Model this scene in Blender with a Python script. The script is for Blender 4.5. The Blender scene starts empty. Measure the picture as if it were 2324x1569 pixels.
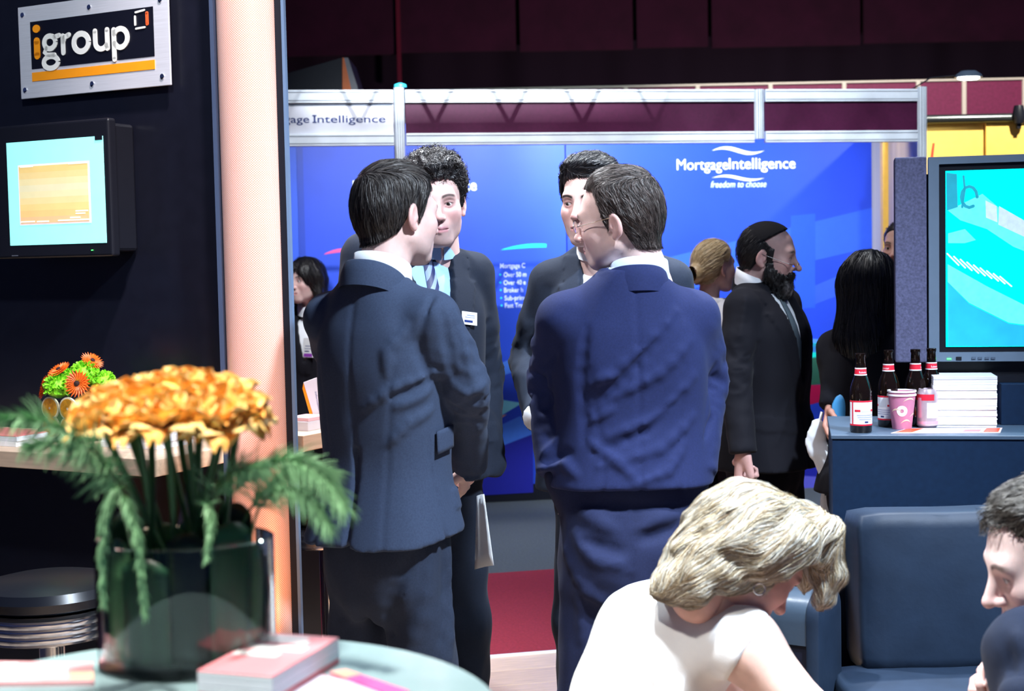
import bpy, bmesh, math, random
import numpy as np
from mathutils import Vector, Matrix

# ------------------------------------------------------------------ camera
SC = bpy.context.scene
COL = SC.collection
FPX, CX, CY, HCAM = 3300.0, 1162.0, 784.5, 1.57
PITCH = math.atan((784.5 - 590.0) / FPX)
ROLL = -0.020
CAM_M = Matrix.Rotation(math.pi / 2 - PITCH, 3, 'X') @ Matrix.Rotation(ROLL, 3, 'Z')
cam_d = bpy.data.cameras.new('camera')
cam = bpy.data.objects.new('camera', cam_d)
COL.objects.link(cam)
cam.matrix_world = Matrix.Translation((0, 0, HCAM)) @ CAM_M.to_4x4()
cam_d.sensor_width = 36.0
cam_d.lens = 36.0 * FPX / 2324.0
cam_d.dof.use_dof = True
cam_d.dof.focus_distance = 3.85
cam_d.dof.aperture_fstop = 5.4
cam_d.clip_start = 0.05
cam_d.clip_end = 100
SC.camera = cam

# ------------------------------------------------------------------ world, exposure, hall lamps
wd = bpy.data.worlds.new('world')
SC.world = wd
wd.use_nodes = True
bg = wd.node_tree.nodes['Background']
bg.inputs[0].default_value = (0.10, 0.16, 0.50, 1)
bg.inputs[1].default_value = 0.10
SC.view_settings.view_transform = 'Standard'
SC.view_settings.look = 'None'
SC.view_settings.gamma = 1
SC.view_settings.use_curve_mapping = False
SC.view_settings.exposure = 0.9


def spot(name, loc, aim, power, size=50, blend=0.5, col=(1, 1, 1), radius=0.12):
    l = bpy.data.lights.new(name, 'SPOT')
    l.energy = power
    l.spot_size = math.radians(size)
    l.spot_blend = blend
    l.color = col
    l.shadow_soft_size = radius
    o = bpy.data.objects.new(name, l)
    COL.objects.link(o)
    o.location = loc
    o.rotation_euler = (Vector(aim) - Vector(loc)).to_track_quat('-Z', 'Y').to_euler()
    return o


COOL = (0.74, 0.86, 1.0)
# hall spotlights hung high over the aisle and the stands, and added brightening lamps
spot('hall_spot', (2.0, 1.3, 4.6), (0.30, 3.4, 1.2), 1000, 46, 0.6, COOL, 0.15)
spot('hall_spot', (-1.0, 5.0, 4.8), (-0.25, 3.6, 1.6), 620, 45, 0.5, (0.9, 0.95, 1.0), 0.1)
spot('hall_spot', (1.6, 5.3, 4.8), (0.35, 3.7, 1.6), 620, 45, 0.5, (0.9, 0.95, 1.0), 0.1)
spot('hall_spot', (0.1, 3.6, 5.2), (0.3, 7.3, 2.2), 700, 42, 0.6, (0.86, 0.93, 1.0), 0.2)
spot('hall_spot', (-1.3, 2.5, 4.0), (0.12, 3.75, 1.72), 260, 20, 0.7, (0.95, 0.96, 1.0), 0.1)
spot('hall_spot', (-0.2, 5.2, 5.2), (0.2, 6.4, 0.0), 300, 60, 0.6, (1.0, 0.95, 0.95), 0.2)
spot('stand_spot', (-0.9, 2.2, 3.6), (-1.2, 4.6, 1.9), 150, 50, 0.6, (0.92, 0.96, 1.0), 0.1)
spot('stand_spot', (-0.7, 1.0, 3.6), (-0.35, 1.57, 1.4), 330, 40, 0.6, (1, 0.93, 0.84), 0.1)
spot('stand_spot', (-0.1, 1.9, 3.6), (0.40, 2.6, 0.9), 400, 34, 0.6, (0.92, 0.97, 1.0), 0.12)
spot('hall_spot', (1.9, 4.0, 5.0), (1.75, 7.6, 2.3), 650, 30, 0.6, (0.86, 0.93, 1.0), 0.15)  # added to brighten the right end of the fascia
spot('hall_spot', (3.2, 9.5, 5.6), (3.8, 14.0, 2.8), 900, 60, 0.6, (1.0, 0.9, 0.95), 0.2)
spot('added_wall_wash', (3.0, 15.5, 1.0), (3.0, 22.2, 5.2), 900, 120, 0.8, (1.0, 0.5, 0.75), 0.3)  # added low reddish lamp that brings out the far wall panels
spot('stand_spot', (2.0, 2.4, 3.8), (1.25, 4.0, 0.8), 190, 50, 0.7, COOL, 0.15)

# ------------------------------------------------------------------ pixel helpers (placing things at a measured distance)


def ray(u, v):
    return CAM_M @ Vector(((u - CX) / FPX, -(v - CY) / FPX, -1.0))


def P(u, v, d):
    r = ray(u, v)
    return Vector((0, 0, HCAM)) + r * (d / r.y)


def Pz(u, v, z):
    r = ray(u, v)
    return Vector((0, 0, HCAM)) + r * ((z - HCAM) / r.z)


class Plane:
    """vertical plane through o, local x along angle th, local -y towards the viewer"""

    def __init__(s, o, th):
        s.o = Vector((o[0], o[1], 0))
        s.th = th
        s.ex = Vector((math.cos(th), math.sin(th), 0))
        s.ey = Vector((-math.sin(th), math.cos(th), 0))

    def hit(s, u, v, y=0.0):
        r = ray(u, v)
        oo = s.o + s.ey * y
        t = (oo - Vector((0, 0, HCAM))).dot(s.ey) / r.dot(s.ey)
        p = Vector((0, 0, HCAM)) + r * t
        return (p - s.o).dot(s.ex), p.z

    def w(s, x, y, z=0.0):
        return s.o + s.ex * x + s.ey * y + Vector((0, 0, z))


# ------------------------------------------------------------------ materials
MATS = {}


def mat(name, col, rough=0.5, metal=0.0, noise=0.0, nscale=20.0, bump=0.0, bscale=80.0, emit=0.0,
        spec=0.5, trans=0.0, ior=1.45, attr=False, coat=0.0, sheen=0.0, sss=0.0, stretch=(1, 1, 1)):
    if name in MATS:
        return MATS[name]
    m = bpy.data.materials.new(name)
    m.use_nodes = True
    nt = m.node_tree
    b = nt.nodes['Principled BSDF']
    c4 = (col[0], col[1], col[2], 1)
    b.inputs['Base Color'].default_value = c4
    b.inputs['Roughness'].default_value = rough
    b.inputs['Metallic'].default_value = metal
    b.inputs['Specular IOR Level'].default_value = spec
    b.inputs['IOR'].default_value = ior
    b.inputs['Transmission Weight'].default_value = trans
    b.inputs['Coat Weight'].default_value = coat
    b.inputs['Sheen Weight'].default_value = sheen
    if sss:
        b.inputs['Subsurface Weight'].default_value = sss
        b.inputs['Subsurface Radius'].default_value = (0.012, 0.005, 0.003)
        b.inputs['Subsurface Scale'].default_value = 1.0
    L = nt.links
    tc = nt.nodes.new('ShaderNodeTexCoord')
    mp = nt.nodes.new('ShaderNodeMapping')
    mp.inputs['Scale'].default_value = stretch
    L.new(tc.outputs['Object'], mp.inputs['Vector'])
    src = None
    if attr:
        a = nt.nodes.new('ShaderNodeAttribute')
        a.attribute_name = 'Col'
        src = a.outputs['Color']
    n = nt.nodes.new('ShaderNodeTexNoise')
    n.inputs['Scale'].default_value = nscale
    n.inputs['Detail'].default_value = 4
    L.new(mp.outputs['Vector'], n.inputs['Vector'])
    amt = noise if noise else 0.04
    mr = nt.nodes.new('ShaderNodeMapRange')
    mr.inputs['From Min'].default_value = 0.25
    mr.inputs['From Max'].default_value = 0.75
    mr.inputs['To Min'].default_value = 1 - amt
    mr.inputs['To Max'].default_value = 1 + amt
    L.new(n.outputs['Fac'], mr.inputs['Value'])
    mx = nt.nodes.new('ShaderNodeMix')
    mx.data_type = 'RGBA'
    mx.blend_type = 'MULTIPLY'
    mx.inputs['Factor'].default_value = 1
    if src is None:
        mx.inputs['A'].default_value = c4
    else:
        L.new(src, mx.inputs['A'])
    L.new(mr.outputs['Result'], mx.inputs['B'])
    L.new(mx.outputs['Result'], b.inputs['Base Color'])
    if emit:
        L.new(mx.outputs['Result'], b.inputs['Emission Color'])
        b.inputs['Emission Strength'].default_value = emit
    if bump:
        n2 = nt.nodes.new('ShaderNodeTexNoise')
        n2.inputs['Scale'].default_value = bscale
        n2.inputs['Detail'].default_value = 3
        L.new(mp.outputs['Vector'], n2.inputs['Vector'])
        bp = nt.nodes.new('ShaderNodeBump')
        bp.inputs['Strength'].default_value = bump
        bp.inputs['Distance'].default_value = 0.004
        L.new(n2.outputs['Fac'], bp.inputs['Height'])
        L.new(bp.outputs['Normal'], b.inputs['Normal'])
    MATS[name] = m
    return m


def glass(name, col=(1, 1, 1), rough=0.0, ior=1.45):
    if name in MATS:
        return MATS[name]
    m = mat(name, col, rough, trans=1.0, ior=ior)
    return m


# ------------------------------------------------------------------ mesh builders
def new_obj(name, me, parent=None, loc=None, rotz=None):
    o = bpy.data.objects.new(name, me)
    COL.objects.link(o)
    if parent is not None:
        o.parent = parent
    if loc is not None:
        o.location = loc
    if rotz is not None:
        o.rotation_euler = (0, 0, rotz)
    return o


class MB:
    def __init__(s):
        s.v = []
        s.f = []

    def add(s, v, f):
        n = len(s.v)
        s.v += [tuple(p) for p in v]
        s.f += [tuple(i + n for i in q) for q in f]
        return s

    def box(s, x0, x1, y0, y1, z0, z1):
        return s.add([(x0, y0, z0), (x1, y0, z0), (x1, y1, z0), (x0, y1, z0),
                      (x0, y0, z1), (x1, y0, z1), (x1, y1, z1), (x0, y1, z1)],
                     [(0, 3, 2, 1), (4, 5, 6, 7), (0, 1, 5, 4), (1, 2, 6, 5), (2, 3, 7, 6), (3, 0, 4, 7)])

    def prism(s, poly, y0, y1):
        """polygon in x,z extruded along y"""
        n = len(poly)
        a = sum(poly[i][0] * poly[(i + 1) % n][1] - poly[(i + 1) % n][0] * poly[i][1] for i in range(n))
        if a < 0:
            poly = poly[::-1]
        v = [(p[0], y0, p[1]) for p in poly] + [(p[0], y1, p[1]) for p in poly]
        f = [tuple(range(n)), tuple(range(2 * n - 1, n - 1, -1))]
        f += [(i + n, (i + 1) % n + n, (i + 1) % n, i) for i in range(n)]
        return s.add(v, f)

    def slab(s, poly, z0, z1):
        n = len(poly)
        a = sum(poly[i][0] * poly[(i + 1) % n][1] - poly[(i + 1) % n][0] * poly[i][1] for i in range(n))
        if a < 0:
            poly = poly[::-1]
        v = [(p[0], p[1], z0) for p in poly] + [(p[0], p[1], z1) for p in poly]
        f = [tuple(range(n - 1, -1, -1)), tuple(range(n, 2 * n))]
        f += [(i, (i + 1) % n, (i + 1) % n + n, i + n) for i in range(n)]
        return s.add(v, f)

    def lathe(s, prof, n=24, c=(0, 0, 0), sx=1.0, sy=1.0, closed=False):
        """profile of (r, z) from bottom to top, capped"""
        v = []
        for r, z in prof:
            for k in range(n):
                a = 2 * math.pi * k / n
                v.append((c[0] + r * sx * math.cos(a), c[1] + r * sy * math.sin(a), c[2] + z))
        f = []
        m = len(prof)
        for i in range(m - 1):
            for k in range(n):
                k2 = (k + 1) % n
                f.append((i * n + k, i * n + k2, (i + 1) * n + k2, (i + 1) * n + k))
        if closed:
            for k in range(n):
                k2 = (k + 1) % n
                f.append(((m - 1) * n + k, (m - 1) * n + k2, k2, k))
        else:
            f.append(tuple(range(n - 1, -1, -1)))
            f.append(tuple((m - 1) * n + k for k in range(n)))
        return s.add(v, f)

    def tube(s, pts, r, n=8, cap=True):
        pts = [Vector(p) for p in pts]
        rs = r if isinstance(r, (list, tuple)) else [r] * len(pts)
        t0 = (pts[1] - pts[0]).normalized()
        up = Vector((0, 0, 1)) if abs(t0.z) < 0.9 else Vector((1, 0, 0))
        a = t0.cross(up).normalized()
        v = []
        for i, p in enumerate(pts):
            t = (pts[min(i + 1, len(pts) - 1)] - pts[max(i - 1, 0)]).normalized()
            a = (a - t * a.dot(t)).normalized()
            b = t.cross(a)
            for k in range(n):
                an = 2 * math.pi * k / n
                v.append(p + (a * math.cos(an) + b * math.sin(an)) * rs[i])
        f = []
        for i in range(len(pts) - 1):
            for k in range(n):
                k2 = (k + 1) % n
                f.append((i * n + k, i * n + k2, (i + 1) * n + k2, (i + 1) * n + k))
        if cap:
            f.append(tuple(range(n - 1, -1, -1)))
            f.append(tuple((len(pts) - 1) * n + k for k in range(n)))
        return s.add(v, f)

    def grid(s, fn, nu, nv, close_u=False):
        v = [fn(i / (nu - (0 if close_u else 1)), j / (nv - 1)) for j in range(nv) for i in range(nu)]
        f = []
        for j in range(nv - 1):
            for i in range(nu if close_u else nu - 1):
                i2 = (i + 1) % nu
                f.append((j * nu + i, j * nu + i2, (j + 1) * nu + i2, (j + 1) * nu + i))
        return s.add(v, f)

    def mesh(s, name, mt, smooth=False, bevel=0.0, seg=2, fixn=False):
        me = bpy.data.meshes.new(name)
        me.from_pydata(s.v, [], s.f)
        if bevel or fixn:
            bm = bmesh.new()
            bm.from_mesh(me)
            if fixn:
                bmesh.ops.recalc_face_normals(bm, faces=bm.faces)
            if bevel:
                ed = [e for e in bm.edges if len(e.link_faces) == 2 and e.calc_face_angle(0) > 0.6]
                bmesh.ops.bevel(bm, geom=ed, offset=bevel, segments=seg, affect='EDGES', profile=0.5, clamp_overlap=True)
            bm.to_mesh(me)
            bm.free()
        if smooth:
            me.polygons.foreach_set('use_smooth', [True] * len(me.polygons))
            if smooth == 'auto':
                me.set_sharp_from_angle(angle=math.radians(40))
        if isinstance(mt, (list, tuple)):
            for m_ in mt:
                me.materials.append(m_)
        else:
            me.materials.append(mt)
        me.update()
        return me

    def build(s, name, mt, parent=None, smooth=False, bevel=0.0, seg=2, loc=None, rotz=None, fixn=False):
        return new_obj(name, s.mesh(name, mt, smooth, bevel, seg, fixn), parent, loc, rotz)


def tag(o, label=None, cat=None, group=None, kind=None):
    if label:
        o['label'] = label
    if cat:
        o['category'] = cat
    if group:
        o['group'] = group
    if kind:
        o['kind'] = kind
    return o


def thing(name, label, cat, loc=(0, 0, 0), rotz=0.0, group=None, kind=None):
    o = bpy.data.objects.new(name, None)
    COL.objects.link(o)
    o.location = loc
    o.rotation_euler = (0, 0, rotz)
    return tag(o, label, cat, group, kind)


def struct(o, label=None):
    o['kind'] = 'structure'
    if label:
        o['label'] = label
    return o


def text(s, mt, parent, x0, x1, z0, hgt, y=-0.003, ext=0.0012, bold=0.0, shear=0.0, name='lettering', xf=None):
    """flat lettering in the local x,z plane facing -y, fitted to x0..x1; hgt = cap height"""
    cu = bpy.data.curves.new(name, 'FONT')
    cu.body = s
    cu.size = 1.0
    cu.extrude = 0.0
    cu.offset = bold
    cu.shear = shear
    cu.resolution_u = 4
    o = bpy.data.objects.new(name, cu)
    COL.objects.link(o)
    bpy.context.view_layer.update()
    me = bpy.data.meshes.new_from_object(o.evaluated_get(bpy.context.evaluated_depsgraph_get()))
    bpy.data.objects.remove(o)
    n = len(me.vertices)
    co = np.zeros(n * 3)
    me.vertices.foreach_get('co', co)
    co = co.reshape(-1, 3)
    a, b = co[:, 0].min(), co[:, 0].max()
    if x1 is None:
        sx = hgt / 0.70
        X = x0 + (co[:, 0] - a) * sx
    else:
        X = x0 + (co[:, 0] - a) * (x1 - x0) / (b - a)
    Z = z0 + co[:, 1] * hgt / 0.70
    out = np.stack([X, np.full(n, y), Z], 1)
    if xf is not None:
        out = np.array([xf(*p) for p in out])
    me.vertices.foreach_set('co', out.ravel())
    me.materials.clear()
    me.materials.append(mt)
    me.update()
    return new_obj(name, me, parent)


def stroke(mb, pts, w, y0, y1):
    """a pen stroke of width w along x,z points, with round ends, as flat prisms"""
    pts = [Vector((p[0], p[1])) for p in pts]
    n = len(pts)
    lft, rgt = [], []
    for i in range(n):
        t = (pts[min(i + 1, n - 1)] - pts[max(i - 1, 0)]).normalized()
        nrm = Vector((-t.y, t.x))
        lft.append(pts[i] + nrm * w / 2)
        rgt.append(pts[i] - nrm * w / 2)
    v = [(p.x, y0, p.y) for p in lft] + [(p.x, y0, p.y) for p in rgt] + [(p.x, y1, p.y) for p in lft] + [(p.x, y1, p.y) for p in rgt]
    f = []
    for i in range(n - 1):
        f.append((i, n + i, n + i + 1, i + 1))
        f.append((i, i + 1, 2 * n + i + 1, 2 * n + i))
        f.append((n + i, 3 * n + i, 3 * n + i + 1, n + i + 1))
    mb.add(v, f)
    if (pts[0] - pts[-1]).length > 1e-6:
        for q in (pts[0], pts[-1]):
            mb.prism([(q.x + w / 2 * math.cos(k * math.pi / 5), q.y + w / 2 * math.sin(k * math.pi / 5)) for k in range(10)], y0, y1)


def arc(cx, cz, rx, rz, a0, a1, n=20):
    return [(cx + rx * math.cos(math.radians(a0 + (a1 - a0) * i / n)), cz + rz * math.sin(math.radians(a0 + (a1 - a0) * i / n))) for i in range(n + 1)]


random.seed(7)

# ------------------------------------------------------------------ common materials
M_BLACK = mat('black_laminate', (0.006, 0.007, 0.014), 0.35, noise=0.15)
M_BLACKP = mat('black_plastic', (0.008, 0.009, 0.014), 0.35)
M_NAVYBOX = mat('dark_blue_laminate', (0.005, 0.017, 0.046), 0.7, spec=0.15, noise=0.12, nscale=60)
M_WHITE = mat('white_paint', (0.80, 0.83, 0.86), 0.4)
M_PAPER = mat('white_paper', (0.82, 0.83, 0.84), 0.6)
M_ALU = mat('brushed_aluminium', (0.74, 0.79, 0.86), 0.38, metal=0.35, noise=0.1, nscale=8, stretch=(1, 1, 60))
M_CHROME = mat('chrome', (0.80, 0.83, 0.88), 0.17, metal=1.0)
M_OAK = mat('pale_oak', (0.55, 0.40, 0.28), 0.45, noise=0.18, nscale=6, stretch=(1, 12, 12))
M_PRINTW = mat('white_print', (0.9, 0.9, 0.9), 0.5)
M_PINKP = mat('pink_red_print', (0.80, 0.20, 0.22), 0.45, noise=0.1)

# ------------------------------------------------------------------ setting: floors
AX = math.radians(12.5)                       # direction of the aisle edges
plA = Plane(P(1168, 1498, 5.7)[:2], AX)       # platform edge line
plB = Plane(P(1160, 1296, 7.34)[:2], AX)      # booth carpet line

M_RED = mat('red_carpet', (0.26, 0.018, 0.035), 0.95, noise=0.25, nscale=90, bump=0.4, bscale=400)
M_GREYC = mat('grey_carpet', (0.085, 0.105, 0.115), 0.95, noise=0.25, nscale=90, bump=0.4, bscale=400)
hall = MB().box(-14, 16, -4, 24, -0.08, -0.055)
struct(hall.build('floor', mat('hall_concrete', (0.05, 0.05, 0.055), 0.8, noise=0.2, nscale=3)), 'dark hall floor under the stands')
e = struct(MB().box(-9, 9, 0.02, 1.72, -0.05, -0.02).build('floor_aisle_carpet', M_RED, loc=plA.w(0, 0), rotz=AX), 'red carpet along the aisle')
yb = (plB.o - plA.o).dot(plA.ey)
e.data.clear_geometry()
mb = MB().box(-9, 9, 0.02, yb, -0.05, -0.02)
e.data.from_pydata(mb.v, [], mb.f)
struct(MB().box(-9, 9, 0.0, 6.0, -0.05, -0.021).build('floor_booth_carpet', M_GREYC, loc=plB.w(0, 0), rotz=AX), 'grey carpet of the blue stand')

# wooden platform: one board object per plank
plat = struct(MB().box(-5.2, 5.2, -6.2, -0.001, -0.055, -0.018).build('floor_platform', M_BLACK, loc=plA.w(0, 0), rotz=AX), 'laminate wood platform floor')
M_PLK = [mat('laminate_board_%s' % n, c, 0.35, noise=0.16, nscale=5, stretch=(2, 18, 1)) for n, c in
         (('pale', (0.62, 0.45, 0.32)), ('mid', (0.56, 0.40, 0.28)), ('warm', (0.60, 0.41, 0.27)))]
pl_me = [MB().box(0.001, 1.299, 0.0008, 0.1892, -0.018, 0.0).mesh('plank', m, bevel=0.0012, seg=1) for m in M_PLK]
k = 0
for r in range(0, 32):
    off = (r * 0.47) % 1.3
    for c in range(-4, 4):
        x = c * 1.3 - off + 0.2
        new_obj('plank', pl_me[(k * 7 + r) % 3], plat, loc=(x, -0.19 * (r + 1) - 0.012, 0))
        k += 1
struct(MB().box(-5.2, 5.2, -0.012, 0.012, -0.05, 0.006).build('trim_1', M_WHITE, loc=plA.w(0, 0), rotz=AX, bevel=0.002), 'white edge strip of the wood platform')

# ------------------------------------------------------------------ far hall: drapes, maroon partition, dark wedge
M_DRAPE = mat('dark_maroon_drape', (0.020, 0.003, 0.010), 0.95, noise=0.3, nscale=3)
M_DRAPE_D = mat('black_drape', (0.0015, 0.0012, 0.004), 0.95)


def drape(name, x0, x1, y, z0, z1, m, lab, nn=160):
    mb = MB()
    mb.grid(lambda a, b: (x0 + (x1 - x0) * a, y + 0.10 * math.sin(a * nn * 0.55) + 0.05 * math.sin(a * nn * 1.31), z0 + (z1 - z0) * b), nn * 2, 2)
    return struct(mb.build(name, m, smooth=True), lab)


wb = drape('wall_back', -12, 14, 22.6, -0.05, 9.0, M_DRAPE_D, 'black drape along the far side of the hall')
zt = P(1162, 118, 22.2).z
up = struct(thing('wall_back_upper', None, None), 'dark maroon panels high on the far hall wall')
edges_u = [560, 905, 1175, 1440, 1610, 1955, 2330, 2600]
for i in range(len(edges_u) - 1):
    a, b = P(edges_u[i], 60, 22.2), P(edges_u[i + 1], 60, 22.2)
    MB().box(a.x + 0.03, b.x - 0.03, 22.15, 22.25, zt + 0.02 * (i % 2), 8.6).build('wall_panel', M_DRAPE, up)
MB().box(P(903, 60, 22).x - 0.03, P(903, 60, 22).x + 0.03, 22.08, 22.14, zt - 0.6, 8.6).build('red_batten', mat('red_paint', (0.09, 0.004, 0.012), 0.8), up)

M_MAROON = mat('maroon_panel', (0.16, 0.012, 0.050), 0.6, noise=0.25, nscale=40)
M_CREAM = mat('cream_upright', (0.62, 0.56, 0.42), 0.5)
DM = 14.0
mw = struct(thing('wall_maroon', None, None), 'maroon partition wall with cream uprights behind the stands')
zm = P(1500, 190, DM).z
ups = [760, 918, 1085, 1253, 1420, 1583, 1748, 1915, 2083, 2187, 2324, 2480]
for i in range(len(ups) - 1):
    a, b = P(ups[i], 190, DM).x, P(ups[i + 1], 190, DM).x
    MB().box(a + 0.02, b - 0.02, DM, DM + 0.05, -0.05, zm - 0.035).build('partition_panel', M_MAROON, mw)
for u in ups:
    a = P(u, 190, DM).x
    MB().box(a - 0.019, a + 0.019, DM - 0.02, DM + 0.06, -0.05, zm - 0.03).build('upright', M_CREAM, mw)
MB().box(P(700, 190, DM).x, P(2480, 190, DM).x, DM - 0.02, DM + 0.06, zm - 0.03, zm - 0.012).build('top_rail', M_CREAM, mw)

# dark sloping tower end with an orange face, beyond the fascia on the left
d = 9.6
tw = thing('sloping_display_tower', 'black display tower with slanted orange and grey end above the white fascia', 'display tower')
q = [P(640, 170, d), P(776, 131, d), P(776, 215, d), P(640, 215, d)]
MB().prism([(p.x, p.z) for p in q], d, d + 0.5).build('body', mat('tower_navy', (0.004, 0.006, 0.014), 0.6), tw)
q = [P(777, 131, d), P(781, 131, d), P(800, 215, d), P(777, 215, d)]
MB().prism([(p.x, p.z) for p in q], d, d + 0.5).build('orange_face', mat('orange_panel', (0.75, 0.16, 0.02), 0.5), tw)
q = [P(781, 131, d), P(790, 131, d), P(812, 200, d), P(812, 215, d), P(800, 215, d)]
MB().prism([(p.x, p.z) for p in q], d, d + 0.5).build('grey_edge', mat('grey_panel', (0.22, 0.22, 0.23), 0.5), tw)
MB().prism([(P(640, 215, d).x, 0), (P(640, 215, d).x, P(640, 215, d).z), (P(800, 215, d).x, P(800, 215, d).z), (P(800, 215, d).x, 0)], d + 0.05, d + 0.45).build('lower_body', M_BLACK, tw)

# ------------------------------------------------------------------ blue stand: shell scheme frame and printed back wall
TH_F = math.radians(8.9)
plF = Plane(P(905, 203, 7.25)[:2], TH_F)
M_SYS = mat('white_system_profile', (0.66, 0.72, 0.78), 0.35, noise=0.05)
M_GROOVE = mat('profile_groove', (0.12, 0.15, 0.20), 0.5)
fr = thing('fascia_frame', 'white aluminium fascia frame across the front of the blue stand', 'exhibition frame', plF.w(0, 0), TH_F)
zf1 = plF.hit(1300, 204)[1]
zf0 = plF.hit(1300, 328)[1]
zr1 = plF.hit(1300, 233)[1]
zr0 = plF.hit(1300, 301)[1]
xl = plF.hit(560, 205)[0]
xr = plF.hit(2092, 200)[0]
xm = plF.hit(1722, 200)[0]


def rail(x0, x1, z0, z1):
    o = MB().box(x0, x1, -0.02, 0.02, z0, z1).build('rail', M_SYS, fr, bevel=0.003)
    for zc in (z0 + 0.012, z1 - 0.012):
        MB().box(x0 + 0.002, x1 - 0.002, -0.0215, -0.0195, zc - 0.0016, zc + 0.0016).build('groove', M_GROOVE, o)
    return o


def post(x, z0, z1, parent):
    o = MB().lathe([(0.026, z0), (0.026, z1)], 8, c=(x, 0, 0)).build('post', M_SYS, parent)
    for dx in (-0.011, 0.0, 0.011):
        MB().box(x + dx - 0.0012, x + dx + 0.0012, -0.0262, -0.024, z0, z1).build('groove', M_GROOVE, o)
    return o


for a, b in ((xl, -0.03), (0.03, xm - 0.03), (xm + 0.03, xr - 0.03)):
    rail(a, b, zr1, zf1)
    rail(a, b, zf0, zr0)
post(0, -0.02, zf1 + 0.012, fr)
post(xm, zf0 + 0.02, zf1, fr)
post(xr, -0.02, zf1 + 0.012, fr)
M_FASC = mat('maroon_fascia_board', (0.050, 0.005, 0.028), 0.35, noise=0.15, nscale=60)
MB().box(0.03, xm - 0.028, -0.006, 0.006, zr0, zr1).build('maroon_fascia_board', M_FASC, fr)
MB().box(xm + 0.028, xr - 0.028, -0.006, 0.006, zr0, zr1).build('maroon_fascia_board', M_FASC, fr)
nb = MB().box(xl, -0.03, -0.006, 0.006, zr0, zr1).build('name_board', mat('white_board', (0.68, 0.70, 0.78), 0.5), fr)
MB().box(xl, -0.034, -0.008, -0.004, zr1 - 0.012, zr1 - 0.004).build('shadow_gap', M_GROOVE, nb)
M_NAVYP = mat('navy_print', (0.01, 0.03, 0.16), 0.5)
xa, za = plF.hit(712, 279)
xb, _ = plF.hit(875, 278)
cap = plF.hit(740, 262)[1] - za


def slab_serif(s, x0, x1, z0, hgt, parent):
    return text(s, M_NAVYP, parent, x0, x1, z0, hgt, y=-0.0075, bold=0.006)


slab_serif('Intelligence', xa, xb, za, cap, nb)
xg1, _ = plF.hit(702, 279)
full_w = (xb - xa) * 8 / 12 * 1.12
slab_serif('Mortgage', xg1 - full_w, xg1, za, cap, nb)
# little slab serifs on the upright letters of the stand name
for ux, both in ((714, 1),):
    sxx, _ = plF.hit(ux, 279)
    MB().box(sxx - 0.010, sxx + 0.010, -0.009, -0.0074, za - 0.0005, za + 0.0045).build('letter_serif', M_NAVYP, nb)
    if both:
        MB().box(sxx - 0.010, sxx + 0.010, -0.009, -0.0074, za + cap - 0.004, za + cap + 0.001).build('letter_serif', M_NAVYP, nb)
# side walls of the stand
plK = Plane(P(1140, 1136, 9.5)[:2], TH_F)
M_BLUE = mat('blue_print', (0.012, 0.050, 0.56), 0.42, noise=0.22, nscale=1.1)
M_BLUE2 = mat('blue_print_bright', (0.025, 0.10, 0.68), 0.42, noise=0.2, nscale=1.3)
M_BLUE3 = mat('blue_print_mid', (0.014, 0.065, 0.60), 0.42, noise=0.22, nscale=1.2)
bw = thing('printed_back_wall', 'blue printed exhibition back wall of the stand with white logos', 'display wall', plK.w(0, 0), TH_F)
zb0, zb1 = 0.0, 2.46
pe = [plK.hit(u, 700)[0] for u in (560, 690, 905, 1289, 1985)]
seam = 0.004
panels = []
for i, m in enumerate((M_BLUE2, M_BLUE3, M_BLUE3, M_BLUE)):
    panels.append(MB().box(pe[i] + seam, pe[i + 1] - seam, 0.0, 0.03, zb0 + 0.09, zb1).build('graphic_panel', m, bw))
MB().box(pe[0], pe[4], 0.004, 0.05, -0.02, zb0 + 0.092).build('kick_strip', M_BLACK, bw)
MB().box(pe[1] - 0.02, pe[1] + 0.02, -0.012, 0.02, zb0, zb1).build('cover_strip', mat('blue_strip', (0.01, 0.05, 0.45), 0.4), bw)


def bx(u, v):
    return plK.hit(u, v)


def prt(panel, pts, m, name='printed_shape', y=-0.0016):
    return MB().prism([bx(*p) for p in pts], y, 0.0).build(name, m, panel)


def wave(panel, u0, u1, v, h, m, y=-0.0016):
    top, bot = [], []
    for i in range(25):
        t = i / 24
        s = math.sin(2 * math.pi * t)
        top.append((u0 + (u1 - u0) * t, v - s * h * 0.40 - h * 0.30 * math.sin(math.pi * t)))
        bot.append((u0 + (u1 - u0) * t, v - s * h * 0.40 + h * 0.30 * math.sin(math.pi * t)))
    mb = MB()
    for i in range(24):
        mb.prism([bx(*top[i]), bx(*top[i + 1]), bx(*bot[i + 1]), bx(*bot[i])], y, 0.0)
    return mb.build('printed_wave', m, panel)


R = panels[3]
wave(R, 1615, 1735, 342, 15, M_PRINTW)
wave(R, 1615, 1735, 404, 11, M_PRINTW)
x0, z0 = bx(1536, 386)
x1, _ = bx(1652, 384)
ch = bx(1550, 361)[1] - z0
text('Mortgage', M_PRINTW, R, x0, x1, z0, ch, bold=0.0)
x0, _ = bx(1654, 384)
x1, _ = bx(1805, 382)
text('Intelligence', M_PRINTW, R, x0, x1, z0 + 0.003, ch, bold=0.007)
x0, z0 = bx(1613, 426)
x1, _ = bx(1739, 424)
text('freedom to choose', mat('pale_blue_print', (0.6, 0.72, 0.9), 0.5), R, x0, x1, z0, bx(1640, 411)[1] - z0, shear=0.25, bold=0.004)
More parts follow.
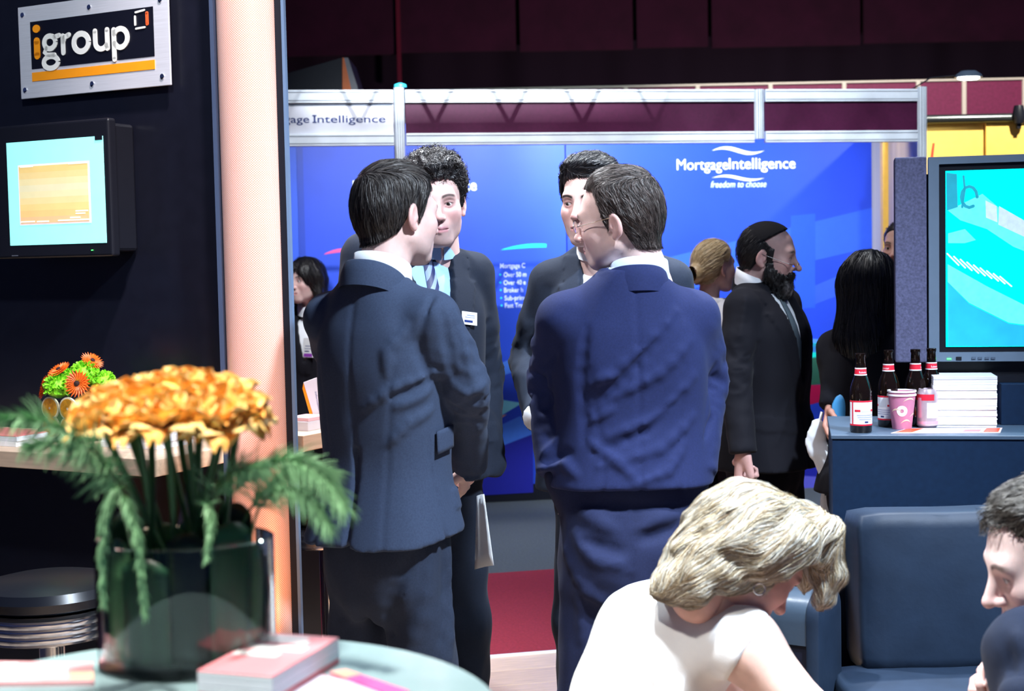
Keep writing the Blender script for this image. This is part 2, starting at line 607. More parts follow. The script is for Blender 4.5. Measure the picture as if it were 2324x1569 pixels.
# middle panel: the same logo half hidden, and the bullet list
Lp = panels[2]
x1, z0 = bx(1082, 432)
text('MortgageIntelligence', M_PRINTW, Lp, x1 - 0.80, x1, z0, ch, bold=0.018)
wave(Lp, 895, 1015, 392, 15, M_PRINTW)
wave(Lp, 895, 1015, 450, 13, M_PRINTW)
M_TEAL = mat('teal_print', (0.0, 0.62, 0.55), 0.5)


def swoosh(panel, u0, u1, v, h, m):
    top = [(u0 + (u1 - u0) * i / 16, v - h * math.sin(math.pi * min(i / 16 * 0.62, 1)) ** 0.8) for i in range(17)]
    bot = [(u0 + (u1 - u0) * i / 16, v - h * 0.42 * math.sin(math.pi * i / 16 * 0.5)) for i in range(17)]
    mb = MB()
    for i in range(16):
        mb.prism([bx(*top[i]), bx(*top[i + 1]), bx(*bot[i + 1]), bx(*bot[i])], -0.0016, 0)
    return mb.build('printed_swoosh', m, panel)


swoosh(Lp, 1136, 1240, 568, 15, M_TEAL)
M_LILAC = mat('lilac_print', (0.62, 0.70, 0.92), 0.5)
for s, v, u0, w in (('Mortgage C', 609, 1135, 0.165), ('Over 50 m', 629, 1143, 0.150), ('Over 40 e', 647, 1143, 0.146),
                    ('Broker h', 664, 1144, 0.125), ('Sub-prim', 682, 1145, 0.132), ('Fast Trac', 699, 1146, 0.132)):
    x0, z0 = bx(u0, v)
    text(s, M_LILAC, Lp, x0, x0 + w, z0, 0.031, bold=0.012)
    if u0 > 1140:
        MB().prism([(x0 - 0.022 + 0.007 * math.cos(k), z0 + 0.016 + 0.007 * math.sin(k)) for k in (0.5, 1.57, 2.6, 3.7, 4.7, 5.8)], -0.0016, 0).build('bullet', M_TEAL, Lp)
M_CYANP = mat('pale_cyan_print', (0.25, 0.75, 0.85), 0.5)
M_SKYP = mat('sky_print', (0.06, 0.22, 0.85), 0.5)
M_NVYP = mat('deep_blue_print', (0.008, 0.012, 0.32), 0.5)
prt(Lp, [(1060, 860), (1165, 812), (1185, 838), (1060, 880)], M_SKYP)
prt(Lp, [(1060, 955), (1120, 905), (1185, 915), (1140, 942)], M_CYANP)
prt(Lp, [(1060, 958), (1150, 941), (1140, 948), (1062, 975)], mat('salmon_print', (0.8, 0.35, 0.25), 0.5))
prt(Lp, [(1040, 1010), (1180, 945), (1210, 960), (1210, 985), (1040, 1050)], M_SKYP, y=-0.0012)
prt(Lp, [(1040, 1052), (1210, 986), (1210, 1118), (1040, 1128)], M_NVYP)
swoosh(panels[1], 735, 790, 578, 14, mat('pink_print', (0.80, 0.08, 0.30), 0.5))
# ribbons low on the right panel
prt(R, [(1290, 640), (1985, 470), (1985, 560), (1290, 720)], mat('blue_ribbon', (0.02, 0.085, 0.66), 0.45), y=-0.0010)
prt(R, [(1640, 740), (1985, 590), (1985, 640), (1640, 770)], mat('blue_ribbon_b', (0.022, 0.075, 0.60), 0.45), y=-0.0014)
prt(R, [(1795, 490), (1850, 485), (1850, 700), (1795, 700)], mat('blue_ribbon_c', (0.014, 0.07, 0.60), 0.45), y=-0.0018)
prt(R, [(1640, 765), (1820, 768), (1890, 772), (1890, 800), (1640, 800)], M_SKYP)
prt(R, [(1640, 800), (1825, 782), (1985, 758), (1985, 790), (1825, 815), (1640, 842)], M_TEAL)
prt(R, [(1640, 842), (1825, 815), (1985, 790), (1985, 860), (1825, 876), (1640, 890)], mat('green_print', (0.02, 0.11, 0.075), 0.5))
prt(R, [(1640, 890), (1825, 876), (1880, 872), (1880, 908), (1828, 921), (1640, 940)], mat('crimson_print', (0.45, 0.0, 0.07), 0.5))
prt(R, [(1640, 1010), (1890, 990), (1890, 1042), (1640, 1050)], mat('dark_red_print', (0.09, 0.0, 0.015), 0.5))
prt(R, [(1640, 1050), (1890, 1040), (1985, 1040), (1985, 1120), (1640, 1120)], M_NVYP)
prt(R, [(1640, 1090), (1800, 1130), (1985, 1152), (1985, 1120), (1900, 1085), (1640, 1070)], mat('violet_print', (0.10, 0.10, 0.62), 0.5), y=-0.002)
# right return wall of the stand, cream
plx = plF.w(xr, 0)
pk = plK.w(pe[4], 0)
rw = MB()
rv = pk - plx
struct(MB().box(0.03, rv.length + 0.12, -0.015, 0.015, -0.02, 2.42).build('wall_right', mat('cream_wall', (0.55, 0.48, 0.36), 0.6, noise=0.15, nscale=2, stretch=(4, 1, 0.3)),
                                                                         loc=plx, rotz=math.atan2(rv.y, rv.x)), 'cream side wall of the blue stand')
# stand spotlights: small arm lamps clipped on the fascia, pointing back at the print
def arm_lamp(x, z, label, hot, plane=None, hgt=0.06, reach=0.16):
    t = thing('arm_spotlight', label, 'lamp', plF.w(x, 0, z), TH_F)
    MB().tube([(-0.30, 0, -0.01), (-0.2, -0.03, 0.05), (-0.06, -0.05, hgt)], 0.004, 6).build('arm', M_BLACKP, t)
    MB().lathe([(0.002, 0.036), (0.03, 0.034), (0.052, 0.016), (0.058, 0.0), (0.05, 0.0)], 14, c=(0, -0.05, hgt - 0.01), sx=1.3, sy=1.0).build('shade', mat('lamp_grey', (0.05, 0.07, 0.10), 0.3), t, smooth='auto')
    MB().lathe([(0.038, -0.006), (0.046, 0.0)], 14, c=(0, -0.05, hgt - 0.014), sx=1.3).build('bulb', mat('lamp_bulb', (0.8, 0.95, 1.0), 0.4, emit=14), t)
    return t


xx, zz = plF.hit(2188, 200)
arm_lamp(xx, zf1 + 0.005, 'grey arm spotlight lit white above the right end of the fascia', 1)
lt = thing('clip_spotlight', 'tiny cyan clip spotlight on top of the fascia post', 'lamp', plF.w(0.012, 0.05, zf1 + 0.012), TH_F)
MB().lathe([(0.012, 0.0), (0.028, 0.008), (0.026, 0.022), (0.008, 0.03)], 12, sx=1.2).build('shade', mat('cyan_lamp', (0.05, 0.62, 0.75), 0.4), lt, smooth='auto')
MB().lathe([(0.006, -0.02), (0.006, 0.002)], 8).build('clip', M_ALU, lt)
for x, pw in ((-0.55, 35), (0.62, 120), (1.15, 260), (2.0, 14)):
    a = plF.w(x, 0.35, 2.75)
    b = plK.w(x + 0.15, 0, 2.2)
    spot('fascia_spot', a, b, pw, 75, 0.9, (0.80, 0.92, 1.0), 0.05)
# lighting truss over the aisle, with a lamp beyond it: throws the criss-cross shadow on the fascia
LT = Vector((0.55, 3.9, 4.3))
tc_ = plF.w(0.55, 0, 2.42)
mid = LT.lerp(tc_, 0.72)
tr = thing('lighting_truss', 'lattice lighting truss hung above the aisle out of view', 'truss', (mid.x, mid.y, mid.z), TH_F)
ht = 0.125
for sgn in (-1, 1):
    MB().tube([(-2.2, 0, sgn * ht), (2.2, 0, sgn * ht)], 0.006, 6).build('chord', M_ALU, tr)
for i in range(-8, 8):
    MB().tube([(i * 0.27, 0, -ht), (i * 0.27 + 0.135, 0, ht)], 0.008, 6).build('brace', M_ALU, tr)
    MB().tube([(i * 0.27 + 0.135, 0, ht), (i * 0.27 + 0.27, 0, -ht)], 0.008, 6).build('brace', M_ALU, tr)
tl = thing('truss_lamp', 'black spotlight with added spill-blocking plate hung above the aisle out of view', 'lamp', LT)
dv = (plF.w(0.55, 0, plF.hit(1300, 272)[1]) - LT)
fl_ = LT + dv * (0.8 / dv.length)
MB().box(-0.8, 0.8, -0.004, 0.004, fl_.z - LT.z - 0.45, fl_.z - LT.z).build('added_spill_flag', M_BLACKP, tl, loc=(fl_.x - LT.x, fl_.y - LT.y, 0), rotz=TH_F)  # added plate that blocks the lamp's spill below the upper fascia
MB().lathe([(0.08, 0.03), (0.10, 0.10), (0.06, 0.25)], 16).build('housing', M_BLACKP, tl)
spot('truss_spot', LT, plF.w(0.45, 0, 2.45), 820, 30, 0.8, (0.9, 0.95, 1.0), 0.012)

# ------------------------------------------------------------------ yellow stand on the right
dY = 9.0
ys = thing('yellow_stand', 'yellow lit exhibition wall with dark rounded top rail at right', 'display wall')
a, b = P(2040, 352, dY), P(2440, 350, dY)
zt = P(2200, 275, dY).z
MB().box(a.x - 0.1, a.x + 0.52, dY, dY + 0.06, -0.05, zt).build('wall_panel', mat('yellow_panel', (0.85, 0.55, 0.12), 0.45, noise=0.06), ys)
MB().box(a.x + 0.53, b.x, dY - 0.02, dY + 0.06, -0.05, zt).build('wall_panel', MATS['yellow_panel'], ys)
MB().tube([(a.x - 0.1, dY - 0.03, zt + 0.012), (b.x, dY - 0.03, zt + 0.012)], 0.028, 12).build('top_rail', mat('gunmetal', (0.10, 0.11, 0.11), 0.25, metal=0.8), ys, smooth='auto')
q = [P(2117, 325, dY), P(2121, 325, dY), P(2113, 400, dY), P(2106, 400, dY)]
MB().prism([(p.x, p.z) for p in q], dY - 0.006, dY).build('red_stripe', mat('red_stripe', (0.6, 0.05, 0.02), 0.5), ys)
sp = thing('rail_spotlight', 'black spotlight clamped on the rounded rail of the yellow wall', 'lamp', P(2312, 262, dY - 0.06))
MB().lathe([(0.03, -0.05), (0.04, 0.0), (0.028, 0.06)], 12).build('housing', M_BLACKP, sp, smooth='auto')
MB().box(-0.012, 0.012, -0.012, 0.012, -0.08, -0.04).build('clamp', M_BLACKP, sp)
spot('added_side_wall_lamp', plF.w(xr - 0.6, 0.7, 2.7), plF.w(xr + 0.02, 1.0, 1.8), 28, 90, 0.8, (1.0, 0.86, 0.62), 0.05)  # added lamp to brighten and warm the cream side wall
spot('yellow_stand_spot', (a.x + 0.9, dY - 1.1, 3.4), (a.x + 0.75, dY, 2.2), 170, 80, 0.8, (1, 0.95, 0.85), 0.05)

# ------------------------------------------------------------------ left stand (black wall, column, sign, monitor, counter)
TH_W = math.radians(-27.9)
plW = Plane((-0.879, 4.38), TH_W)
struct(MB().box(-6.0, 0.0, 0.0, 0.06, 0, 3.6).build('wall_left', M_BLACK, loc=plW.w(0, 0), rotz=TH_W), 'glossy black wall of the left stand')

# perforated column
M_PERF = bpy.data.materials.new('perforated_metal')
M_PERF.use_nodes = True
nt = M_PERF.node_tree
bs = nt.nodes['Principled BSDF']
uvn = nt.nodes.new('ShaderNodeTexCoord')
sep = nt.nodes.new('ShaderNodeSeparateXYZ')
nt.links.new(uvn.outputs['UV'], sep.inputs[0])


def mnode(op, a, b=None):
    n = nt.nodes.new('ShaderNodeMath')
    n.operation = op
    for i, x in enumerate((a, b)):
        if x is None:
            continue
        if isinstance(x, (int, float)):
            n.inputs[i].default_value = x
        else:
            nt.links.new(x, n.inputs[i])
    return n.outputs[0]


p_ = 0.0068
sx_ = mnode('MULTIPLY', sep.outputs[0], 2 * math.pi / p_)
sz_ = mnode('MULTIPLY', sep.outputs[1], 2 * math.pi / p_)
hole = mnode('MULTIPLY', mnode('SINE', sx_), mnode('SINE', sz_))
mr = nt.nodes.new('ShaderNodeMapRange')
mr.inputs['From Min'].default_value = 0.12
mr.inputs['From Max'].default_value = 0.30
nt.links.new(hole, mr.inputs['Value'])
mx = nt.nodes.new('ShaderNodeMix')
mx.data_type = 'RGBA'
mx.inputs['A'].default_value = (0.90, 0.68, 0.66, 1)
mx.inputs['B'].default_value = (0.80, 0.30, 0.10, 1)  # orange light from inside the column put into the hole colour
nt.links.new(mr.outputs['Result'], mx.inputs['Factor'])
nt.links.new(mx.outputs['Result'], bs.inputs['Base Color'])
bs.inputs['Roughness'].default_value = 0.38
bs.inputs['Metallic'].default_value = 0.35

plC = Plane(P(580, 700, 4.30)[:2], math.radians(-14))
cl_, cr_ = plC.hit(508, 500)[0], plC.hit(640, 500)[0]
rc = (cr_ - cl_) / 2
colm = thing('perforated_column', 'glowing pink and orange perforated metal column beside the black wall', 'column', plC.w((cl_ + cr_) / 2, 0), math.radians(-14))
v, f, uv = [], [], []
NS = 28
for j, z in enumerate((0.0, 3.6)):
    for i in range(NS + 1):
        a = math.pi * (1.0 + i / NS)
        v.append((rc * math.cos(a), rc * 0.62 * math.sin(a), z))
        uv.append((rc * (i / NS) * 2.6, z))
f = [(i, i + 1, NS + 2 + i, NS + 1 + i) for i in range(NS)]
me = bpy.data.meshes.new('perforated_sheet')
me.from_pydata(v, [], f)
ul = me.uv_layers.new(name='UVMap')
for li, lp in enumerate(me.loops):
    ul.data[li].uv = uv[lp.vertex_index]
me.materials.append(M_PERF)
me.polygons.foreach_set('use_smooth', [True] * len(me.polygons))
new_obj('perforated_sheet', me, colm)
MB().box(-rc, rc, 0.001, 0.05, 0, 3.6).build('back_frame', M_BLACKP, colm)
MB().box(-rc - 0.012, -rc, -0.03, 0.05, 0, 3.6).build('side_trim', mat('slate_trim', (0.04, 0.06, 0.11), 0.35), colm)
MB().box(rc, rc + 0.020, -0.012, 0.02, 0, 3.6).build('side_frame', M_BLACKP, colm)
MB().box(rc + 0.020, rc + 0.029, -0.012, 0.004, 0, 3.6).build('edge_strip', mat('slate_edge', (0.10, 0.16, 0.26), 0.35), colm)
spot('column_spot', (-0.25, 3.1, 4.4), (-0.70, 4.25, 2.3), 430, 32, 0.8, (1.0, 0.84, 0.86), 0.1)
spot('column_uplight', (-0.62, 3.55, 0.3), (-0.74, 4.25, 0.9), 22, 60, 0.8, (1.0, 0.40, 0.14), 0.06)

# sign plate
def wx(u, v, y=0.0):
    return plW.hit(u, v, y)


yS = -0.02
x0, z1 = wx(43, 18, yS)
x1, _ = wx(388, 100, yS)
z0 = wx(50, 226, yS)[1]
sg = thing('sign_plate', 'brushed metal sign plate with orange and white lettering on black wall', 'sign', plW.w(0, yS), TH_W)
MB().box(x0, x1, -0.006, 0.0, z0, z1).build('plate', M_ALU, sg, bevel=0.002)
W, Hh = x1 - x0, z1 - z0


def sgp(u, v):  # plate relative
    return wx(u, v, yS)


px0, pz1 = sgp(72, 51)
px1, _ = sgp(352, 60)
pz0 = sgp(75, 158)[1]
MB().box(px0, px1, -0.0075, -0.005, pz0, pz1).build('black_field', mat('navy_black_print', (0.004, 0.005, 0.012), 0.4), sg)
ox0, oz1 = sgp(74, 166)
oz0 = sgp(75, 186)[1]
M_ORG = mat('orange_print', (0.95, 0.34, 0.01), 0.45)
MB().box(px0, px1, -0.0078, -0.005, oz0, oz1).build('orange_bar', M_ORG, sg)
pw, ph = px1 - px0, pz1 - pz0


def lt(*pts):
    return [(px0 + a * pw, pz0 + b * ph) for a, b in pts]


def larc(cx, cz, rx, rz, a0, a1, n=22):
    return [(px0 + cx * pw + rx * pw * math.cos(math.radians(a0 + (a1 - a0) * i / n)), pz0 + cz * ph + rz * ph * math.sin(math.radians(a0 + (a1 - a0) * i / n))) for i in range(n + 1)]


ys0, ys1 = -0.0105, -0.007
mb = MB()
stroke(mb, lt((0.055, 0.27), (0.055, 0.58)), 0.024, ys0, ys1)
mb.prism(larc(0.055, 0.84, 0.030, 0.085, 0, 360, 18)[:-1], ys0, ys1)
mb.build('letter_i', M_ORG, sg)
SW = 0.0165
M_LETW = mat('letter_white', (0.86, 0.90, 0.86), 0.4)
mb = MB()
stroke(mb, larc(0.165, 0.52, 0.047, 0.135, 0, 360), SW, ys0, ys1)
stroke(mb, lt((0.205, 0.62), (0.245, 0.645)), SW * 0.9, ys0, ys1)
stroke(mb, lt((0.135, 0.40), (0.118, 0.32), (0.14, 0.265), (0.20, 0.25)), SW * 0.9, ys0, ys1)
stroke(mb, larc(0.168, 0.10, 0.060, 0.125, 0, 360), SW, ys0, ys1)
mb.build('letter_g', M_LETW, sg)
mb = MB()
stroke(mb, lt((0.275, 0.27), (0.275, 0.62)), SW, ys0, ys1)
stroke(mb, lt((0.275, 0.50), (0.292, 0.59), (0.325, 0.63)), SW, ys0, ys1)
mb.build('letter_r', M_LETW, sg)
mb = MB()
stroke(mb, larc(0.425, 0.44, 0.060, 0.185, 0, 360), SW * 1.1, ys0, ys1)
mb.build('letter_o', M_LETW, sg)
mb = MB()
stroke(mb, lt((0.540, 0.64), (0.540, 0.42)) + larc(0.588, 0.40, 0.048, 0.14, 180, 330, 10), SW, ys0, ys1)
stroke(mb, lt((0.637, 0.64), (0.637, 0.26)), SW, ys0, ys1)
mb.build('letter_u', M_LETW, sg)
mb = MB()
stroke(mb, lt((0.690, 0.62), (0.690, 0.02)), SW, ys0, ys1)
stroke(mb, larc(0.742, 0.44, 0.055, 0.19, 150, -150), SW, ys0, ys1)
mb.build('letter_p', M_LETW, sg)
mb = MB()
for a, b in (((0.868, 0.92), (0.935, 0.945)), ((0.868, 0.59), (0.935, 0.60)), ((0.862, 0.84), (0.862, 0.67))):
    stroke(mb, lt(a, b), 0.006, ys0, ys1)
mb.build('square_emblem', M_LETW, sg)
mb = MB()
stroke(mb, lt((0.955, 0.88), (0.955, 0.66)), 0.010, ys0, ys1)
mb.build('emblem_bar', mat('red_orange_print', (0.75, 0.12, 0.03), 0.5), sg)
for u, vv in ((55, 35), (206, 17), (367, 0), (61, 205), (213, 191), (372, 174)):
    a, b = sgp(u, vv)
    s_ = MB().lathe([(0.009, 0.0), (0.008, 0.003), (0.004, 0.0045)], 14).build('screw', M_CHROME, sg, smooth='auto', loc=(a, -0.006, b))
    s_.rotation_euler = (math.pi / 2, 0, 0)

# monitor
yM = -0.13
mo = thing('touch_monitor', 'black wall monitor with tan chart on a cyan screen under the sign', 'monitor', plW.w(0, yM), TH_W)
x0, z1 = wx(-30, 290, yM)
x1, _ = wx(250, 400, yM)
z1 = wx(250, 266, yM)[1]
z0 = wx(250, 582, yM)[1]
mb = MB().box(x0, x1, 0.0, 0.035, z0, z1)
mb.build('bezel', M_BLACKP, mo, bevel=0.008, seg=3)
MB().box(x0 + 0.03, x1 - 0.012, 0.03, 0.125, z0 + 0.015, z1 - 0.012).build('housing', M_BLACKP, mo, bevel=0.01)
sx0, sz1 = wx(15, 325, yM)
sx1, _ = wx(234, 312, yM)
sz0 = wx(20, 558, yM)[1]
MON = mat('monitor_glow', (0.30, 0.95, 0.92), 0.3, emit=0.42, noise=0.03)
scr = MB().box(sx0, sx1, -0.0015, 0.0, sz0, sz1).build('screen', MON, mo)
cx0, cz1 = wx(42, 376, yM)
cx1, _ = wx(203, 364, yM)
cz0 = wx(45, 512, yM)[1]
MB().box(cx0, cx1, -0.003, -0.0012, cz0, cz1).build('chart_border', mat('screen_border', (0.85, 0.72, 0.72), 0.3, emit=0.34), scr)
nch = 9
tan = [(0.70, 0.52, 0.20), (0.70, 0.55, 0.25), (0.68, 0.60, 0.33), (0.66, 0.62, 0.40), (0.68, 0.62, 0.36), (0.71, 0.58, 0.28), (0.73, 0.55, 0.22), (0.74, 0.50, 0.20), (0.72, 0.46, 0.24)]
for i in range(nch):
    za_ = cz1 - 0.005 - (cz1 - cz0 - 0.01) * i / nch
    zb_ = cz1 - 0.005 - (cz1 - cz0 - 0.01) * (i + 1) / nch
    MB().box(cx0 + 0.005, cx1 - 0.005, -0.0042, -0.0028, zb_, za_).build('chart_band', mat('chart_tan_%d' % i, tan[i], 0.3, emit=0.36), scr)
mb = MB()
for a, b, zz_ in ((0.55, 0.98, 0.055), (0.02, 0.22, 0.055), (0.25, 0.42, 0.05), (0.8, 0.97, 0.20), (0.72, 0.86, 0.095), (0.04, 0.22, 0.97), (0.72, 0.98, 0.975), (0.8, 0.93, 0.16)):
    mb.box(cx0 + (cx1 - cx0) * a, cx0 + (cx1 - cx0) * b, -0.0052, -0.004, cz0 + (cz1 - cz0) * zz_ - 0.002, cz0 + (cz1 - cz0) * zz_ + 0.002)
mb.build('chart_lines', mat('screen_white', (0.95, 0.92, 0.85), 0.3, emit=0.4), scr)
MB().box(sx1 - 0.03, sx1 - 0.002, -0.004, -0.001, sz1 - 0.012, sz1 + 0.002).build('corner_icon', M_BLACKP, scr)
MB().lathe([(0.003, -0.001), (0.003, 0.001)], 8).build('power_light', mat('green_led', (0.05, 1.0, 0.1), 0.3, emit=3), mo, loc=(wx(210, 568, yM)[0], -0.0015, wx(210, 568, yM)[1]))
MB().box(sx0 + 0.004, sx0 + 0.03, -0.0012, 0.0, z0 + 0.008, z0 + 0.011).build('maker_badge', mat('grey_print', (0.12, 0.14, 0.18), 0.5), mo)

# counter of the left stand: thick oak top on black body
ZC = 1.05
B_ = Pz(350, 1045, ZC)
plT = Plane(B_[:2], TH_W)          # local x to the right, y away; front right corner at 0,0
ctr = thing('oak_counter', 'pale oak topped black counter of the left stand under the sign', 'counter', plT.w(0, 0), TH_W)
dC = plT.hit(527, 1015)[0]
dep = (plW.o - plT.o).dot(plT.ey) - 0.003
cdep = min(dep, 0.52)
MB().slab([(-2.2, 0), (0, 0), (0, 0.29), (-0.22, cdep), (-2.2, cdep)], ZC - 0.047, ZC).build('worktop', M_OAK, ctr, bevel=0.002)
MB().box(-2.1, -0.28, 0.16, cdep, 0.0, ZC - 0.047).build('body', M_BLACK, ctr)
# second piece of the counter, beyond the column
B2 = Pz(688, 989.5, ZC)
plT2 = Plane(B2[:2], math.radians(62.1))
ct2 = thing('oak_side_counter', 'short pale oak counter behind the column and the grey suit', 'counter', plT2.w(0, 0), math.radians(62.1))
MB().box(0.0, 0.62, 0.0, 0.32, ZC - 0.05, ZC).build('worktop', M_OAK, ct2, bevel=0.002)
MB().box(0.30, 0.56, 0.24, 0.30, 0.0, ZC - 0.05).build('body', M_BLACK, ct2)


# bar stools
def stool(loc, label):
    t = thing('bar_stool', label, 'stool', loc, 0.3, 'chrome bar stools with black seats')
    MB().lathe([(0.02, 0.765), (0.150, 0.765), (0.172, 0.775), (0.176, 0.795), (0.165, 0.815), (0.12, 0.826), (0.02, 0.829)], 40).build('seat_pad', mat('black_vinyl', (0.010, 0.011, 0.016), 0.32), t, smooth='auto')
    pr = [(0.05, 0.690)]
    for i in range(4):
        z = 0.694 + i * 0.018
        pr += [(0.163, z), (0.172, z + 0.004), (0.172, z + 0.009), (0.163, z + 0.013), (0.160, z + 0.016)]
    pr += [(0.05, 0.766)]
    MB().lathe(pr, 40).build('ribbed_rim', M_CHROME, t, smooth='auto')
    MB().lathe([(0.031, 0.03), (0.031, 0.692)], 24).build('column', M_CHROME, t, smooth='auto')
    MB().lathe([(0.20, 0.0), (0.20, 0.008), (0.16, 0.022), (0.05, 0.034), (0.03, 0.05)], 36).build('base', M_CHROME, t, smooth='auto')
    return t


q = Pz(113, 1335, 0.80)
stool((q.x, q.y, 0), 'large chrome bar stool with black seat at far left, behind the vase')
q = P(745, 1205, 4.56)
stool((q.x, q.y, 0), 'chrome bar stool half hidden between the column and the grey suit')

# items on the left counter
def book_stack(name, label, loc, rz, w, dpt, layers, cat='brochures', parent=None, group=None):
    t = thing(name, label, cat, loc, rz, group)
    z = 0.0
    for i, (h, m, dx, dy) in enumerate(layers):
        MB().box(-w / 2 + dx, w / 2 + dx, -dpt / 2 + dy, dpt / 2 + dy, z, z + h).build('booklet', m, t, bevel=0.001, seg=1)
        z += h
    return t


q = Pz(330, 1013, ZC)
book_stack('leaflet_stack', 'stack of white leaflets with red covers on the oak counter', (q.x, q.y + 0.02, ZC), TH_W, 0.215, 0.155,
           [(0.018, M_PAPER, 0, 0), (0.020, mat('white_paper_b', (0.72, 0.76, 0.82), 0.6), 0.003, 0.002), (0.022, M_PAPER, -0.002, 0.0), (0.012, mat('white_paper_c', (0.76, 0.79, 0.86), 0.6), 0.002, 0.003), (0.003, M_PINKP, 0.001, 0.0)])
q = Pz(15, 1008, ZC)
book_stack('leaflet_pile', 'low pile of white leaflets with red edge at the left end of the oak counter', (q.x, q.y + 0.03, ZC), TH_W, 0.21, 0.15,
           [(0.016, M_PAPER, 0, 0), (0.014, MATS['white_paper_b'], 0.004, 0.0), (0.003, M_PINKP, 0, 0)])

# orange-slice flower vase on the counter
q = Pz(168, 1003, ZC)
vz = thing('square_flower_vase', 'square glass vase packed with orange slices on the oak counter', 'vase', (q.x, q.y + 0.05, ZC), TH_W)
G_CLEAR = glass('clear_glass', (0.96, 0.99, 0.98))
hw, hv = 0.083, 0.140


def square_glass(parent, hw, h, t=0.004, m=None):
    mb = MB()
    for (x0, x1, y0, y1) in ((-hw, hw, -hw, -hw + t), (-hw, hw, hw - t, hw), (-hw, -hw + t, -hw + t, hw - t), (hw - t, hw, -hw + t, hw - t)):
        MB().box(x0, x1, y0, y1, 0, h).build('glass_pane', m or G_CLEAR, parent)
    MB().box(-hw + t, hw - t, -hw + t, hw - t, 0, 0.01).build('glass_base', m or G_CLEAR, parent)


square_glass(vz, hw, hv)
M_RIND = mat('orange_rind', (0.90, 0.62, 0.22), 0.5)
M_PITH = mat('orange_pith', (0.92, 0.86, 0.62), 0.6)
M_PULP = mat('orange_pulp', (0.90, 0.42, 0.01), 0.35, noise=0.2, nscale=120)
me_rind = MB().lathe([(0.0345, 0.0), (0.0345, 0.006)], 24).mesh('rind', M_PITH)
me_pulp = MB().lathe([(0.0295, -0.0008), (0.0295, 0.0068)], 24).mesh('pulp', M_PULP)
me_core = MB().lathe([(0.004, -0.0014), (0.004, 0.0074)], 8).mesh('core', M_PITH)
vzw = Matrix.Translation(vz.location) @ Matrix.Rotation(TH_W, 4, 'Z')
names = ['upper left', 'upper right', 'lower left', 'lower right']
kk = 0
for face in range(2):
    for r in range(2):
        for c in range(2):
            lx = (-0.036, 0.036)[c]
            lz = (0.103, 0.046)[r]
            if face == 0:
                pm = Matrix.Translation((lx, -hw + 0.013, lz)) @ Matrix.Rotation(math.pi / 2, 4, 'X')
                lab = 'round orange slice at %s in the front pane of the square vase' % names[r * 2 + c]
            else:
                pm = Matrix.Translation((hw - 0.013, lx + 0.006, lz)) @ Matrix.Rotation(math.pi / 2, 4, 'Y')
                lab = 'round orange slice at %s in the right pane of the square vase' % names[r * 2 + c]
            t = new_obj('orange_slice', me_rind)
            t.matrix_world = vzw @ pm
            tag(t, lab, 'orange slice', 'orange slices in the square vase')
            new_obj('pulp', me_pulp, t)
            new_obj('core', me_core, t)
mb = MB().box(-hw + 0.022, hw - 0.022, -hw + 0.022, hw - 0.022, 0.011, 0.12).build('floral_foam', mat('dark_foam', (0.10, 0.07, 0.02), 0.9), vz)


def blob_flower(c, r, m, name, label, cat, group):
    """pompom flower: dense little petals on a ball"""
    t = thing(name, label, cat, c, 0, group)
    MB().lathe([(0.2 * r, -0.8 * r), (0.75 * r, -0.5 * r), (0.85 * r, 0), (0.7 * r, 0.5 * r), (0.2 * r, 0.8 * r)], 12).build('core', m, t)
    mb = MB()
    for i in range(260):
        z = 1 - 2 * (i + 0.5) / 260
        if z < -0.5:
            continue
        a = i * 2.39996
        n = Vector((math.sqrt(1 - z * z) * math.cos(a), math.sqrt(1 - z * z) * math.sin(a), z))
        n = (n + Vector((random.uniform(-.25, .25), random.uniform(-.25, .25), random.uniform(-.1, .3)))).normalized()
        s_ = n.orthogonal().normalized()
        s_ = (Matrix.Rotation(random.uniform(0, 6.28), 3, n) @ s_)
        p0, p1 = n * r * 0.7, n * r * random.uniform(0.95, 1.12) + s_ * r * 0.12
        w = s_.cross(n) * r * 0.07
        mb.add([p0 - w, p0 + w, p1 + w * 1.3, p1 + n * r * 0.06, p1 - w * 1.3], [(0, 1, 2, 3, 4)])
    mb.build('petals', m, t)
    return t


M_LIME = mat('lime_petals', (0.22, 0.62, 0.02), 0.5, noise=0.15)
M_GERB = mat('gerbera_petals', (0.80, 0.13, 0.01), 0.5, noise=0.12)
me_gp = None


def gerbera(c, nrm, r, label):
    t = thing('gerbera', label, 'flower', c, 0, 'orange gerberas in the square vase')
    mb = MB()
    for ring, (rr, zz_) in enumerate(((1.0, 0.0), (0.86, 0.1), (0.6, 0.16))):
        n = 22
        for i in range(n):
            a = 2 * math.pi * (i + ring * 0.5) / n
            da = 0.13
            ca, sa = math.cos(a), math.sin(a)
            pts = [(0.15 * r, -da * 0.5), (rr * r * 0.7, -da), (rr * r * (0.97 + 0.04 * (i % 2)), 0), (rr * r * 0.7, da)]
            mb.add([(R_ * math.cos(a + d_), R_ * math.sin(a + d_), (zz_ + (0.12 if k_ == 2 else 0.02) * (1 if k_ else 0)) * r) for k_, (R_, d_) in enumerate(pts)], [(0, 1, 2, 3)])
    mb.build('petals', M_GERB, t)
    MB().lathe([(0.2 * r, 0.1 * r), (0.18 * r, 0.22 * r), (0.05 * r, 0.26 * r)], 12).build('eye', mat('gerbera_eye', (0.02, 0.006, 0.004), 0.8), t)
    t.rotation_euler = Vector(nrm).to_track_quat('Z', 'Y').to_euler()
    return t


def vp(x, y, z):
    return vzw @ Vector((x, y, z))


def vn(x, y, z):
    return vzw.to_3x3() @ Vector((x, y, z))


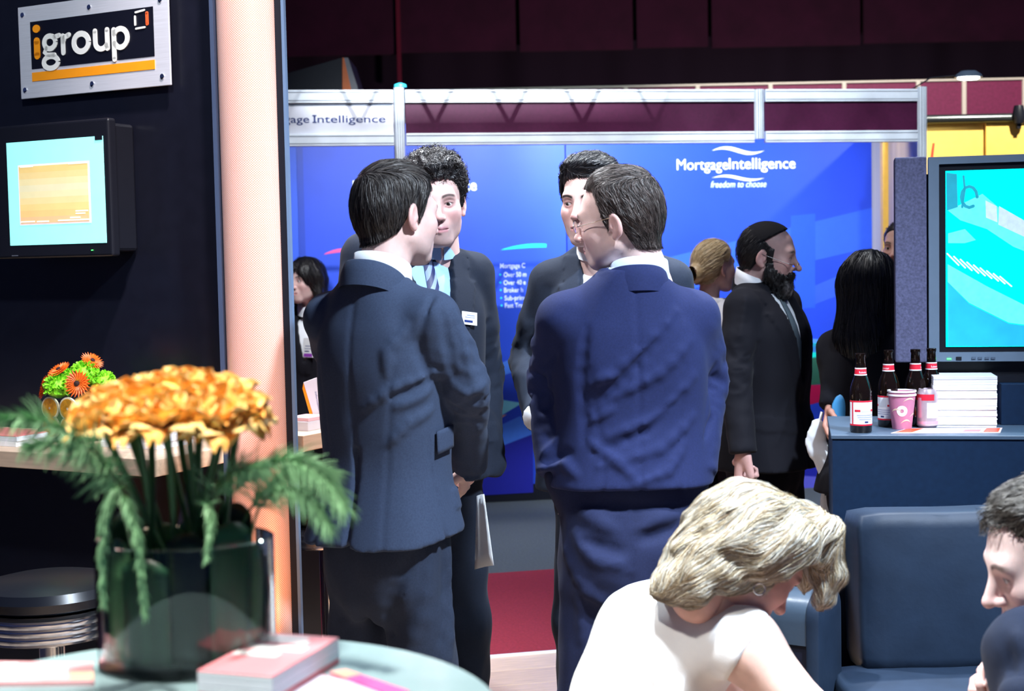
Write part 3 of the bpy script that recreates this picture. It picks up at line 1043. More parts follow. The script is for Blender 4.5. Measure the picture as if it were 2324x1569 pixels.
for (x, y, z, r, lab) in ((-0.02, -0.055, 0.165, 0.042, 'lime green pompom chrysanthemum at the front of the square vase'),
                          (0.035, 0.0, 0.200, 0.042, 'lime green pompom chrysanthemum on top of the square vase'),
                          (0.070, 0.04, 0.172, 0.036, 'lime green pompom chrysanthemum at the right rim of the square vase'),
                          (-0.05, 0.03, 0.18, 0.036, 'lime green pompom chrysanthemum at the back of the square vase')):
    blob_flower(vp(x, y, z), r, M_LIME, 'chrysanthemum', lab, 'flower', 'lime chrysanthemums in the square vase')
for (x, y, z, nx, ny, nz, r, lab) in ((-0.088, -0.045, 0.160, -0.75, -0.55, 0.25, 0.040, 'orange gerbera facing left at the lower left of the square vase'),
                                      (-0.072, -0.025, 0.195, -0.6, -0.3, 0.7, 0.036, 'orange gerbera at the upper left rim of the flower ball'),
                                      (-0.022, -0.048, 0.215, -0.1, -0.55, 0.85, 0.038, 'orange gerbera lying flat at the top front of the flower ball'),
                                      (0.065, -0.062, 0.178, 0.30, -0.95, 0.15, 0.044, 'dark-eyed orange gerbera facing forward at the right of the flower ball'),
                                      (0.045, 0.02, 0.238, 0.65, -0.1, 0.75, 0.038, 'orange gerbera at the very top of the flower ball')):
    gerbera(vp(x, y, z), vn(nx, ny, nz), r, lab)

# items on the side counter
M_BOOK = mat('info_pack_white', (0.80, 0.83, 0.90), 0.5)
q = Pz(712, 972, ZC)
ip = thing('information_pack', 'white information pack booklet leaning upright on the side counter', 'booklet', (q.x, q.y + 0.06, ZC), math.radians(0))
a0, a1 = P(683, 868, q.y), P(716, 856, q.y)
b0, b1 = P(713, 968, q.y), P(734, 968, q.y)
qq = Vector((q.x, q.y, ZC))
pts = [(p.x - q.x, p.z - ZC) for p in (a0, a1, b1, b0)]
mz = min(p[1] for p in pts)
pts = [(a, b - mz) for a, b in pts]
MB().prism(pts, -0.006, 0.010).build('cover', M_BOOK, ip)
tx = text('Information Pack', mat('blue_grey_print', (0.12, 0.18, 0.40), 0.5), ip, 0, 0.085, 0, 0.006, y=0)
for vtx in tx.data.vertices:
    t_ = vtx.co.x / 0.085
    base = Vector(pts[0]).lerp(Vector(pts[1]), 0.62).lerp(Vector(pts[3]).lerp(Vector(pts[2]), 0.55), 0.27 + 0.62 * t_)
    vtx.co = (base.x + vtx.co.z * 1.0, -0.0075, base.y)
MB().prism([(pts[0][0] - 0.004, pts[0][1] - 0.02), (pts[0][0], pts[0][1]), (pts[3][0], pts[3][1]), (pts[3][0] - 0.012, pts[3][1])], -0.004, 0.008).build('orange_spine', M_ORG, ip)
q = Pz(694, 977, ZC)
book_stack('brochure_stack', 'small grey and pink brochure stack on the side counter beside the column', (q.x, q.y + 0.03, ZC), math.radians(62), 0.10, 0.08,
           [(0.03, mat('grey_paper', (0.55, 0.55, 0.62), 0.6), 0, 0), (0.012, mat('pink_paper', (0.75, 0.45, 0.5), 0.6), 0.002, 0)])

# ------------------------------------------------------------------ right side: counter, screen, drinks
ZR = 1.05
plR = Plane(Pz(1886, 988, ZR)[:2], math.radians(-11.0))
rc_ = thing('navy_counter', 'large dark blue counter behind the sofa carrying bottles and screen', 'counter', plR.w(0, 0), plR.th)
MB().box(0, 1.36, 0, 0.50, ZR - 0.012, ZR).build('worktop', mat('grey_blue_top', (0.055, 0.085, 0.13), 0.4), rc_, bevel=0.002)
MB().box(0.004, 1.356, 0.004, 0.496, 0.0, ZR - 0.012).build('body', M_NAVYBOX, rc_)
xa = plR.hit(2272, 900, 0.26)[0]
zz = plR.hit(2290, 872, 0.26)[1]
ris = thing('screen_riser', 'dark blue riser box on the counter behind the paper stack', 'riser', plR.w(0, 0), plR.th)
MB().box(xa, 1.33, 0.26, 0.49, ZR, zz).build('box', M_NAVYBOX, ris, bevel=0.002)

TH_T = math.radians(-13)
plV = Plane(P(2112, 590, 4.42)[:2], TH_T)
M_TVG = mat('tv_grey', (0.13, 0.18, 0.25), 0.4)
tv = thing('plasma_screen', 'large grey plasma screen showing a cyan picture with side speaker', 'television', plV.w(0, 0), TH_T)
x0, z1 = plV.hit(2107, 357)
z0 = plV.hit(2117, 821)[1]
x1 = x0 + 1.06
sx0, sz1 = plV.hit(2146, 388)
sz0 = plV.hit(2150, 788)[1]
fx0, fz1 = plV.hit(2131, 373)
fz0 = plV.hit(2136, 800)[1]
mb = MB()
mb.box(x0, fx0, 0, 0.03, z0, z1).box(x1 - (fx0 - x0), x1, 0, 0.03, z0, z1)
mb.box(fx0, x1 - (fx0 - x0), 0, 0.03, fz1, z1).box(fx0, x1 - (fx0 - x0), 0, 0.03, z0, fz0)
mb.build('frame', M_TVG, tv)
MB().box(x0 + 0.002, x1 - 0.002, 0.03, 0.085, z0 + 0.002, z1 - 0.002).build('housing', M_TVG, tv)
MB().box(fx0, x1 - (fx0 - x0), 0.008, 0.012, fz0, fz1).build('inner_bezel', M_BLACKP, tv)
TVM = mat('screen_cyan', (0.0, 0.85, 0.85), 0.25, emit=0.55, noise=0.06, nscale=9)
sx1 = x1 - (sx0 - x0)
scr = MB().box(sx0, sx1, 0.0050, 0.008, sz0, sz1).build('screen', TVM, tv)


def tp(pts, m, y, name):
    MB().prism([plV.hit(*p) for p in pts], y, 0.0052).build(name, m, scr)


M_TEALD = mat('screen_teal_dark', (0.02, 0.28, 0.38), 0.25, emit=0.4, noise=0.1, nscale=20)
M_TEALM = mat('screen_teal_mid', (0.02, 0.36, 0.56), 0.25, emit=0.4, noise=0.12, nscale=14)
M_PALE = mat('screen_pale', (0.10, 0.66, 0.70), 0.25, emit=0.5, noise=0.15, nscale=60)
M_PINKS = mat('screen_pink', (0.48, 0.60, 0.66), 0.25, emit=0.4, noise=0.1, nscale=60)
tp([(2151, 640), (2200, 690), (2290, 735), (2330, 740), (2500, 790), (2500, 786), (2152, 786)], M_TEALM, 0.0044, 'picture_shape')
tp([(2151, 640), (2151, 600), (2240, 650), (2340, 700), (2480, 760), (2500, 790), (2330, 738), (2290, 733), (2200, 688)], M_PALE, 0.0046, 'picture_shape')
tp([(2148, 392), (2172, 395), (2174, 470), (2149, 478)], M_TEALD, 0.0044, 'picture_shape')
mb = MB()
for a in range(1):
    ring = [(2200 + 18 * math.cos(t * 0.5236), 447 + 24 * math.sin(t * 0.5236)) for t in range(13)]
    pts = [plV.hit(*p) for p in ring]
    stroke(mb, pts[2:], 0.009, 0.0036, 0.0052)
mb.build('picture_shape', M_TEALD, scr)
mb = MB()
stroke(mb, [plV.hit(*p) for p in ((2187, 400), (2190, 430), (2184, 470))], 0.006, 0.0036, 0.0052)
mb.build('picture_shape', M_TEALD, scr)
tp([(2152, 478), (2230, 440), (2324, 520), (2500, 610), (2500, 640), (2300, 560), (2240, 520), (2180, 500)], M_PALE, 0.0045, 'picture_shape')
tp([(2237, 455), (2262, 468), (2264, 505), (2238, 494)], M_PINKS, 0.0040, 'picture_shape')
tp([(2268, 468), (2324, 500), (2330, 540), (2266, 510)], M_PINKS, 0.0040, 'picture_shape')
mb = MB()
for i in range(9):
    stroke(mb, [plV.hit(2150 + i * 15, 576 + i * 6.5), plV.hit(2176 + i * 15, 602 + i * 6.0)], 0.0045, 0.0036, 0.0052)
mb.build('picture_stripe', mat('screen_pale_white', (0.62, 0.80, 0.84), 0.25, emit=0.45), scr)
tp([(2152, 530), (2190, 520), (2215, 545), (2190, 552), (2152, 552)], M_PALE, 0.0042, 'picture_shape')
a, b = plV.hit(2154, 815)
MB().box(a - 0.006, a + 0.006, -0.002, 0.001, b - 0.002, b + 0.002).build('power_light', MATS['green_led'], tv)
a, b = plV.hit(2176, 814)
MB().box(a - 0.008, a + 0.008, -0.002, 0.001, b - 0.005, b + 0.005).build('sensor_window', M_BLACKP, tv)
for u in (2210, 2224, 2240, 2254):
    a, b = plV.hit(u, 813)
    MB().box(a - 0.006, a + 0.006, -0.003, 0.001, b - 0.003, b + 0.003).build('button', mat('tv_button', (0.08, 0.11, 0.16), 0.4), tv)
xs0 = plV.hit(2031, 590)[0]
MB().box(xs0, x0 - 0.006, -0.005, 0.10, plV.hit(2036, 823)[1], plV.hit(2031, 358)[1]).build('speaker', mat('speaker_cloth', (0.085, 0.088, 0.165), 0.9, noise=0.35, nscale=140, bump=0.3), tv, bevel=0.004)
MB().box(x0 - 0.006, x0, 0.02, 0.05, z0 + 0.05, z1 - 0.05).build('speaker_bracket', M_BLACKP, tv)
zst = ZR + 0.0
MB().box(x0 + 0.12, x0 + 0.94, -0.02, 0.16, zz + 0.001, zz + 0.02).build('stand_foot', M_BLACKP, tv)
MB().box(x0 + 0.0, x0 + 1.04, 0.03, 0.09, zz + 0.02, z0).build('stand_neck', M_BLACKP, tv)

# beer bottles
G_BROWN = mat('brown_bottle_glass', (0.006, 0.003, 0.002), 0.05, spec=0.7)
M_LABW = mat('bottle_label_white', (0.80, 0.80, 0.86), 0.45)
M_LABR = mat('bottle_label_red', (0.62, 0.015, 0.04), 0.45)
M_LABB = mat('bottle_label_blue', (0.03, 0.05, 0.16), 0.45)


def cyl_patch(r, z0, z1, a0, a1, n=12):
    mb = MB()
    mb.grid(lambda a, b: (r * math.sin(math.radians(a0 + (a1 - a0) * a)), -r * math.cos(math.radians(a0 + (a1 - a0) * a)), z0 + (z1 - z0) * b), n, 2)
    return mb


BOT = [(0.029, 0.0), (0.0315, 0.004), (0.0315, 0.118), (0.030, 0.132), (0.024, 0.150), (0.0165, 0.168), (0.0140, 0.190), (0.0130, 0.218), (0.0145, 0.221), (0.0145, 0.229), (0.0130, 0.230)]


def bottle(q, label, rz=0.0, full=True):
    t = thing('beer_bottle', label, 'bottle', q, rz, 'beer bottles on the navy counter')
    MB().lathe(BOT, 28).build('glass', G_BROWN, t, smooth='auto')
    lb = cyl_patch(0.0319, 0.022, 0.094, -100, 100, 24).build('front_label', M_LABW, t, smooth=True)
    for z0, z1 in ((0.0215, 0.026), (0.0895, 0.094)):
        cyl_patch(0.0322, z0, z1, -100, 100, 20).build('red_band', M_LABR, lb, smooth=True)
    for a0, a1 in ((-78, -70), (70, 78)):
        cyl_patch(0.0322, 0.026, 0.090, a0, a1, 3).build('red_edge', M_LABR, lb, smooth=True)
    # crest and lines of print
    for a0, a1, z0, z1, m in ((-26, 26, 0.062, 0.084, 'bottle_label_pale'), (-60, -30, 0.062, 0.068, 'r'), (30, 60, 0.062, 0.068, 'r'), (-48, 48, 0.0505, 0.053, 'b'), (-44, 44, 0.0445, 0.047, 'b'), (-36, 36, 0.0385, 0.041, 'b'), (-8, 12, 0.0295, 0.0345, 'k')):
        mm = {'r': M_LABR, 'b': mat('bottle_print_grey', (0.35, 0.38, 0.55), 0.5), 'k': M_LABB}.get(m) or mat('bottle_label_pale', (0.62, 0.66, 0.74), 0.5)
        cyl_patch(0.0323, z0, z1, a0, a1, 8).build('label_print', mm, lb, smooth=True)
    nk = cyl_patch(0.0150, 0.166, 0.188, -180, 180, 24)
    nk.v = [(x * (1.18 - (z - 0.166) * 5), y * (1.18 - (z - 0.166) * 5), z) for x, y, z in nk.v]
    nl = nk.build('neck_label', M_LABR, t, smooth=True)
    for z0 in (0.166, 0.1845):
        k_ = cyl_patch(0.0153, z0, z0 + 0.0035, -180, 180, 24)
        k_.v = [(x * (1.18 - (z - 0.166) * 5), y * (1.18 - (z - 0.166) * 5), z) for x, y, z in k_.v]
        k_.build('white_band', M_LABW, nl, smooth=True)
    tx = text('Budweiser', M_LABW, nl, -0.012, 0.012, 0.1725, 0.006, y=0)
    for vt in tx.data.vertices:
        a = vt.co.x / 0.0165
        rr = 0.0172 - (vt.co.z - 0.166) * 0.075 + 0.0006
        vt.co = (rr * math.sin(a), -rr * math.cos(a), vt.co.z)
    return t


for u, v, dd, rz, lab in ((1954, 981, None, 0.25, 'brown beer bottle with red neck label nearest the left edge of the counter'),
                          (2017, 968, None, -0.9, 'brown beer bottle standing just behind the left of the paper cups'),
                          (2078, 966, None, 1.6, 'brown beer bottle mostly hidden behind the paper cups and can'),
                          (2114, 963, None, 0.4, 'brown beer bottle with red neck label behind the pink drinks can')):
    q = Pz(u, v, ZR)
    bottle((q.x, q.y, ZR), lab, rz)

# paper cups, nested
M_CUP = mat('mauve_cup_paper', (0.50, 0.18, 0.30), 0.55)
M_CUPW = mat('cup_rim_white', (0.80, 0.78, 0.82), 0.5)
M_CUPS = mat('cup_swirl', (0.72, 0.55, 0.42), 0.55)


def cup(q, label, rz):
    t = thing('paper_cup', label, 'cup', q, rz, 'nested mauve paper cups')
    MB().lathe([(0.0275, 0.0), (0.028, 0.003), (0.0395, 0.100), (0.0380, 0.100), (0.0268, 0.006)], 32, closed=False).build('wall', M_CUP, t, smooth='auto')
    MB().lathe([(0.0385, 0.098), (0.0418, 0.0985), (0.0418, 0.1035), (0.0385, 0.1035)], 32, closed=True).build('rim', M_CUPW, t, smooth='auto')
    mb = MB()

    def cp(a, z):
        r = 0.028 + (z - 0.003) / 0.097 * 0.0115 + 0.0005
        return (r * math.sin(a), -r * math.cos(a), z)
    mb.grid(lambda a, b: cp(-0.35 + (0.016 * (0.35 + 0.65 * b)) / 0.035 * math.cos(2 * math.pi * a), 0.055 + 0.016 * (0.35 + 0.65 * b) * math.sin(2 * math.pi * a)), 24, 3, close_u=True)
    mb.build('ring_logo', M_CUPW, t)
    for a0, z0 in ((-0.3, 0.082), (0.35, 0.036), (-0.5, 0.018), (1.2, 0.07), (-1.4, 0.05)):
        mb = MB()
        mb.grid(lambda a, b: cp(a0 + a * 1.1, z0 + 0.010 * math.sin(a * 3) + 0.005 * math.sin(math.pi * a) * (b - 0.5)), 12, 2)
        mb.build('swirl', M_CUPS, t)
    return t


q = Pz(2047, 973, ZR)
cup((q.x, q.y, ZR), 'lower mauve paper cup with ring logo on the counter', 0.1)
cup((q.x, q.y, ZR + 0.0105), 'upper mauve paper cup nested inside the other cup', 0.1)
# can
q = Pz(2105, 970, ZR)
cn = thing('drinks_can', 'pink and silver drinks can beside the white paper stack', 'can', (q.x, q.y, ZR), 0.2)
M_CAN = mat('can_silver_pink', (0.62, 0.50, 0.56), 0.28, metal=0.55, noise=0.12, nscale=30)
MB().lathe([(0.024, 0.0), (0.0315, 0.008), (0.0315, 0.100), (0.026, 0.112), (0.025, 0.115), (0.023, 0.113)], 32).build('body', M_CAN, cn, smooth='auto')
for z0, z1, a0, a1, m in ((0.082, 0.10, -120, 10, M_LABR), (0.03, 0.075, -30, 35, mat('can_pale', (0.80, 0.72, 0.76), 0.35)), (0.012, 0.02, -90, 90, mat('can_pink', (0.70, 0.30, 0.40), 0.35)), (0.03, 0.09, -85, -60, MATS['can_pink'])):
    cyl_patch(0.0318, z0, z1, a0, a1, 12).build('can_print', m, cn, smooth=True)
# paper stack and leaflet
q0, q1 = Pz(2132, 973, ZR), Pz(2274, 971, ZR)
wst = q1.x - q0.x
hs = (973 - 858) / (FPX / q0.y)
lay = []
hh = 0.0
i = 0
while hh < hs - 0.014:
    t_ = random.uniform(0.004, 0.009)
    lay.append((t_, (M_PAPER, MATS['white_paper_b'], MATS['white_paper_c'])[(0, 0, 1, 0, 0, 2)[i % 6]], random.uniform(-0.0012, 0.0012), random.uniform(-0.0015, 0.0015)))
    hh += t_
    i += 1
lay.append((0.010, mat('grey_top_paper', (0.60, 0.60, 0.66), 0.6), 0.001, 0))  # greyer paper for the top bundle
book_stack('paper_stack', 'tall stack of white brochures on the counter under the screen', ((q0.x + q1.x) / 2, q0.y + 0.075, ZR), plR.th, wst, 0.14, lay)
le = thing('leaflet', 'red and white glossy leaflet at the counter edge before the paper stack', 'leaflet', (0, 0, ZR))
q = [Pz(2022, 984, ZR), Pz(2060, 973, ZR), Pz(2275, 972, ZR), Pz(2270, 983, ZR)]
MB().slab([(p.x, p.y) for p in q], 0.0, 0.0012).build('sheet', mat('pale_pink_paper', (0.85, 0.62, 0.60), 0.35), le)
def lq(a, b):
    e0 = q[0].lerp(q[3], a)
    e1 = q[1].lerp(q[2], a)
    p = e0.lerp(e1, b)
    return (p.x, p.y)
M_REDP = mat('bright_red_print', (0.85, 0.08, 0.03), 0.4)
for a0, a1, b0, b1, m in ((0.02, 0.18, 0.1, 0.9, M_REDP), (0.2, 0.34, 0.3, 0.95, M_PRINTW), (0.36, 0.62, 0.45, 0.9, M_PRINTW), (0.64, 0.8, 0.2, 0.6, M_PINKP), (0.84, 0.98, 0.1, 0.9, M_REDP)):
    MB().slab([lq(a0, b0), lq(a1, b0), lq(a1, b1), lq(a0, b1)], 0.0012, 0.0016).build('printed_block', m, le)

# ------------------------------------------------------------------ sofa
sf = thing('leather_sofa', 'dark blue leather sofa with padded arm in front of the counter', 'sofa', (0, 0, 0))
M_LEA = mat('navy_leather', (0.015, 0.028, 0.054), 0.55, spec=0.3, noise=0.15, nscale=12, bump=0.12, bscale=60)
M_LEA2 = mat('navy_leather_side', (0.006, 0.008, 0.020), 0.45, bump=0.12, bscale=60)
def cushion(name, x0, x1, y0, y1, z0, z1, puff, m, axis=1, tilt=0.0):
    n = 14
    mb = MB()
    c = Vector(((x0 + x1) / 2, (y0 + y1) / 2, (z0 + z1) / 2))
    h = Vector(((x1 - x0) / 2, (y1 - y0) / 2, (z1 - z0) / 2))
    vv = []
    bm = bmesh.new()
    bmesh.ops.create_cube(bm, size=2)
    bmesh.ops.subdivide_edges(bm, edges=bm.edges, cuts=9, use_grid_fill=True)
    me = bpy.data.meshes.new(name)
    ex = 22
    for v in bm.verts:
        p = v.co.copy()
        o = p.copy()
        for k_ in range(3):
            s_ = max(abs(p[k_]), 1e-6)
        l = (abs(p.x) ** ex + abs(p.y) ** ex + abs(p.z) ** ex) ** (1 / ex)
        p = p / l
        a = [0, 1, 2]
        a.remove(axis)
        bul = (1 - p[a[0]] ** 2) * (1 - p[a[1]] ** 2)
        r = Vector((p.x * h.x, p.y * h.y, p.z * h.z))
        r[axis] += math.copysign(1, p[axis]) * bul * puff * (abs(p[axis]) > 0.5)
        r += Vector((0, 0.003 * math.sin(11 * p.x + 5 * p.z), 0.001 * math.sin(7 * p.x)))
        v.co = c + Matrix.Rotation(tilt, 3, 'X') @ r
    bm.to_mesh(me)
    bm.free()
    me.polygons.foreach_set('use_smooth', [True] * len(me.polygons))
    me.materials.append(m)
    return new_obj(name, me, sf)


ds = 3.78
ar0, ar1 = Pz(1776, 1398, 0.70), Pz(1925, 1398, 0.70)
c0, c1 = P(1932, 1161, ds), P(2285, 1161, ds)
zb = 0.50
cushion('back_cushion', c0.x, c0.x + 0.60, ds - 0.10, ds + 0.10, zb - 0.02, c0.z, 0.012, M_LEA, 1, math.radians(-5))
cushion('back_cushion', c0.x + 0.61, c0.x + 1.21, ds - 0.10, ds + 0.10, zb - 0.02, c0.z, 0.012, M_LEA, 1, math.radians(-5))
cushion('seat_cushion', ar1.x + 0.006, c0.x + 0.60, ds - 0.80, ds - 0.06, zb - 0.15, zb + 0.005, 0.014, M_LEA, 2)
cushion('seat_cushion', c0.x + 0.605, c0.x + 1.21, ds - 0.80, ds - 0.06, zb - 0.15, zb + 0.005, 0.014, M_LEA, 2)
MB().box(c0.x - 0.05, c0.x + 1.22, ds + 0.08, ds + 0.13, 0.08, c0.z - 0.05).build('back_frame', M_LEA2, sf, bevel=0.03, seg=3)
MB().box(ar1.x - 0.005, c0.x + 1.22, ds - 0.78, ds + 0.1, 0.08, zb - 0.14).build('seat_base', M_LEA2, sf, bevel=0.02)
# padded arm, set at an angle: local x = width, local y = length backwards
TA = math.radians(-32)
cA = Pz(1860, 1404, 0.675)
ma = Matrix.Translation((cA.x, cA.y, 0)) @ Matrix.Rotation(TA, 4, 'Z')
ALEN, AWID = 0.27, 0.16


def armv(mb_):
    mb_.v = [tuple(ma @ Vector(p)) for p in mb_.v]
    return mb_


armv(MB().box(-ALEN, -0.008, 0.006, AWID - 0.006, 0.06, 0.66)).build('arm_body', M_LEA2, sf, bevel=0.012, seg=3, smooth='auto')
nA = 14
pr = [(0.0, 0.60)] + [(AWID / 2 - AWID / 2 * math.cos(math.pi * i / nA), 0.655 + 0.070 * math.sin(math.pi * i / nA) ** 0.7) for i in range(nA + 1)] + [(AWID, 0.60)]
mb = MB()
mb.add([(-ALEN, y, z) for y, z in pr] + [(-0.035, y, z) for y, z in pr], [(i, i + 1, i + 1 + len(pr), i + len(pr)) for i in range(len(pr) - 1)] + [tuple(range(len(pr))), tuple(range(2 * len(pr) - 1, len(pr) - 1, -1))])
armv(mb).build('arm_pad', mat('arm_pad_lit_leather', (0.05, 0.075, 0.11), 0.30, bump=0.1, bscale=60), sf, smooth='auto', fixn=True)  # paler than the other leather: highlight on the arm put into the colour
mb = MB()
pe_ = [(AWID / 2 + (y - AWID / 2) * 1.06, 0.05 if z < 0.62 else z + 0.006) for y, z in pr]
mb.add([(-0.036, y, z) for y, z in pe_] + [(0.0, y, z) for y, z in pe_], [(i, i + 1, i + 1 + len(pe_), i + len(pe_)) for i in range(len(pe_) - 1)] + [tuple(range(len(pe_))), tuple(range(2 * len(pe_) - 1, len(pe_) - 1, -1))])
armv(mb).build('arm_end_panel', M_LEA, sf, smooth='auto', bevel=0.008, fixn=True)
for x, y in ((c0.x - 0.02, ds - 0.7), (c0.x + 1.15, ds - 0.7), (c0.x - 0.02, ds + 0.1), (c0.x + 1.15, ds + 0.1)):
    MB().lathe([(0.022, 0.0), (0.028, 0.085)], 12, c=(x, y, 0)).build('foot', M_CHROME, sf)

# ------------------------------------------------------------------ round table in the foreground
ZT = 1.135
tb = thing('poseur_table', 'round pale glass poseur table in the left foreground', 'table', (-0.326, 1.373, 0))
M_FROST = mat('frosted_glass_top', (0.27, 0.40, 0.43), 0.12, spec=0.5, noise=0.05)
MB().lathe([(0.02, ZT - 0.014), (0.307, ZT - 0.014), (0.310, ZT - 0.010), (0.310, ZT - 0.003), (0.307, ZT), (0.02, ZT)], 96).build('glass_top', M_FROST, tb, smooth='auto')
MB().lathe([(0.10, ZT - 0.026), (0.10, ZT - 0.0145)], 32).build('mount_plate', M_CHROME, tb, smooth='auto')
MB().lathe([(0.032, 0.02), (0.032, ZT - 0.026)], 24).build('column', M_CHROME, tb, smooth='auto')
MB().lathe([(0.24, 0.0), (0.24, 0.008), (0.2, 0.018), (0.04, 0.03)], 48).build('base', M_CHROME, tb, smooth='auto')

# booklets on the table
def tq(u, v, dz=0.0):
    return Pz(u, v, ZT + dz)


A = tq(769, 1448, 0.028)
Bq = tq(640, 1524, 0.028)
dirv = (Bq - A)
ang = math.atan2(dirv.y, dirv.x) + math.pi / 2
ln = dirv.length
plD = Plane(A[:2], ang)
bs_ = thing('booklet_stack', 'small stack of pink fronted booklets on the round table right of vase', 'booklets', (A.x, A.y, ZT), ang)
lay = [(0.006, M_PINKP), (0.007, MATS['white_paper_b']), (0.007, MATS['white_paper_c']), (0.007, MATS['white_paper_b']), (0.0015, mat('pink_cover', (0.82, 0.30, 0.34), 0.4))]
z = 0
for h, m in lay:
    MB().box(-0.085, 0, -ln - 0.02, 0, z, z + h).build('booklet', m, bs_, bevel=0.0007, seg=1)
    z += h
for a0, a1, b0, b1 in ((-0.080, -0.03, -0.020, -0.010), (-0.080, -0.022, -0.036, -0.024), (-0.080, -0.012, -0.066, -0.048), (-0.080, -0.03, -0.09, -0.075)):
    MB().box(a0, a1, b0, b1, z, z + 0.0006).build('printed_block', M_PRINTW, bs_)


def leaflet(pts, label, m, blocks, th=0.0012, z=ZT):
    o = sum((Vector((p.x, p.y, 0)) for p in pts), Vector()) / len(pts)
    t = thing('leaflet', label, 'leaflet', (o.x, o.y, z), 0, 'loose leaflets on the round table')
    MB().slab([(p.x - o.x, p.y - o.y) for p in pts], 0, th).build('sheet', m, t)
    for a0, a1, b0, b1, mm in blocks:
        def L_(a, b):
            p = pts[0].lerp(pts[1], a).lerp(pts[3].lerp(pts[2], a), b)
            return (p.x - o.x, p.y - o.y)
        MB().slab([L_(a0, b0), L_(a1, b0), L_(a1, b1), L_(a0, b1)], th, th + 0.0004).build('printed_block', mm, t)
    return t


M_PNKS = mat('pink_sheet', (0.80, 0.42, 0.45), 0.4)
leaflet([tq(-80, 1508), tq(212, 1512), tq(214, 1556), tq(-90, 1560)], 'pink and white leaflet on the round table left of the vase', M_PNKS,
        [(0.3, 0.42, 0.1, 0.5, M_PRINTW), (0.45, 0.8, 0.2, 0.8, M_PRINTW), (0.28, 0.42, 0.6, 0.9, M_PRINTW), (0.82, 1.0, 0.5, 0.9, mat('peach_print', (0.85, 0.5, 0.35), 0.4))], 0.004)
leaflet([tq(540, 1572), tq(725, 1533), tq(905, 1572), tq(700, 1630)], 'pale lilac sheet with an orange corner on the round table', mat('lilac_sheet', (0.62, 0.62, 0.76), 0.4),
        [(0.98, 0.995, 0.05, 0.9, M_PINKP)], 0.0012, ZT)
leaflet([tq(748, 1532), tq(785, 1526), tq(930, 1575), tq(900, 1590)], 'thin red and orange edged leaflet at the front of the table', MATS['pink_print'] if 'pink_print' in MATS else M_PINKP,
        [(0.0, 1.0, 0.0, 0.25, mat('peach_red', (0.85, 0.35, 0.25), 0.4))], 0.0016, ZT + 0.0013)
q = tq(572, 1566)
gd = thing('glass_tealight_dish', 'small clear glass tealight dish in front of the vase', 'glass dish', (q.x, q.y, ZT + 0.0014))
MB().lathe([(0.008, 0.0), (0.020, 0.001), (0.022, 0.012), (0.020, 0.018), (0.016, 0.018), (0.015, 0.006)], 24).build('bowl', G_CLEAR, gd, smooth='auto')
MB().lathe([(0.004, 0.0062), (0.012, 0.0062), (0.012, 0.010)], 16).build('tealight', M_ALU, gd)

# ------------------------------------------------------------------ oval glass vase with orange roses, fern and wrapped leaves
VX, VY = -0.361, 1.57
VRX, VRY = 0.097, 0.076
VTOP = 0.142
vs = thing('oval_glass_vase', 'clear oval glass vase lined with dark leaves on the round table', 'vase', (VX, VY, ZT))
vh = 0.141
vs.location = (VX, VY, ZT)
vz_top = HCAM - 650 * 1.495 / 3300
vh = vz_top - ZT
MB().lathe([(0.93, 0.0), (1.0, 0.004), (1.0, vh - 0.001), (0.985, vh), (0.955, vh - 0.001), (0.955, 0.014)], 56, sx=VRX, sy=VRY).build('glass_wall', G_CLEAR, vs, smooth='auto')
M_LEAF = mat('dark_broad_leaf', (0.016, 0.065, 0.030), 0.35, noise=0.5, nscale=3, stretch=(14, 14, 0.8), spec=0.6)
M_LEAFL = mat('leaf_green', (0.06, 0.16, 0.07), 0.4, noise=0.3, nscale=4, stretch=(14, 14, 1))
M_LEAFD = mat('black_green_leaf', (0.004, 0.012, 0.006), 0.4, noise=0.3)
N_L = 11
ords = ['first', 'second', 'third', 'fourth', 'fifth', 'sixth', 'seventh', 'eighth', 'ninth', 'tenth', 'eleventh', 'twelfth', 'thirteenth']
rng = random.Random(3)
leafh = [0.0, 0.012, -0.004, 0.022, 0.03, 0.0, -0.01, 0.035, 0.02, 0.012, 0.03]
front_i = 0
for i in range(N_L):
    a0 = -math.pi * 0.98 + 2 * math.pi * i / N_L
    w = 2 * math.pi / N_L * rng.uniform(1.02, 1.25)
    hz = vh - 0.006 + leafh[i]
    inset = 0.90 - 0.06 * (i % 2)

    def lf(a, b, a0=a0, w=w, hz=hz, inset=inset, ph=rng.uniform(0, 6)):
        an = a0 + (a - 0.5) * w
        k_ = inset - 0.03 * math.sin(b * 3 + ph) - 0.05 * max(0, b - 0.75) * 2
        return (VRX * k_ * math.cos(an), VRY * k_ * math.sin(an), 0.016 + (hz - 0.016) * b - 0.012 * (abs(a - 0.5) * 2) ** 2 * b)
    mb = MB()
    mb.grid(lf, 7, 9)
    o = mb.build('wrapped_leaf', (M_LEAF, M_LEAFL, M_LEAF, M_LEAFD)[i % 4], loc=(VX, VY, ZT), smooth=True)
    front = math.sin(a0) < 0
    tag(o, '%s wrapped dark green leaf round the inside of the oval vase, counted from left' % ords[i], 'leaf', 'broad leaves lining the oval vase')
    md = o.modifiers.new('thick', 'SOLIDIFY')
    md.thickness = 0.0012

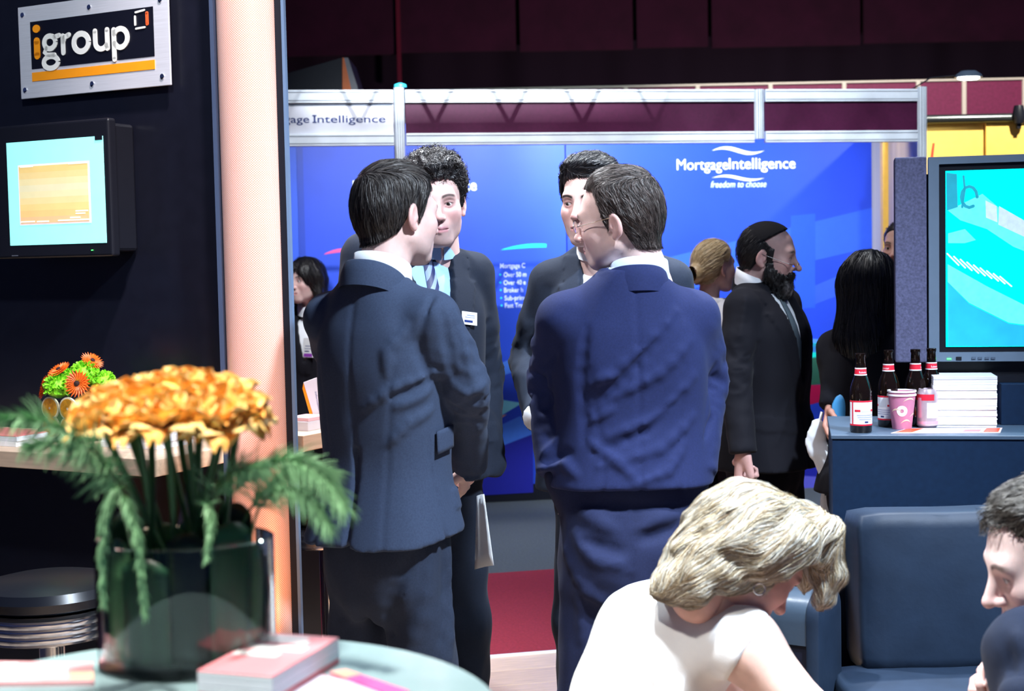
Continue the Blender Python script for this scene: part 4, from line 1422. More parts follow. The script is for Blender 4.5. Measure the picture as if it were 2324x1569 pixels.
# ---- roses
M_PET = mat('orange_petal', (1.0, 0.55, 0.14), 0.6, noise=0.12, nscale=14)
M_PETY = mat('yellow_orange_petal', (1.0, 0.72, 0.28), 0.6, noise=0.10, nscale=14)
M_STEM = mat('rose_stem', (0.03, 0.10, 0.03), 0.45, noise=0.2)
M_SEPAL = mat('sepal_green', (0.05, 0.14, 0.03), 0.5)
for m_ in (M_PET, M_PETY):
    m_.node_tree.nodes['Principled BSDF'].inputs['Subsurface Weight'].default_value = 0.25
    m_.node_tree.nodes['Principled BSDF'].inputs['Subsurface Radius'].default_value = (0.02, 0.008, 0.002)


def petal_mesh(name, L, Wd, cup, flare, wav, m, seed):
    r_ = random.Random(seed)
    ph = r_.uniform(0, 6)
    mb = MB()

    def fn(a, b):
        s = (a - 0.5) * 2
        wd = Wd * math.sin(math.pi * (0.12 + 0.80 * b) ** 0.9) ** 0.8
        x = s * wd
        z = L * b
        y = -cup * (s * s) * math.sin(math.pi * b * 0.7) + flare * b ** 2.6 + wav * b * b * math.sin(s * 5 + ph)
        return (x, y, z - 0.12 * L * b * s * s)
    mb.grid(fn, 9, 8)
    return mb.mesh(name, m, smooth=True)


pm_in = [petal_mesh('petal', 0.030, 0.017, 0.008, -0.004, 0.001, m, i) for i, m in enumerate((M_PET, M_PETY))]
pm_md = [petal_mesh('petal', 0.034, 0.023, 0.009, 0.006, 0.003, m, i + 3) for i, m in enumerate((M_PETY, M_PET))]
pm_out = [petal_mesh('petal', 0.037, 0.027, 0.007, 0.018, 0.006, m, i + 6) for i, m in enumerate((M_PET, M_PETY, M_PETY))]
heads = [(205, 928, 1.53), (250, 893, 1.60), (292, 930, 1.51), (330, 878, 1.58), (372, 925, 1.50), (400, 868, 1.60), (432, 912, 1.52),
         (470, 872, 1.57), (505, 925, 1.51), (535, 886, 1.58), (566, 912, 1.54), (352, 895, 1.65), (455, 890, 1.66)]
rl = ['leftmost orange rose, lowest of the bunch', 'large pale orange rose second from left', 'orange rose third from left hanging forward', 'orange rose fourth from left, raised', 'orange rose at front centre left of bunch',
      'tallest yellow orange rose on top of the bunch', 'orange rose at front centre of the bunch', 'yellow orange rose right of the tallest bloom', 'orange rose low at front right of bunch', 'yellow orange rose second from right',
      'rightmost orange rose over the pink column', 'orange rose at the back left of the bunch', 'orange rose at the back right of the bunch']
for i, (u, v, d) in enumerate(heads):
    u = 390 + (u - 390) * 0.93
    c = P(u, v + 12, d)
    t = thing('rose', rl[i] + ' in the oval vase', 'flower', c, 0, 'orange roses in the oval vase')
    r_ = random.Random(i + 20)
    tilt = Vector(((u - 395) / 420.0 + r_.uniform(-.1, .1), (d - 1.57) * 3 + r_.uniform(-.15, .05) - 0.15, 1)).normalized()
    rot = tilt.to_track_quat('Z', 'Y')
    t.rotation_mode = 'QUATERNION'
    t.rotation_quaternion = rot
    sc = 1.12 + r_.uniform(-.08, .1)
    k = 0
    for ring, (n, tl, ms, s_) in enumerate(((3, 0, pm_in, 0.85), (3, 12, pm_in, 1.0), (4, 26, pm_md, 1.0), (4, 42, pm_md, 1.05), (5, 58, pm_out, 1.0))):
        for j in range(n):
            a = 2 * math.pi * (j + 0.37 * ring) / n + r_.uniform(-.15, .15)
            o = new_obj('petal', ms[k % len(ms)], t)
            k += 1
            o.matrix_local = (Matrix.Rotation(a, 4, 'Z') @ Matrix.Translation((0, 0.003, -0.016)) @ Matrix.Rotation(-math.radians(tl + r_.uniform(-7, 7)), 4, 'X')
                              @ Matrix.Diagonal((s_ * sc, s_ * sc, s_ * sc * r_.uniform(.9, 1.08), 1)))
    MB().lathe([(0.003, -0.026), (0.009, -0.020), (0.010, -0.012), (0.004, -0.006)], 10).build('sepal_cup', M_SEPAL, t, smooth=True)
    # stem down into the vase (in the rose's own frame)
    a = 2 * math.pi * i / len(heads)
    foot = Vector((VX + 0.035 * math.cos(a * 2.4) + (u - 395) * 0.00010, VY + 0.02 * math.sin(a * 2.4), ZT + 0.03))
    p0 = c + rot @ Vector((0, 0, -0.02))
    p1 = p0 + rot @ Vector((0, 0, -0.05))
    pts = []
    for j in range(9):
        s_ = j / 8
        b0 = p0.lerp(p1, s_)
        b1 = p1.lerp(foot, s_)
        pts.append(b0.lerp(b1, s_))
    inv = rot.inverted()
    MB().tube([inv @ (p - c) for p in pts], [0.0042] * 4 + [0.0036] * 5, 7).build('stem', M_STEM, t, smooth=True)

# ---- fern fronds
M_FERN = mat('feathery_fern', (0.24, 0.48, 0.25), 0.5, noise=0.25, nscale=8, spec=0.4)
M_FERN.node_tree.nodes['Principled BSDF'].inputs['Transmission Weight'].default_value = 0.0


def frond(pts, label, nl, ll, droop, seed, start=0.3, wd=0.0011, spread=0.9):
    W_ = [P(*p) for p in pts]
    o = W_[0]
    t = thing('fern_frond', label, 'fern', o, 0, 'feathery fern fronds in the oval vase')
    # smooth the stem by catmull-rom
    cr = []
    ext = [W_[0] * 2 - W_[1]] + W_ + [W_[-1] * 2 - W_[-2]]
    for i in range(1, len(ext) - 2):
        for j in range(8):
            s_ = j / 8
            p0, p1, p2, p3 = ext[i - 1:i + 3]
            cr.append(0.5 * ((2 * p1) + (p2 - p0) * s_ + (2 * p0 - 5 * p1 + 4 * p2 - p3) * s_ ** 2 + (3 * p1 - p0 - 3 * p2 + p3) * s_ ** 3))
    cr.append(W_[-1])
    n = len(cr)
    MB().tube([p - o for p in cr], [0.0022 - 0.0016 * i / n for i in range(n)], 6).build('stem', M_STEM, t, smooth=True)
    r_ = random.Random(seed)
    mb = MB()
    for i in range(nl):
        s_ = start + (1 - start) * (i / nl)
        f_ = s_ * (n - 1)
        k_ = min(int(f_), n - 2)
        p = cr[k_].lerp(cr[k_ + 1], f_ - k_)
        tg = (cr[min(k_ + 2, n - 1)] - cr[max(k_ - 1, 0)]).normalized()
        side = Vector((r_.gauss(0, 1), r_.gauss(0, 1), r_.gauss(0, 1)))
        side = (side - tg * side.dot(tg)).normalized()
        dv = (tg * r_.uniform(0.5, 1.1) + side * spread * r_.uniform(0.5, 1.2)).normalized()
        L_ = ll * r_.uniform(0.5, 1.1) * (1.1 - 0.6 * s_)
        w = dv.cross(Vector((0.2, 1, 0.1))).normalized() * wd
        seg = 5
        q = p.copy()
        ring = []
        for j in range(seg + 1):
            ww = w * (1 - 0.8 * j / seg)
            ring.append((q - ww - o, q + ww - o))
            dv = (dv + Vector((0, 0, -droop))).normalized()
            q = q + dv * L_ / seg
        vv = [x for pr in ring for x in pr]
        mb.add(vv, [(2 * j, 2 * j + 1, 2 * j + 3, 2 * j + 2) for j in range(seg)])
    lf_ = mb.build('leaflets', M_FERN, t)
    lf_['kind'] = 'stuff'
    return t


frond([(330, 1300, 1.56), (295, 1160, 1.53), (235, 1050, 1.48), (160, 985, 1.44), (60, 950, 1.42), (-40, 960, 1.40)], 'long fern frond arching to the left edge over the oak counter', 420, 0.050, 0.20, 1)
frond([(320, 1300, 1.58), (280, 1140, 1.55), (210, 1040, 1.52), (130, 1010, 1.50), (60, 1010, 1.49)], 'lower left fern frond before the square vase', 300, 0.045, 0.22, 2)
frond([(470, 1300, 1.57), (500, 1160, 1.55), (575, 1075, 1.54), (665, 1045, 1.52), (740, 1090, 1.50), (780, 1150, 1.49)], 'long fern frond arching right across the pink column', 420, 0.052, 0.20, 3)
frond([(520, 1300, 1.60), (560, 1170, 1.60), (630, 1090, 1.62), (700, 1060, 1.64), (760, 1075, 1.66)], 'upper right fern frond in front of the side counter', 330, 0.048, 0.16, 4)
frond([(470, 1250, 1.55), (490, 1120, 1.53), (540, 1070, 1.51), (600, 1062, 1.50)], 'short fern frond crossing the column base of the roses', 200, 0.040, 0.16, 5)
frond([(560, 1260, 1.55), (590, 1150, 1.53), (650, 1110, 1.52), (710, 1140, 1.51), (750, 1200, 1.50)], 'lowest right fern frond drooping beside the vase', 260, 0.042, 0.3, 8)
frond([(330, 1260, 1.50), (300, 1130, 1.47), (262, 1110, 1.45), (240, 1160, 1.44), (232, 1260, 1.44), (235, 1370, 1.44)], 'fern frond curling down over the left rim of the vase', 300, 0.022, 0.25, 6, 0.35)
frond([(300, 1240, 1.50), (278, 1140, 1.46), (290, 1140, 1.44), (312, 1230, 1.43), (325, 1330, 1.43), (330, 1400, 1.43)], 'fern frond hanging down over the front of the vase', 300, 0.020, 0.25, 7, 0.3)
frond([(480, 1250, 1.52), (470, 1150, 1.49), (478, 1180, 1.47), (470, 1270, 1.46)], 'short fern frond hanging inside the centre of the vase', 140, 0.02, 0.25, 9, 0.3)

# ================================================================== people: signed-distance modelling
_rs = np.random.RandomState(5)
_PERM = _rs.permutation(256)
_PERM = np.concatenate([_PERM, _PERM]).astype(np.int32)
_VAL = _rs.rand(256).astype(np.float32) * 2 - 1


def vnoise(p):
    """value noise, p (N,3) -> (N,)"""
    i = np.floor(p).astype(np.int32)
    f = (p - i).astype(np.float32)
    f = f * f * (3 - 2 * f)
    i &= 255
    out = 0
    for dx in (0, 1):
        wx_ = f[:, 0] if dx else 1 - f[:, 0]
        a = _PERM[(i[:, 0] + dx) & 255]
        for dy in (0, 1):
            wy = f[:, 1] if dy else 1 - f[:, 1]
            b = _PERM[(a + i[:, 1] + dy) & 255]
            for dz in (0, 1):
                wz = f[:, 2] if dz else 1 - f[:, 2]
                out = out + wx_ * wy * wz * _VAL[_PERM[(b + i[:, 2] + dz) & 255]]
    return out


def smin(a, b, k):
    if k <= 0:
        return np.minimum(a, b)
    h = np.clip(0.5 + 0.5 * (b - a) / k, 0, 1)
    return b + (a - b) * h - k * h * (1 - h)


def smax(a, b, k):
    return -smin(-a, -b, k)


class G:
    def __init__(s, lo, hi, h):
        s.lo = np.array(lo, float)
        s.h = h
        n = [int(math.ceil((hi[i] - lo[i]) / h)) + 1 for i in range(3)]
        s.n = n
        s.ax = [(lo[i] + h * np.arange(n[i])).astype(np.float32) for i in range(3)]
        s.D = np.full(n, 0.3, np.float32)
        s.pad = 0.0

    def reg(s, lo, hi):
        sl = []
        for i in range(3):
            a = max(0, int(math.floor((lo[i] - s.lo[i]) / s.h)))
            b = min(s.n[i], int(math.ceil((hi[i] - s.lo[i]) / s.h)) + 1)
            if b <= a:
                return None, None
            sl.append(slice(a, b))
        return tuple(sl), (s.ax[0][sl[0]][:, None, None], s.ax[1][sl[1]][None, :, None], s.ax[2][sl[2]][None, None, :])

    def op(s, prim, k=0.01, mode='u'):
        fn, lo, hi = prim
        m = k + 3.5 * s.h + s.pad
        sl, c = s.reg(np.array(lo) - m, np.array(hi) + m)
        if sl is None:
            return s
        d = fn(*c)
        A = s.D[sl]
        if mode == 'u':
            s.D[sl] = smin(A, d, k)
        elif mode == 's':
            s.D[sl] = smax(A, -d, k)
        return s

    def u(s, prim, k=0.01):
        return s.op(prim, k, 'u')

    def s_(s, prim, k=0.01):
        return s.op(prim, k, 's')

    def plane(s, n, c, k=0.004):
        """keep the side where dot(n,p) < c"""
        d = n[0] * s.ax[0][:, None, None] + n[1] * s.ax[1][None, :, None] + n[2] * s.ax[2][None, None, :] - c
        s.D = smax(s.D, d.astype(np.float32), k)
        return s

    def near(s, w):
        m = np.abs(s.D) < w
        ii = np.argwhere(m)
        p = s.lo + ii * s.h
        return m, p.astype(np.float32)

    def disp(s, fn, w=0.03):
        m, p = s.near(w)
        s.D[m] += fn(p).astype(np.float32)
        return s

    def samp(s, p):
        q = (np.asarray(p) - s.lo) / s.h
        q = np.clip(q, 0, np.array(s.n) - 1.001)
        i = q.astype(int)
        f = q - i
        D = s.D
        o = 0
        for dx in (0, 1):
            for dy in (0, 1):
                for dz in (0, 1):
                    o = o + (f[:, 0] if dx else 1 - f[:, 0]) * (f[:, 1] if dy else 1 - f[:, 1]) * (f[:, 2] if dz else 1 - f[:, 2]) * D[i[:, 0] + dx, i[:, 1] + dy, i[:, 2] + dz]
        return o

    def grad(s, p):
        e = s.h
        g = np.stack([s.samp(p + np.eye(3)[k] * e) - s.samp(p - np.eye(3)[k] * e) for k in range(3)], 1)
        return g / np.maximum(np.linalg.norm(g, axis=1, keepdims=True), 1e-9)

    def mesh(s, smooth=1):
        D = s.D
        S = D < 0
        c = np.zeros(tuple(x - 1 for x in D.shape), np.int8)
        cr = [(a, b, d) for a in (0, 1) for b in (0, 1) for d in (0, 1)]
        for a, b, d in cr:
            c += S[a:D.shape[0] - 1 + a, b:D.shape[1] - 1 + b, d:D.shape[2] - 1 + d]
        act = (c > 0) & (c < 8)
        ii = np.argwhere(act)
        n = len(ii)
        idx = np.full(act.shape, -1, np.int32)
        idx[act] = np.arange(n)
        pos = np.zeros((n, 3), np.float32)
        cnt = np.zeros(n, np.float32)
        for ax in range(3):
            for o1 in (0, 1):
                for o2 in (0, 1):
                    a = [0, 0, 0]
                    oth = [k for k in range(3) if k != ax]
                    a[oth[0]], a[oth[1]] = o1, o2
                    b = list(a)
                    b[ax] = 1
                    da = D[ii[:, 0] + a[0], ii[:, 1] + a[1], ii[:, 2] + a[2]]
                    db = D[ii[:, 0] + b[0], ii[:, 1] + b[1], ii[:, 2] + b[2]]
                    m = (da < 0) != (db < 0)
                    t = da[m] / (da[m] - db[m])
                    p = np.tile(np.array(a, np.float32), (m.sum(), 1))
                    p[:, ax] = t
                    pos[m] += p
                    cnt[m] += 1
        V = s.lo + s.h * (ii + pos / cnt[:, None])
        F = []
        for ax in range(3):
            o = [k for k in range(3) if k != ax]
            sa = [slice(None)] * 3
            sb = [slice(None)] * 3
            sa[ax] = slice(0, -1)
            sb[ax] = slice(1, None)
            ed = S[tuple(sa)] != S[tuple(sb)]
            e = np.argwhere(ed)
            ok = (e[:, o[0]] > 0) & (e[:, o[1]] > 0) & (e[:, o[0]] < D.shape[o[0]] - 1) & (e[:, o[1]] < D.shape[o[1]] - 1)
            e = e[ok]
            ins = S[e[:, 0], e[:, 1], e[:, 2]]

            def cell(d0, d1):
                q = e.copy()
                q[:, o[0]] += d0
                q[:, o[1]] += d1
                return idx[q[:, 0], q[:, 1], q[:, 2]]
            q = np.stack([cell(-1, -1), cell(0, -1), cell(0, 0), cell(-1, 0)], 1)
            flip = ins if ax != 1 else ~ins
            q[~flip] = q[~flip][:, ::-1]
            F.append(q)
        F = np.concatenate(F)
        F = F[(F >= 0).all(1)]
        for _ in range(smooth):
            acc = np.zeros_like(V)
            ct = np.zeros(len(V))
            for a, b in ((0, 1), (1, 2), (2, 3), (3, 0)):
                for k in range(3):
                    acc[:, k] += np.bincount(F[:, a], V[F[:, b], k], len(V)) + np.bincount(F[:, b], V[F[:, a], k], len(V))
                ct += np.bincount(F[:, a], minlength=len(V)) + np.bincount(F[:, b], minlength=len(V))
            V = V * 0.5 + 0.5 * acc / np.maximum(ct, 1)[:, None]
        return V, F


# ---- primitives: (fn, lo, hi)
def rc(a, b, r1, r2=None, sq=None):
    """round cone from a to b; sq = (axis vector, factor<1 squashes along it)"""
    r2 = r1 if r2 is None else r2
    a = np.array(a, float)
    b = np.array(b, float)
    ba = b - a
    L2 = max(float(ba @ ba), 1e-9)
    R = max(r1, r2)
    if sq is not None:
        sv = np.array(sq[0], float)
        sv /= np.linalg.norm(sv)
        kf = 1.0 / sq[1] - 1.0

    def fn(x, y, z):
        px, py, pz = x - a[0], y - a[1], z - a[2]
        t = np.clip((px * ba[0] + py * ba[1] + pz * ba[2]) / L2, 0, 1)
        qx, qy, qz = px - t * ba[0], py - t * ba[1], pz - t * ba[2]
        if sq is not None:
            s_ = (qx * sv[0] + qy * sv[1] + qz * sv[2]) * kf
            qx, qy, qz = qx + s_ * sv[0], qy + s_ * sv[1], qz + s_ * sv[2]
        return (np.sqrt(qx * qx + qy * qy + qz * qz) - (r1 + (r2 - r1) * t)).astype(np.float32)
    return fn, np.minimum(a, b) - R, np.maximum(a, b) + R


def el(c, r, M=None):
    c = np.array(c, float)
    r = np.array(r, float)
    R = np.array(M, float) if M is not None else None

    def fn(x, y, z):
        px, py, pz = x - c[0], y - c[1], z - c[2]
        if R is not None:
            px, py, pz = (R[0, 0] * px + R[1, 0] * py + R[2, 0] * pz, R[0, 1] * px + R[1, 1] * py + R[2, 1] * pz, R[0, 2] * px + R[1, 2] * py + R[2, 2] * pz)
        k0 = np.sqrt((px / r[0]) ** 2 + (py / r[1]) ** 2 + (pz / r[2]) ** 2)
        k1 = np.sqrt((px / r[0] ** 2) ** 2 + (py / r[1] ** 2) ** 2 + (pz / r[2] ** 2) ** 2)
        return (k0 * (k0 - 1) / np.maximum(k1, 1e-6)).astype(np.float32)
    R_ = r.max() if M is not None else r
    return fn, c - R_, c + R_


def loft(rows, ex=2.4):
    """rows of (z, cx, cy, rx, ry), z rising"""
    rows = np.array(rows, float)

    def fn(x, y, z):
        zz = np.clip(z, rows[0, 0], rows[-1, 0])
        q = [np.interp(zz.ravel(), rows[:, 0], rows[:, k]).reshape(zz.shape) for k in range(1, 5)]
        g = (np.abs((x - q[0]) / q[2]) ** ex + np.abs((y - q[1]) / q[3]) ** ex) ** (1 / ex)
        d = (g - 1) * np.minimum(q[2], q[3])
        return np.maximum(d, np.maximum(rows[0, 0] - z, z - rows[-1, 0])).astype(np.float32)
    lo = (( rows[:, 1] - rows[:, 3]).min(), (rows[:, 2] - rows[:, 4]).min(), rows[0, 0])
    hi = ((rows[:, 1] + rows[:, 3]).max(), (rows[:, 2] + rows[:, 4]).max(), rows[-1, 0])
    return fn, lo, hi


def spl(rows, n=6):
    """smooth the loft rows with a monotone-ish cubic resampling"""
    rows = np.array(rows, float)
    z = rows[:, 0]
    t = np.arange(len(z))
    tt = np.linspace(0, len(z) - 1, (len(z) - 1) * n + 1)
    out = np.zeros((len(tt), rows.shape[1]))
    for k in range(rows.shape[1]):
        y = rows[:, k]
        m = np.gradient(y)
        i = np.minimum(tt.astype(int), len(z) - 2)
        f = tt - i
        out[:, k] = (2 * f ** 3 - 3 * f ** 2 + 1) * y[i] + (f ** 3 - 2 * f ** 2 + f) * m[i] + (-2 * f ** 3 + 3 * f ** 2) * y[i + 1] + (f ** 3 - f ** 2) * m[i + 1]
    return out


def np_mesh(name, V, F, mt, cols=None, parent=None, smooth=True):
    me = bpy.data.meshes.new(name)
    V = np.asarray(V, np.float32)
    F = np.asarray(F, np.int32)
    k = F.shape[1]
    me.vertices.add(len(V))
    me.vertices.foreach_set('co', V.ravel())
    me.loops.add(F.size)
    me.loops.foreach_set('vertex_index', F.ravel())
    me.polygons.add(len(F))
    me.polygons.foreach_set('loop_start', np.arange(0, F.size, k, dtype=np.int32))
    me.polygons.foreach_set('use_smooth', np.full(len(F), smooth))
    me.update(calc_edges=True)
    me.validate()
    if cols is not None:
        ca = me.color_attributes.new('Col', 'FLOAT_COLOR', 'POINT')
        c4 = np.ones((len(V), 4), np.float32)
        c4[:, :3] = cols
        ca.data.foreach_set('color', c4.ravel())
    me.materials.append(mt)
    return new_obj(name, me, parent)


def ss(x, a, b):
    t = np.clip((x - a) / (b - a), 0, 1)
    return t * t * (3 - 2 * t)


def rotm(yaw=0, pitch=0, roll=0):
    """head rotation: yaw about z (left +), pitch (nod down +) about local x, roll about local y"""
    return np.array(Matrix.Rotation(yaw, 3, 'Z') @ Matrix.Rotation(-pitch, 3, 'X') @ Matrix.Rotation(roll, 3, 'Y'))


# ---- head, facing +y, origin between the ears
def head_grid(sp, h=0.0027):
    w = sp.get('w', 1.0)
    fem = sp.get('fem', 0.0)
    g = G((-0.108 * w, -0.135, -0.215), (0.108 * w, 0.142, 0.138), h)
    g.u(el((0, -0.008, 0.034), (0.076 * w, 0.098, 0.086)), 0.01)
    g.u(el((0, -0.045, 0.005), (0.066 * w, 0.060, 0.070)), 0.03)
    g.u(el((0, 0.030, -0.031), (0.060 * w, 0.063, 0.080)), 0.03)
    jw = sp.get('jaw', 1.0)
    for s_ in (-1, 1):
        g.u(rc((s_ * 0.052 * w * jw, -0.002, -0.058), (s_ * 0.022 * w * jw, 0.066, -0.097), 0.017, 0.015), 0.028)
        g.u(el((s_ * 0.043 * w, 0.060, -0.020), (0.020, 0.024, 0.020)), 0.03)
        g.u(el((s_ * 0.040 * w, 0.034, -0.052), (0.018, 0.034, 0.034)), 0.03)
    g.u(el((0, 0.075, -0.094), (0.024 * jw, 0.019, 0.018)), 0.026)
    g.u(rc((-0.036 * w, 0.078, 0.026), (0.036 * w, 0.078, 0.026), 0.014 - 0.003 * fem), 0.024)
    g.u(el((0, 0.088, -0.062), (0.026, 0.013, 0.022)), 0.02)
    for s_ in (-1, 1):
        g.s_(el((s_ * 0.033 * w, 0.104, 0.005), (0.019, 0.020, 0.0125)), 0.014)
        e = (s_ * 0.0315 * w, 0.0765, 0.005)
        g.u(el(e, (0.0152, 0.0150, 0.0142)), 0.004)
    n_ = sp.get('nose', 1.0)
    g.u(rc((0, 0.088, 0.016), (0, 0.088 + 0.026 * n_, -0.026), 0.0085, 0.0105), 0.012)
    g.u(el((0, 0.088 + 0.027 * n_, -0.029), (0.0115, 0.0115, 0.0095)), 0.007)
    for s_ in (-1, 1):
        g.u(el((s_ * 0.0125, 0.097 + 0.004 * n_, -0.032), (0.0072, 0.0105, 0.0075)), 0.006)
        g.s_(el((s_ * 0.0065, 0.104 + 0.010 * n_, -0.0405), (0.0035, 0.0055, 0.0035)), 0.003)
        # eye opening
        g.s_(el((s_ * 0.0325 * w, 0.0935, 0.0045), (0.0135, 0.010, 0.0045 + 0.0008 * fem)), 0.002)
    for s_ in (-1, 1):
        g.u(rc((0, 0.1005, -0.0585), (s_ * 0.0225, 0.0885, -0.0625), 0.0046, 0.0028), 0.006)
        g.u(rc((0, 0.0990, -0.0690), (s_ * 0.0205, 0.0885, -0.0650), 0.0058 + 0.001 * fem, 0.003), 0.006)
        g.s_(rc((0, 0.1075, -0.0636), (s_ * 0.023, 0.0935, -0.0640), 0.0022, 0.0016), 0.003)
    # ears
    if sp.get('ears', True):
        for s_ in (-1, 1):
            tl = np.array(Matrix.Rotation(s_ * math.radians(24), 3, 'Z') @ Matrix.Rotation(math.radians(-10), 3, 'X'))
            g.u(el((s_ * 0.081 * w, -0.016, -0.008), (0.0085, 0.0190, 0.0315), tl), 0.006)
            g.s_(el((s_ * 0.090 * w, -0.012, -0.004), (0.0070, 0.0105, 0.0190), tl), 0.004)
            g.u(el((s_ * 0.078 * w, -0.004, -0.012), (0.006, 0.006, 0.009)), 0.004)
            g.u(el((s_ * 0.080 * w, -0.010, -0.037), (0.006, 0.009, 0.009)), 0.006)
    nr = (0.060 - 0.012 * fem) * sp.get('neck', 1.0)
    g.u(rc((0, -0.026, -0.050), sp.get('neck_end', (0, -0.050, -0.210)), nr * 0.98, nr * 1.06), 0.022)
    if not fem:
        g.u(el((0, 0.014, -0.140), (0.010, 0.012, 0.018)), 0.02)
    return g


SKIN = np.array((0.72, 0.47, 0.41))


def head_cols(V, sp):
    base = np.array(sp.get('skin', SKIN))
    c = np.tile(base, (len(V), 1))
    x, y, z = V[:, 0], V[:, 1], V[:, 2]
    w = sp.get('w', 1.0)
    # rosier cheeks, nose, ears
    red = np.exp(-(((np.abs(x) - 0.045) / 0.022) ** 2 + ((z + 0.03) / 0.025) ** 2)) * (y > 0.03) + np.exp(-((x / 0.016) ** 2 + ((z + 0.028) / 0.018) ** 2)) * (y > 0.1) + (np.abs(x) > 0.078 * w) * (np.abs(z) < 0.06) * 0.8
    c *= 1 - red[:, None] * np.array((0.02, 0.16, 0.14))
    # stubble
    st = sp.get('stubble', 0.25)
    sb = ss(-z, 0.035, 0.06) * ss(y, 0.0, 0.03) * (1 - ss(-z, 0.125, 0.15))
    sb *= 1 - np.exp(-((x / 0.03) ** 2 + ((z + 0.046) / 0.008) ** 2)) * 0.3
    c = c * (1 - st * sb[:, None] * np.array((0.50, 0.42, 0.36)))
    # lips
    lz = np.exp(-(((z + 0.064) / 0.0085) ** 4)) * ss(0.0265 - np.abs(x), 0, 0.006) * (y > 0.082)
    lip = np.array(sp.get('lip', (0.62, 0.24, 0.25)))
    c = c * (1 - lz[:, None] * 0.8) + lip * lz[:, None] * 0.8
    mouth = np.exp(-(((z + 0.0638) / 0.0018) ** 2)) * ss(0.024 - np.abs(x), 0, 0.004) * (y > 0.082)
    c = c * (1 - 0.75 * mouth[:, None])
    # brows
    bc = np.array(sp.get('brow', (0.03, 0.02, 0.018)))
    ax_ = np.abs(x)
    bz = 0.0255 + 0.006 * np.sin((ax_ - 0.012) / 0.042 * math.pi) + sp.get('browz', 0.0)
    br = np.exp(-(((z - bz) / 0.0042) ** 4)) * ss(ax_, 0.010, 0.016) * ss(0.056 - ax_, 0, 0.010) * (y > 0.05)
    br *= sp.get('browd', 0.9)
    c = c * (1 - br[:, None]) + bc * br[:, None]
    # lash line and eye lids
    ez = np.exp(-(((z - 0.0055 - 0.003 * (1 - ((ax_ - 0.0325) / 0.014) ** 2)) / 0.0022) ** 2)) * ss(0.015 - np.abs(ax_ - 0.0325), 0, 0.004) * (y > 0.07)
    c = c * (1 - 0.8 * ez[:, None])
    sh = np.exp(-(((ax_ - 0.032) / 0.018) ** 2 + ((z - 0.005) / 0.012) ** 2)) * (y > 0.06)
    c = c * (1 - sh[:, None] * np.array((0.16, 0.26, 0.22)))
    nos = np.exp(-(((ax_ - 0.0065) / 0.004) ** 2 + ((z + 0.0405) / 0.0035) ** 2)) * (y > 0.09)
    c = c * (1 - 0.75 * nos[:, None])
    return np.clip(c, 0.004, 1)


M_SKIN = mat('skin', (0.7, 0.5, 0.4), 0.48, attr=True, noise=0.06, nscale=60, bump=0.06, bscale=350, sss=0.12, spec=0.4)
M_SUITS = {}


def cloth(name, col, rough=0.85, sheen=0.03, noise=0.14, bump=0.15):
    return mat(name, col, rough, noise=noise, nscale=240, bump=bump, bscale=900, sheen=sheen, spec=0.25)


def eye_obj(c, r, parent, M, iris=(0.06, 0.045, 0.03), gaze=(0, 1, 0)):
    n, m_ = 20, 14
    V, F = [], []
    for j in range(m_ + 1):
        ph = math.pi * j / m_
        for i in range(n):
            a = 2 * math.pi * i / n
            V.append((math.sin(ph) * math.cos(a), math.cos(ph), math.sin(ph) * math.sin(a)))
    F = [(j * n + i, j * n + (i + 1) % n, (j + 1) * n + (i + 1) % n, (j + 1) * n + i) for j in range(m_) for i in range(n)]
    V = np.array(V)
    g = np.array(gaze, float)
    g /= np.linalg.norm(g)
    d = V @ g
    cols = np.tile((0.70, 0.68, 0.68), (len(V), 1))
    cols[d > math.cos(0.48)] = iris
    cols[d > math.cos(0.22)] = (0.004, 0.004, 0.004)
    Vw = (V * r + np.array(c)) @ M[:3, :3].T + M[:3, 3]
    return np_mesh('eye', Vw, np.array(F), mat('eye_surface', (0.8, 0.8, 0.8), 0.08, attr=True, spec=0.6), cols, parent)


